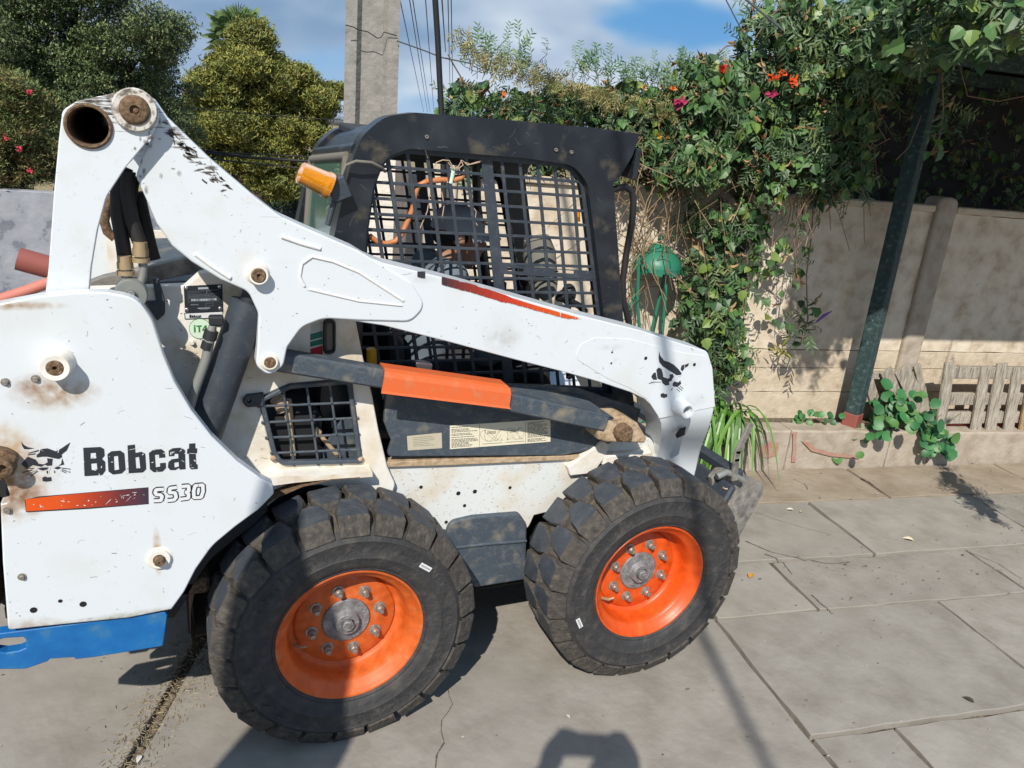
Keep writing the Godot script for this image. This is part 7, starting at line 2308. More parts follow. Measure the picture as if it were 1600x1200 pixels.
	for l in [[Vector3(0.718, 1.688, -2.255), Vector3(0.725, 1.703, -2.255), Vector3(0.744, 1.711, -2.255), Vector3(0.764, 1.711, -2.255), Vector3(0.778, 1.691, -2.255), Vector3(0.792, 1.692, -2.255), Vector3(0.804, 1.715, -2.255), Vector3(0.822, 1.701, -2.255), Vector3(0.866, 1.717, -2.255)], [Vector3(0.761, 1.705, -2.255), Vector3(0.774, 1.691, -2.255), Vector3(0.794, 1.689, -2.255), Vector3(0.809, 1.701, -2.255), Vector3(0.8, 1.715, -2.255)], [Vector3(0.815, 1.708, -2.255), Vector3(0.832, 1.704, -2.255), Vector3(0.862, 1.713, -2.255)], [Vector3(0.685, 1.758, -2.255), Vector3(0.688, 1.736, -2.255), Vector3(0.697, 1.715, -2.255)], [Vector3(0.751, 1.618, -2.27), Vector3(0.761, 1.58, -2.27), Vector3(0.756, 1.532, -2.27)], [Vector3(0.715, 1.616, -2.27), Vector3(0.709, 1.559, -2.27), Vector3(0.686, 1.501, -2.27)], [Vector3(0.845, 1.588, -2.27), Vector3(0.866, 1.565, -2.27), Vector3(0.864, 1.536, -2.27), Vector3(0.873, 1.522, -2.27)]]:
		tw.tube(l, 0.0018, 5)
	obj("twine", tw, mats.twine, L)
	var pads := Shape.new()
	pads.tube([Vector3(1.142, 1.471, -2.4), Vector3(1.157, 1.421, -2.4), Vector3(1.172, 1.365, -2.4), Vector3(1.189, 1.302, -2.4), Vector3(1.213, 1.27, -2.4)], [0.045, 0.058, 0.055, 0.05, 0.03], 14)
	obj("grey_bundle", pads, mats.grey_cloth, L)
	var tie := Shape.new()
	for y in [0.0, 0.012, 0.03]:
		tie.tube([Vector3(1.089, 1.366, -2.345), Vector3(1.132, 1.362, -2.345), Vector3(1.176, 1.367, -2.345), Vector3(1.21, 1.367, -2.345)].map(func(p): return p + Vector3(0, -y, 0.0)), 0.003, 5)
	obj("bundle_tie", tie, mats.dark_cloth, L)
	var oc := Shape.new()
	oc.plate(Poly.round([1.324, 1.363, 0, 1.346, 1.368, 0, 1.369, 1.273, 0, 1.344, 1.269, 0, 1.324, 1.307, 0]), -2.30, -2.31, 0.003)
	obj("orange_strap", oc, mats.orange_cloth, L)
	oc = Shape.new()
	oc.tube([Vector3(1.237, 1.577, -2.3), Vector3(1.241, 1.543, -2.3)], 0.008, 8)
	obj("key_fob", oc, mats.amber_lens, L)
	var rv := Shape.new()
	for q in [Vector3(0.685, 1.773, -2.232), Vector3(1.102, 1.766, -2.232), Vector3(1.156, 1.763, -2.232)]:
		rv = Shape.new()
		rv.lathe([Vector2(0.006, -0.004), Vector2(0.006, 0.002), Vector2(0.004, 0.003), Vector2(0.0, -0.001)], facing(q), 10, -1.0)
		obj("frame_bolt", rv, mats.rubber_seal, L)


func make_coupler(loader: Node3D):
	var L := Node3D.new()
	L.name = "coupler"
	loader.add_child(L)
	# attachment coupler at the front: dark plate, spring, lever
	var side := Poly.round([1.874, 0.599, 0, 1.903, 0.634, 0.019, 1.987, 0.62, 0, 2.145, 0.544, 0.02, 2.151, 0.506, 0, 2.059, 0.284, 0.014, 2.02, 0.284, 0, 1.923, 0.448, 0], 4)
	for m in [Transform3D(), MIRROR]:
		var s := Shape.new()
		s.plate(side, -2.16, -2.185, 0.005, [Poly.round([1.907, 0.584, 0.013, 1.973, 0.566, 0.013, 1.974, 0.532, 0.013, 1.936, 0.475, 0.013, 1.911, 0.52, 0], 3)], 2, m)
		obj("coupler_side", s, mats.dusty_steel, L)
	var face := Shape.new()
	face.block(Vector3(1.83, 0.42, -2.62), Vector3(0.03, 0.40, 1.1), 0.008, Vector3(0, 0, -0.45))
	face.block(Vector3(1.97, 0.62, -2.62), Vector3(0.05, 0.04, 1.0), 0.008)
	obj("coupler_face", face, mats.dark_blue_steel, L)
	var top := Shape.new()
	top.tube([Vector3(1.871, 0.621, -2.13), Vector3(1.91, 0.636, -2.13), Vector3(1.956, 0.62, -2.13), Vector3(2, 0.594, -2.13)], 0.014, 8)
	obj("coupler_cam", top, mats.grey_steel, L)
	var sp := Shape.new()
	var a: Vector3 = Vector3(1.902, 0.591, -2.1); var b: Vector3 = Vector3(1.91, 0.481, -2.1)
	var path := []
	for k in 97:
		var f := k / 96.0
		var an := f * TAU * 8.0
		path.append(a.lerp(b, f) + Vector3(cos(an) * 0.014, 0, sin(an) * 0.014))
	sp.tube(path, 0.0035, 6)
	obj("spring", sp, mats.tan_dirt, L)
	var lv := Shape.new()
	var lp := [Vector3(1.948, 0.609, -2.12), Vector3(1.939, 0.691, -2.12), Vector3(1.938, 0.723, -2.12), Vector3(1.976, 0.831, -2.12)]
	for k in 3:
		var mid: Vector3 = (lp[k] + lp[k + 1]) * 0.5
		lv.box(Transform3D(Basis(Vector3(0, 0, 1), Vector2(lp[k + 1].x - lp[k].x, lp[k + 1].y - lp[k].y).angle()), mid), Vector3(lp[k].distance_to(lp[k + 1]) + 0.016, 0.027, 0.014), 0.003)
	obj("coupler_lever", lv, mats.dusty_steel, L)


# ---------------------------------------------------------------- people
# a field of tapered capsules joined smoothly, meshed by surface nets
func flesh(s: Shape, bones: Array, cell: float, k := 0.03):
	var lo := Vector3.ONE * 1e9
	var hi := -lo
	for b in bones:
		var r: float = maxf(b[2], b[3]) + cell * 3.0 + k
		lo = lo.min(b[0] - Vector3.ONE * r).min(b[1] - Vector3.ONE * r)
		hi = hi.max(b[0] + Vector3.ONE * r).max(b[1] + Vector3.ONE * r)
	var nx := int((hi.x - lo.x) / cell) + 2
	var ny := int((hi.y - lo.y) / cell) + 2
	var nz := int((hi.z - lo.z) / cell) + 2
	var f := PackedFloat32Array()
	f.resize(nx * ny * nz)
	f.fill(1.0)
	for b in bones:
		var a: Vector3 = b[0]
		var ab: Vector3 = b[1] - a
		var len2 := maxf(ab.length_squared(), 1e-9)
		var r0: float = b[2]
		var dr: float = b[3] - r0
		var sc: Vector3 = b[4] if b.size() > 4 else Vector3.ONE
		var r := maxf(b[2], b[3]) + k + cell * 2.0
		var l2 := (a.min(b[1]) - Vector3.ONE * r - lo) / cell
		var h2 := (a.max(b[1]) + Vector3.ONE * r - lo) / cell
		for z in range(maxi(0, int(l2.z)), mini(nz, int(h2.z) + 1)):
			for y in range(maxi(0, int(l2.y)), mini(ny, int(h2.y) + 1)):
				var row := (z * ny + y) * nx
				for x in range(maxi(0, int(l2.x)), mini(nx, int(h2.x) + 1)):
					var p := lo + Vector3(x, y, z) * cell
					var t := clampf((p - a).dot(ab) / len2, 0.0, 1.0)
					var d := ((p - a - ab * t) / sc).length() - (r0 + dr * t)
					var o := f[row + x]
					var h := maxf(k - absf(d - o), 0.0) / k
					f[row + x] = minf(d, o) - h * h * k * 0.25
	var vid := {}
	var pos := []
	for z in nz - 1:
		for y in ny - 1:
			for x in nx - 1:
				var c := (z * ny + y) * nx + x
				var mask := 0
				var sum := Vector3.ZERO
				var n := 0
				var v := [f[c], f[c + 1], f[c + nx], f[c + nx + 1], f[c + nx * ny], f[c + nx * ny + 1], f[c + nx * ny + nx], f[c + nx * ny + nx + 1]]
				for i in 8:
					if v[i] < 0.0:
						mask |= 1 << i
				if mask == 0 or mask == 255:
					continue
				for e in [[0, 1], [2, 3], [4, 5], [6, 7], [0, 2], [1, 3], [4, 6], [5, 7], [0, 4], [1, 5], [2, 6], [3, 7]]:
					var va: float = v[e[0]]; var vb: float = v[e[1]]
					if (va < 0.0) != (vb < 0.0):
						var t2 := va / (va - vb)
						var pa := Vector3(e[0] & 1, (e[0] >> 1) & 1, e[0] >> 2)
						var pb := Vector3(e[1] & 1, (e[1] >> 1) & 1, e[1] >> 2)
						sum += pa.lerp(pb, t2)
						n += 1
				vid[c] = pos.size()
				pos.append(lo + (Vector3(x, y, z) + sum / n) * cell)
	var grad := func(p: Vector3) -> Vector3:
		var q := ((p - lo) / cell).clamp(Vector3.ONE, Vector3(nx - 2.01, ny - 2.01, nz - 2.01))
		var i := int(q.x); var j := int(q.y); var l := int(q.z)
		var c := (l * ny + j) * nx + i
		var w := q - Vector3(i, j, l)
		var g := Vector3.ZERO
		for m in 8:
			var o := c + (m & 1) + ((m >> 1) & 1) * nx + (m >> 2) * nx * ny
			var wt := (w.x if m & 1 else 1.0 - w.x) * (w.y if m & 2 else 1.0 - w.y) * (w.z if m & 4 else 1.0 - w.z)
			g += Vector3(f[mini(o + 1, f.size() - 1)] - f[o - 1], f[mini(o + nx, f.size() - 1)] - f[maxi(o - nx, 0)], f[mini(o + nx * ny, f.size() - 1)] - f[maxi(o - nx * ny, 0)]) * wt
		return g.normalized()
	var nor := []
	for p in pos:
		nor.append(grad.call(p))
	for c in vid:
		for ax in 3:
			var step: int = [1, nx, nx * ny][ax]
			var s1: int = [nx, nx * ny, 1][ax]
			var s2: int = [nx * ny, 1, nx][ax]
			if c + step >= f.size() or (f[c] < 0.0) == (f[c + step] < 0.0):
				continue
			if vid.has(c - s1) and vid.has(c - s2) and vid.has(c - s1 - s2):
				var q := [vid[c], vid[c - s1], vid[c - s1 - s2], vid[c - s2]]
				s.tri(pos[q[0]], pos[q[1]], pos[q[2]], nor[q[0]], nor[q[1]], nor[q[2]])
				s.tri(pos[q[0]], pos[q[2]], pos[q[3]], nor[q[0]], nor[q[2]], nor[q[3]])


func hand_bones(wrist: Vector3, palm: Vector3, reach: Vector3, out: Vector3, curl: Vector3) -> Array:
	# palm centre, finger direction, across the knuckles (index first), curl direction
	var bones := [[wrist, palm, 0.024, 0.030], [palm - out * 0.02, palm + out * 0.02, 0.024, 0.024]]
	for i in 4:
		var k := palm + reach * 0.035 + out * (0.030 - 0.020 * i)
		var l: float = [0.036, 0.041, 0.038, 0.029][i]
		var a := k + (reach * 0.8 + curl * 0.6) * l
		var b := a + (curl * 0.95 - reach * 0.1) * l * 0.8
		var c := b + (curl * 0.5 - reach * 0.8) * l * 0.6
		bones.append_array([[k, a, 0.0095, 0.009], [a, b, 0.009, 0.0085], [b, c, 0.0085, 0.0075]])
	var th := palm - reach * 0.02 + out * 0.034
	bones.append_array([[th, th + (out * 0.7 + reach * 0.5 + curl * 0.4) * 0.035, 0.012, 0.010], [th + (out * 0.7 + reach * 0.5 + curl * 0.4) * 0.035, th + (out * 0.5 + reach * 1.1 + curl * 1.0) * 0.045, 0.010, 0.008]])
	return bones


func head_bones(c: Vector3, fwd: Vector3) -> Array:
	# c is the middle of the skull; fwd the way the face looks
	var up := Vector3.UP
	var side := fwd.cross(up).normalized()
	return [[c - fwd * 0.022 + up * 0.015, c + fwd * 0.015 + up * 0.02, 0.084, 0.078], [c + fwd * 0.02 - up * 0.03, c + fwd * 0.045 - up * 0.085, 0.062, 0.038], [c + fwd * 0.035 - up * 0.095 - side * 0.0, c + fwd * 0.055 - up * 0.098, 0.03, 0.022], [c + fwd * 0.082 + up * 0.0, c + fwd * 0.105 - up * 0.035, 0.011, 0.015], [c + fwd * 0.076 - up * 0.062, c + fwd * 0.082 - up * 0.062, 0.016, 0.013], [c + fwd * 0.07 + up * 0.022 - side * 0.03, c + fwd * 0.07 + up * 0.022 + side * 0.03, 0.018, 0.018], [c - fwd * 0.03 - up * 0.09, c - fwd * 0.045 - up * 0.17, 0.055, 0.06]]


func make_face(parent: Node3D, c: Vector3, fwd: Vector3):
	var side := fwd.cross(Vector3.UP).normalized()
	var eyes := Shape.new()
	for sg in [-1.0, 1.0]:
		var ears := Shape.new()
		eyes = Shape.new()
		eyes.ball(c + fwd * 0.079 + side * 0.031 * sg - Vector3.UP * 0.004, Vector3(0.011, 0.008, 0.011), 8, 10)
		ears.ball(c - fwd * 0.012 + side * 0.083 * sg - Vector3.UP * 0.018, Vector3(0.020, 0.032, 0.012), 8, 10, Basis(Vector3.UP, atan2(fwd.x, fwd.z) + PI / 2))
		obj("eye", eyes, mats.decal_black, parent)
		obj("ear", ears, mats.skin, parent)


func make_driver():
	var d := thing("person", "driver in dark cap and denim shirt seated behind the cab's side screen, facing forward", "person", Vector3(0.62, 1.09, -2.62))
	var hip := Vector3(0.64, 1.10, -2.62)
	var neck := Vector3(0.69, 1.50, -2.60)
	var head := Vector3(0.735, 1.628, -2.58)
	var fwd := Vector3(0.97, -0.10, 0.12).normalized()
	var skin := []
	for b in head_bones(head, fwd):
		skin.append(b)
	var torso := [[hip, Vector3(0.63, 1.24, -2.62), 0.13, 0.125, Vector3(0.9, 1, 1.15)], [Vector3(0.63, 1.24, -2.62), Vector3(0.66, 1.40, -2.62), 0.125, 0.115, Vector3(0.85, 1, 1.25)], [Vector3(0.67, 1.475, -2.47), Vector3(0.67, 1.475, -2.77), 0.062, 0.062], [neck - Vector3(0.01, 0.05, 0), neck, 0.07, 0.055]]
	var arms := []
	var hands := []
	for sg in [1.0, -1.0]:
		var sh := Vector3(0.68, 1.47, -2.62 + 0.17 * sg)
		var el := Vector3(0.80, 1.19, -2.62 + 0.235 * sg)
		var wr := Vector3(1.07, 1.22, -2.62 + 0.21 * sg)
		arms.append_array([[sh, el, 0.056, 0.044], [el, el.lerp(wr, 0.8), 0.044, 0.034]])
		skin.append_array([[sh, el, 0.046, 0.038], [el, wr, 0.037, 0.025]])
		hands.append_array(hand_bones(wr, wr + Vector3(0.055, 0.01, 0), Vector3(1, 0.1, 0), Vector3(0, 0.95, -0.2 * sg), Vector3(0, -0.2, -sg)))
	var legs := []
	for sg in [1.0, -1.0]:
		var h := hip + Vector3(0.02, 0, 0.10 * sg)
		var kn := Vector3(1.06, 1.10, -2.62 + 0.15 * sg)
		var an := Vector3(1.15, 0.88, -2.62 + 0.14 * sg)
		legs.append_array([[h, kn, 0.088, 0.062], [kn, an, 0.06, 0.042]])
		skin.append_array([[h, kn, 0.075, 0.05], [kn, an, 0.05, 0.036], [an, an + Vector3(0.12, -0.04, 0), 0.04, 0.03]])
	for b in torso:
		var c: Array = b.duplicate()
		c[2] -= 0.014
		c[3] -= 0.014
		skin.append(c)
	var s := Shape.new()
	flesh(s, skin, 0.0125, 0.028)
	flesh(s, hands, 0.005, 0.008)
	obj("body", s, mats.skin, d)
	s = Shape.new()
	flesh(s, torso + arms, 0.0135, 0.03)
	obj("denim_shirt", s, mats.denim, d)
	s = Shape.new()
	flesh(s, legs, 0.014, 0.03)
	obj("trousers", s, mats.dark_cloth, d)
	# pale panel on the near sleeve and shoulder
	s = Shape.new()
	s.ball(Vector3(0.69, 1.425, -2.455), Vector3(0.062, 0.085, 0.06), 12, 16)
	obj("pale_shoulder", s, mats.denim_pale, d)
	make_face(d, head, fwd)
	# cap: crown, brim, yellow badge; short hair below it
	var yaw := Basis(Vector3.UP, atan2(-fwd.z, fwd.x)) * Basis(Vector3(0, 0, 1), -0.08)
	var cap := Shape.new()
	for i in 7:
		for j in 24:
			var q := []
			for w in [[i, j], [i, j + 1], [i + 1, j + 1], [i + 1, j]]:
				var th: float = PI * 0.5 * w[0] / 7.0
				var ph: float = TAU * w[1] / 24.0
				var p := Vector3(sin(th) * cos(ph) * 0.108, pow(cos(th), 0.7) * 0.098, sin(th) * sin(ph) * 0.092)
				q.append(head + Vector3(0, 0.012, 0) + yaw * (p + Vector3(-0.006, 0, 0)))
			var mid: Vector3 = (q[0] + q[2]) * 0.5 - head
			cap.tri(q[0], q[1], q[2], (q[0] - head).normalized(), (q[1] - head).normalized(), (q[2] - head).normalized())
			cap.tri(q[0], q[2], q[3], (q[0] - head).normalized(), (q[2] - head).normalized(), (q[3] - head).normalized())
	for j in 14:
		var a0 := -1.25 + 2.5 * j / 14.0; var a1 := -1.25 + 2.5 * (j + 1) / 14.0
		for dy in [0.0, -0.005]:
			var rim := func(a: float, f: float) -> Vector3:
				return head + Vector3(0, 0.014 + dy, 0) + yaw * Vector3(cos(a) * 0.10 + f * 0.075 * cos(a * 1.15), -0.012 * f * f - 0.012 * a * a * f, sin(a) * 0.088)
			cap.quad(rim.call(a0, 0.0), rim.call(a1, 0.0), rim.call(a1, 1.0), rim.call(a0, 1.0), Vector3.UP if dy == 0.0 else Vector3.DOWN)
	obj("cap", cap, mats.cap_cloth, d)
	var badge := Shape.new()
	badge.block(head + yaw * Vector3(0.088, 0.062, 0.046), Vector3(0.03, 0.014, 0.004), 0.001, Vector3(0.3, 0.9, -0.3))
	obj("cap_badge", badge, mats.yellow_reservoir, d)
	var hair := Shape.new()
	hair.ball(head + Vector3(-0.022, -0.004, 0), Vector3(0.090, 0.058, 0.085), 10, 16)
	obj("hair", hair, mats.hair, d)
	d.scale = Vector3.ONE * 0.9
	d.position = Vector3(0.8215, 0.971, -2.616)


func make_photographer():
	# stands behind the camera; only the shadow falls into the picture
	var d := thing("person", "photographer holding up a phone, seen only as the shadow at the bottom of the pavement", "person", Vector3(0.05, 0, 0.45))
	var across := Vector3(0.92, 0, 0.39)
	var back := Vector3(-0.40, 0, 0.917)
	var c := Vector3(-0.01, 1.825, 0) + back * 0.045
	var head := c + back * 0.20 + across * 0.045 + Vector3(0.0, 0.03, 0)
	var fwd := Vector3(0.38, -0.2, -0.9).normalized()
	var body := []
	for b in head_bones(head, fwd):
		body.append(b)
	var chest := c + back * 0.30 + Vector3(0, -0.24, 0)
	var hip := Vector3(chest.x, 1.0, chest.z) + back * 0.04
	body.append_array([[hip, chest - Vector3(0, 0.26, 0), 0.14, 0.135, Vector3(1.2, 1, 0.85)], [chest - Vector3(0, 0.26, 0), chest, 0.14, 0.12, Vector3(1.3, 1, 0.85)], [chest - across * 0.18, chest + across * 0.18, 0.065, 0.065], [chest, chest + Vector3(0, 0.14, 0) - back * 0.03, 0.07, 0.058]])
	for sg in [-1.0, 1.0]:
		var sh: Vector3 = chest + across * 0.19 * sg
		var el: Vector3 = c + across * 0.40 * sg + back * 0.20 - Vector3(0, 0.25, 0)
		var wr: Vector3 = c + across * 0.135 * sg + back * 0.05 - Vector3(0, 0.085, 0)
		body.append_array([[sh, el, 0.055, 0.043], [el, wr, 0.043, 0.027]])
		body.append_array(hand_bones(wr, c + across * 0.118 * sg + back * 0.035 - Vector3(0, 0.02, 0), Vector3(0, 1, 0), -back, -across * sg))
		var kn: Vector3 = Vector3(hip.x, 0.52, hip.z) + across * 0.11 * sg
		body.append_array([[hip + across * 0.09 * sg, kn, 0.09, 0.062], [kn, Vector3(kn.x, 0.09, kn.z + 0.04), 0.06, 0.042], [Vector3(kn.x, 0.05, kn.z + 0.05), Vector3(kn.x, 0.035, kn.z - 0.11), 0.045, 0.035]])
	var s := Shape.new()
	flesh(s, body, 0.016, 0.03)
	obj("body", s, mats.dark_cloth, d)
	make_face(d, head, fwd)
	var ph := Shape.new()
	ph.box(Transform3D(Basis(Vector3.UP, -0.408) * Basis(Vector3.RIGHT, -0.3), Vector3(-0.028, 1.827, 0.045)), Vector3(0.19, 0.077, 0.009), 0.003)
	tag(obj("phone", ph, mats.black_plastic), "phone held up sideways by the photographer, seen only as shadow", "phone")
	# a tall stone gate post beside the photographer; its shadow lies across the rear wheel
	var g := Shape.new()
	g.plate(PackedVector2Array([Vector2(-1.30, -0.05), Vector2(-0.94, -0.05), Vector2(-0.94, 2.13), Vector2(-0.972, 2.43), Vector2(-1.055, 2.74), Vector2(-1.12, 2.97), Vector2(-1.154, 3.03), Vector2(-1.185, 2.93), Vector2(-1.25, 2.53), Vector2(-1.30, 2.13)]), 0.12, 0.04, 0.01)
	tag(obj("gate_post", g, mats.pole_concrete), "gate post beside the photographer, seen only as the broad shadow across the rear wheel", "post")


# ---------------------------------------------------------------- trees and far things
func leaf_bunch(kind: int, seed_: int) -> ArrayMesh:
	var g := RandomNumberGenerator.new()
	g.seed = seed_
	var s := Shape.new()
	for k in [12, 16, 14][kind]:
		var p := Vector3(g.randfn(0, 0.33), g.randfn(0, 0.28), g.randfn(0, 0.33))
		var b := Basis.from_euler(Vector3(g.randf_range(-1.4, 1.4), g.randf_range(0, TAU), g.randf_range(-1.0, 1.0)))
		var l: float = [0.34, 0.62, 0.5][kind]
		var w: float = [0.19, 0.15, 0.10][kind]
		var a := p; var c := p + b * Vector3(0, l, 0)
		var e := p + b * Vector3(w * 0.5, l * 0.5, 0.04); var f := p + b * Vector3(-w * 0.5, l * 0.5, 0.04)
		var m := (b * Vector3(0, 0.2, 1)).normalized()
		if m.y < 0.0:
			m = -m
		m = (m + Vector3.UP * 0.3).normalized()
		s.tri(a, e, c, m, m, m)
		s.tri(a, c, f, m, m, m)
	return s.done()


func tree(called: String, label: String, base: Vector3, top: float, lobes: Array, count: int, size: float, kind: int, tints: Array, trunk_r: float, group := ""):
	# lobes = [centre, radii]; foliage in clumps on and in them, limbs that reach into each
	var t := thing(called, label, "tree", base, group)
	var wood := Shape.new()
	var fork := base + Vector3(0, (top - base.y) * 0.3, 0)
	wood.tube([base - Vector3(0, 0.3, 0), base.lerp(fork, 0.5) + Vector3(0.06, 0, 0.03), fork], [trunk_r * 1.25, trunk_r, trunk_r * 0.8], 10)
	obj("trunk", wood, mats.bark, t)
	wood = Shape.new()
	for l in lobes:
		var mid: Vector3 = fork.lerp(l[0], 0.5) + Vector3(rnd(-0.2, 0.2), rnd(0, 0.3), rnd(-0.2, 0.2))
		wood.tube([fork, mid, l[0]], [trunk_r * 0.55, trunk_r * 0.35, trunk_r * 0.12], 6)
		for k in 4:
			wood.tube([mid.lerp(l[0], 0.5), l[0] + Vector3(rnd(-1, 1), rnd(-0.6, 1), rnd(-1, 1)) * l[1] * 0.75], [trunk_r * 0.16, trunk_r * 0.03], 5)
	obj("limbs", wood, mats.bark, t)
	# each lobe breaks up into smaller boughs
	var boughs := []
	for l in lobes:
		boughs.append([l[0], l[1] * 0.78, rnd(0.8, 1.05)])
		for k in 7:
			var d0 := Vector3(rng.randfn(0, 1), rng.randfn(0.25, 0.8), rng.randfn(0.3, 1)).normalized()
			boughs.append([l[0] + d0 * l[1] * rnd(0.6, 0.95), l[1] * Vector3(1, 0.9, 1) * rnd(0.3, 0.52), rnd(0.75, 1.2)])
	lobes = boughs
	var places := []
	var cols := []
	var n := FastNoiseLite.new()
	n.seed = int(base.x * 13.0) + kind
	n.frequency = 0.9 / maxf(size * 3.0, 0.3)
	var total := 0.0
	for l in lobes:
		total += l[1].x * l[1].y
	for l in lobes:
		var want := int(count * l[1].x * l[1].y / total)
		var got := 0
		var tries := 0
		while got < want and tries < want * 6:
			tries += 1
			var d := Vector3(rng.randfn(0, 1), rng.randfn(0, 1), rng.randfn(0, 1)).normalized()
			var q := n.get_noise_3dv(d * 2.2 * l[1] + l[0])
			var rr := pow(rng.randf(), 0.35) * (0.92 + 0.35 * q)
			var p: Vector3 = l[0] + d * l[1] * rr
			if n.get_noise_3dv(p * 1.3) < -0.28:
				continue
			got += 1
			places.append(Transform3D(Basis.from_euler(Vector3(rnd(-0.5, 0.5), rnd(0, TAU), rnd(-0.5, 0.5))) * size * rnd(0.7, 1.3), p))
			var c: Color = tints[rng.randi_range(0, tints.size() - 1)]
			cols.append(c * (1.0 + 0.3 * q) * float(l[2]))
	scatter("crown", leaf_bunch(kind, 5 + kind), places, cols, mats.far_leaf, t)


func make_background():
	# grey wall along the far side of the road
	var gw := Shape.new()
	gw.box(Transform3D(Basis(Vector3.UP, -0.15), Vector3(-2.082, 0.663, -11.2) + Vector3(0, -0.75, 0)), Vector3(4.6, 1.5, 0.2), 0.01)
	tag(obj("street_wall", gw, mats.grey_wall), "low grey rendered wall with peeling paint, below the oleander at far left", "wall")
	# big dark tree with oleander in front of it at the left
	var c1: Array = [Vector3(-1.911, 2.486, -13.5), Vector3(-1.095, 2.919, -13.5), Vector3(-0.337, 2.589, -13.5), Vector3(-1.679, 1.666, -13.5), Vector3(-0.815, 1.746, -13.5), Vector3(-0.251, 1.494, -15), Vector3(-0.957, 3.67, -13.5), Vector3(-1.815, 3.46, -13.5), Vector3(-0.12, 2.114, -15), Vector3(-2.588, 2.405, -13.5), Vector3(-1.479, 1.197, -13.5)]
	var lobes := []
	for k in c1.size():
		lobes.append([c1[k], Vector3(1.0, 0.95, 1.0) * [1.15, 1.1, 0.8, 1.05, 1.0, 0.75, 1.2, 1.2, 0.6, 1.2, 0.8][k]])
	tree("dense_tree", "big dense dark green tree over the grey wall at top left", Vector3(lobes[0][0].x + 0.4, land(0, -13.8), -13.8), 4.0, lobes, 30000, 0.105, 0, [Color(0.105, 0.15, 0.06), Color(0.14, 0.19, 0.07), Color(0.075, 0.115, 0.055), Color(0.18, 0.21, 0.085)], 0.16)
	var ol: Array = [Vector3(-1.808, 1.245, -11.5), Vector3(-1.539, 1.602, -11.5), Vector3(-1.496, 0.963, -11.5), Vector3(-1.825, 1.723, -11.5), Vector3(-1.79, 0.752, -11.5), Vector3(-2.159, 1.033, -11.5)]
	lobes = []
	for k in ol.size():
		lobes.append([ol[k], Vector3(0.5, 0.45, 0.5) * [1.0, 0.9, 0.8, 1.0, 0.7, 1.0][k]])
	tree("oleander", "reddish green oleander with pink flowers leaning over the wall at left edge", Vector3(lobes[0][0].x, land(0, -11.6), -11.6), 2.0, lobes, 3400, 0.115, 2, [Color(0.14, 0.17, 0.05), Color(0.10, 0.14, 0.045), Color(0.22, 0.16, 0.065), Color(0.18, 0.19, 0.06)], 0.05)
	var t: Node3D = get_node("oleander")
	for q in [Vector3(-1.455, 1.788, -11), Vector3(-1.729, 1.269, -11), Vector3(-1.612, 1.155, -11), Vector3(-1.538, 0.911, -11)]:
		var s := Shape.new()
		for k in 10:
			s.ink = Color(0.6, 0.03, 0.09).lerp(Color(0.5, 0.02, 0.05), rng.randf())
			leaf_blade(s, Transform3D(leaf_turn(Vector3(rng.randfn(0, 0.7), rng.randfn(0, 0.7), 1), 1.0, rnd(0, TAU)), q + Vector3(rnd(-0.02, 0.02), rnd(-0.02, 0.02), 0)), 0.034, 0.022, 0.3, 0.2)
		obj("flower", s, mats.petal, t)
	# olive green tree behind the loader
	var c2: Array = [Vector3(2.443, 2.85, -25), Vector3(1.213, 2.295, -25), Vector3(3.524, 2.342, -25), Vector3(2.42, 1.526, -25), Vector3(1.17, 1.069, -25), Vector3(3.898, 1.373, -25), Vector3(2.955, 0.655, -25), Vector3(4.275, 2.14, -25), Vector3(1.838, 3.128, -25), Vector3(0.797, 0.328, -25), Vector3(3.707, 0.234, -25), Vector3(2.758, -0.294, -25), Vector3(4.574, 0.955, -25), Vector3(0.66, 1.205, -25)]
	lobes = []
	for k in c2.size():
		lobes.append([c2[k], Vector3(1.0, 0.8, 1.0) * [1.3, 1.0, 1.1, 1.2, 0.8, 0.9, 1.1, 0.8, 0.8, 0.8, 0.8, 0.7, 0.6, 0.7][k]])
	tree("olive_green_tree", "rounded olive green feathery tree beyond the loader arm, in front of the palm", Vector3(lobes[3][0].x, land(0, -25), -25.0), 4.0, lobes, 30000, 0.18, 1, [Color(0.23, 0.24, 0.05), Color(0.19, 0.215, 0.05), Color(0.14, 0.175, 0.05), Color(0.28, 0.27, 0.065)], 0.22)
	# darker trees that close the gaps behind
	var c3: Array = [Vector3(0.487, 1.062, -30), Vector3(0.722, -0.632, -30), Vector3(3.759, -0.919, -30), Vector3(1.665, -0.801, -30), Vector3(0.757, 0.235, -30), Vector3(5.148, -0.616, -30), Vector3(2.024, 0.539, -30)]
	lobes = []
	for k in c3.size():
		lobes.append([c3[k], Vector3(1.0, 0.8, 1.0) * [1.2, 1.5, 1.3, 1.5, 1.3, 1.3, 1.2][k]])
	tree("dark_tree", "darker green trees' crown filling the gap between the dense tree and the olive green one", Vector3(lobes[1][0].x, land(0, -30), -30.0), 3.0, lobes, 14000, 0.22, 0, [Color(0.06, 0.10, 0.05), Color(0.08, 0.13, 0.06), Color(0.07, 0.11, 0.07)], 0.2)
	# fan palm
	var pc: Vector3 = Vector3(2.891, 4.542, -36)
	var palm := thing("fan_palm", "fan palm whose crown shows above the olive green tree", "palm", Vector3(pc.x, land(0, -36), pc.z))
	var tr := Shape.new()
	tr.tube([Vector3(pc.x, land(0, -36), pc.z), Vector3(pc.x + 0.1, 1.0, pc.z), pc - Vector3(0, 0.2, 0)], [0.3, 0.25, 0.22], 10)
	obj("trunk", tr, mats.bark, palm)
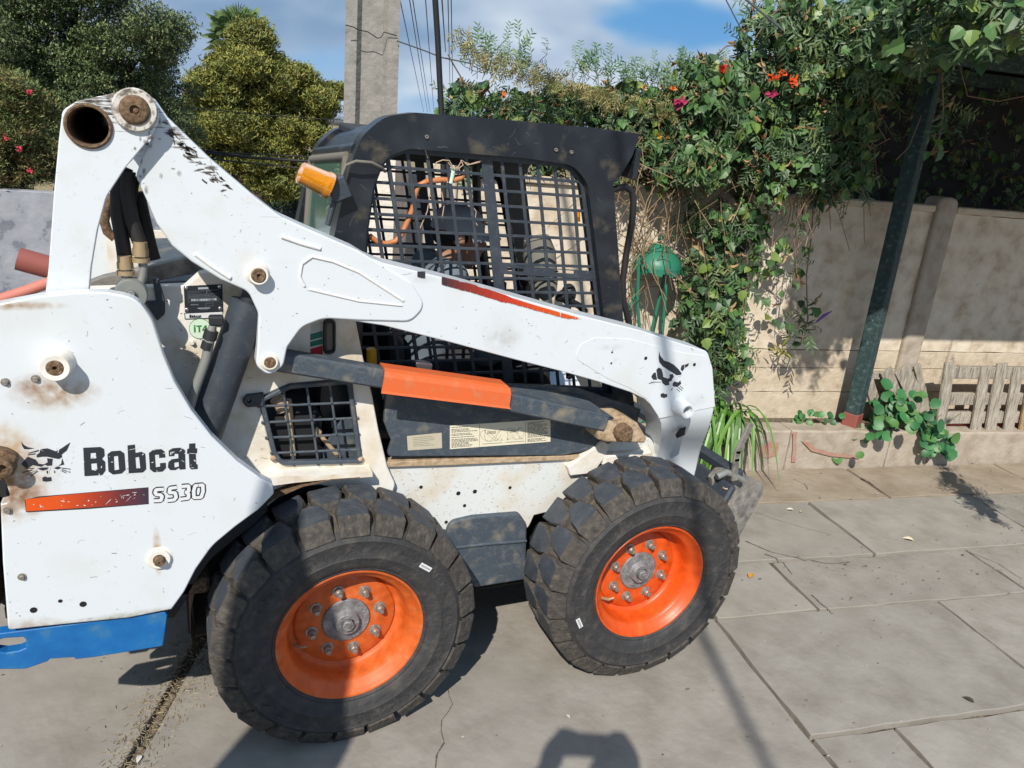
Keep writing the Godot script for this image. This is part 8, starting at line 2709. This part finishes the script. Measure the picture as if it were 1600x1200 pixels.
	for k in 40:
		var s := Shape.new()
		var az := k * 2.399
		var el := lerpf(1.4, -0.35, k / 39.0)
		var d := Vector3(cos(az) * cos(el), sin(el), sin(az) * cos(el))
		var st := pc + d * rnd(0.6, 0.9)
		var shade := rng.randf()
		s.ink = Color(0.10, 0.17, 0.05).lerp(Color(0.17, 0.25, 0.09), shade)
		s.tube([pc, st], [0.03, 0.02], 4, false)
		var sd := d.cross(Vector3.UP).normalized()
		if sd.length() < 0.1:
			sd = Vector3.RIGHT
		var up := sd.cross(d).normalized()
		for j in 15:
			var a := -1.25 + 2.5 * j / 14.0
			var fd := (d * cos(a) + sd * sin(a)).normalized()
			var tip := st + fd * 0.80 * (1.0 - 0.15 * absf(a)) - Vector3(0, 0.12 + 0.05 * absf(a), 0)
			var mid := st + fd * 0.42 + up * 0.03
			var wd := fd.cross(up).normalized() * 0.018
			s.quad(st, mid - wd, tip, mid + wd, up)
		obj("frond", s, mats.far_leaf, palm)
	# white house and dark fence far back, between tree and cab
	var hp: Vector3 = Vector3(4.253, -2.069, -34)
	var h := thing("white_house", "small white gabled house far back beneath the olive green tree", "house", Vector3(hp.x, land(0, -34), hp.z))
	var s3 := Shape.new()
	s3.block(Vector3(hp.x, hp.y + 0.3, hp.z), Vector3(3.0, 2.2, 2.5), 0.02)
	obj("wall", s3, mats.white_wall, h)
	s3 = Shape.new()
	s3.plate(PackedVector2Array([Vector2(hp.x - 1.7, hp.y + 1.3), Vector2(hp.x + 1.7, hp.y + 1.3), Vector2(hp.x, hp.y + 2.1)]), hp.z + 1.4, hp.z - 1.4)
	obj("roof", s3, mats.grey_steel, h)
	s3 = Shape.new()
	s3.block(Vector3(hp.x + 0.9, hp.y + 0.4, hp.z + 1.26), Vector3(0.7, 1.2, 0.05), 0.01)
	obj("window", s3, mats.dark_metal, h)
	var fp: Vector3 = Vector3(3.736, -1.836, -29)
	var fence := thing("iron_fence", "dark iron fence in front of the small white house", "fence", Vector3(fp.x, land(0, -29), fp.z))
	for k in 24:
		s3 = Shape.new()
		s3.tube([Vector3(fp.x - 1.8 + k * 0.16, fp.y - 0.9, fp.z), Vector3(fp.x - 1.8 + k * 0.16, fp.y + 0.55, fp.z)], 0.02, 4)
		obj("bar", s3, mats.dark_metal, fence)
	s3 = Shape.new()
	s3.block(Vector3(fp.x, fp.y - 0.35, fp.z), Vector3(3.8, 1.3, 0.06), 0.01)
	obj("panel", s3, mats.dark_metal, fence)
	# dull red pipe and pink beam on trestles, behind the loader's tail
	var r := thing("pipe_stack", "dull red pipe and salmon pink beam lying on a trestle behind the loader's tail", "pipes", Vector3(-1.312, 0, -6.172))
	s3 = Shape.new()
	s3.tube([Vector3(-0.733, 0.984, -4.6), Vector3(-0.603, 0.943, -4.6), Vector3(-0.387, 0.877, -4.6), Vector3(-0.048, 0.775, -4.6)], 0.060, 16)
	obj("red_pipe", s3, mats.red_oxide, r)
	s3 = Shape.new()
	s3.tube([Vector3(-0.96, 0.772, -4.4), Vector3(-0.797, 0.815, -4.4), Vector3(-0.684, 0.857, -4.4), Vector3(-0.593, 0.896, -4.4), Vector3(-0.366, 0.973, -4.4)], 0.028, 6)
	obj("pink_beam", s3, mats.pink_beam, r)
	s3 = Shape.new()
	for q in [Vector3(-0.417, 0.884, -4.6), Vector3(-0.933, 0.778, -4.4), Vector3(-0.367, 0.957, -4.4), Vector3(-0.064, 0.775, -4.6)]:
		s3.tube([Vector3(q.x, 0.0, q.z), q], 0.03, 8)
	obj("trestle", s3, mats.weathered_wood, r)
	# pale kerbside strip and dry grass across the road
	var dg := Shape.new()
	var ga: Vector3 = Vector3(-9, land(0, -13.2) + 0.1, -13.2)
	dg.block(Vector3(-2.0, land(0, -13.4) + 0.04, -13.4), Vector3(16.0, 0.16, 0.4), 0.02)
	struct("far_kerb", dg, mats.pole_wash)


func _ready():
	var cam := Camera3D.new()
	cam.name = "camera"
	cam.transform = Transform3D(Basis(Vector3(0.916973, 0.083692, 0.390073), Vector3(0.047735, 0.947708, -0.315549), Vector3(-0.396084, 0.307970, 0.865027)).orthonormalized(), Vector3(0, 1.8, 0))
	cam.fov = 53.13
	cam.near = 0.05
	cam.far = 900.0
	add_child(cam)
	cam.current = true
	var we := WorldEnvironment.new()
	we.name = "world_environment"
	var env := Environment.new()
	env.background_mode = Environment.BG_SKY
	var sky := Sky.new()
	sky.sky_material = make_sky()
	env.sky = sky
	env.tonemap_mode = Environment.TONE_MAPPER_LINEAR
	env.tonemap_exposure = 1.14
	env.background_energy_multiplier = 0.9
	env.sdfgi_enabled = true
	env.ssao_enabled = true
	env.ssil_enabled = true
	we.environment = env
	add_child(we)
	var sun := DirectionalLight3D.new()
	sun.name = "sun"
	sun.light_energy = 1.5
	sun.light_color = Color(1.0, 0.972, 0.925)
	sun.light_angular_distance = 0.5
	sun.shadow_enabled = true
	sun.look_at_from_position(Vector3.ZERO, Vector3(0.423, -0.667, -0.613), Vector3.UP)
	add_child(sun)
	rng.seed = 20240
	make_materials()
	make_ground()
	make_wall()
	make_background()
	make_pole()
	make_pergola()
	make_loader()
	make_driver()
	make_photographer()
	make_pallets()
	make_lantern()
	make_vine()
	make_small_plants()
	make_cables()
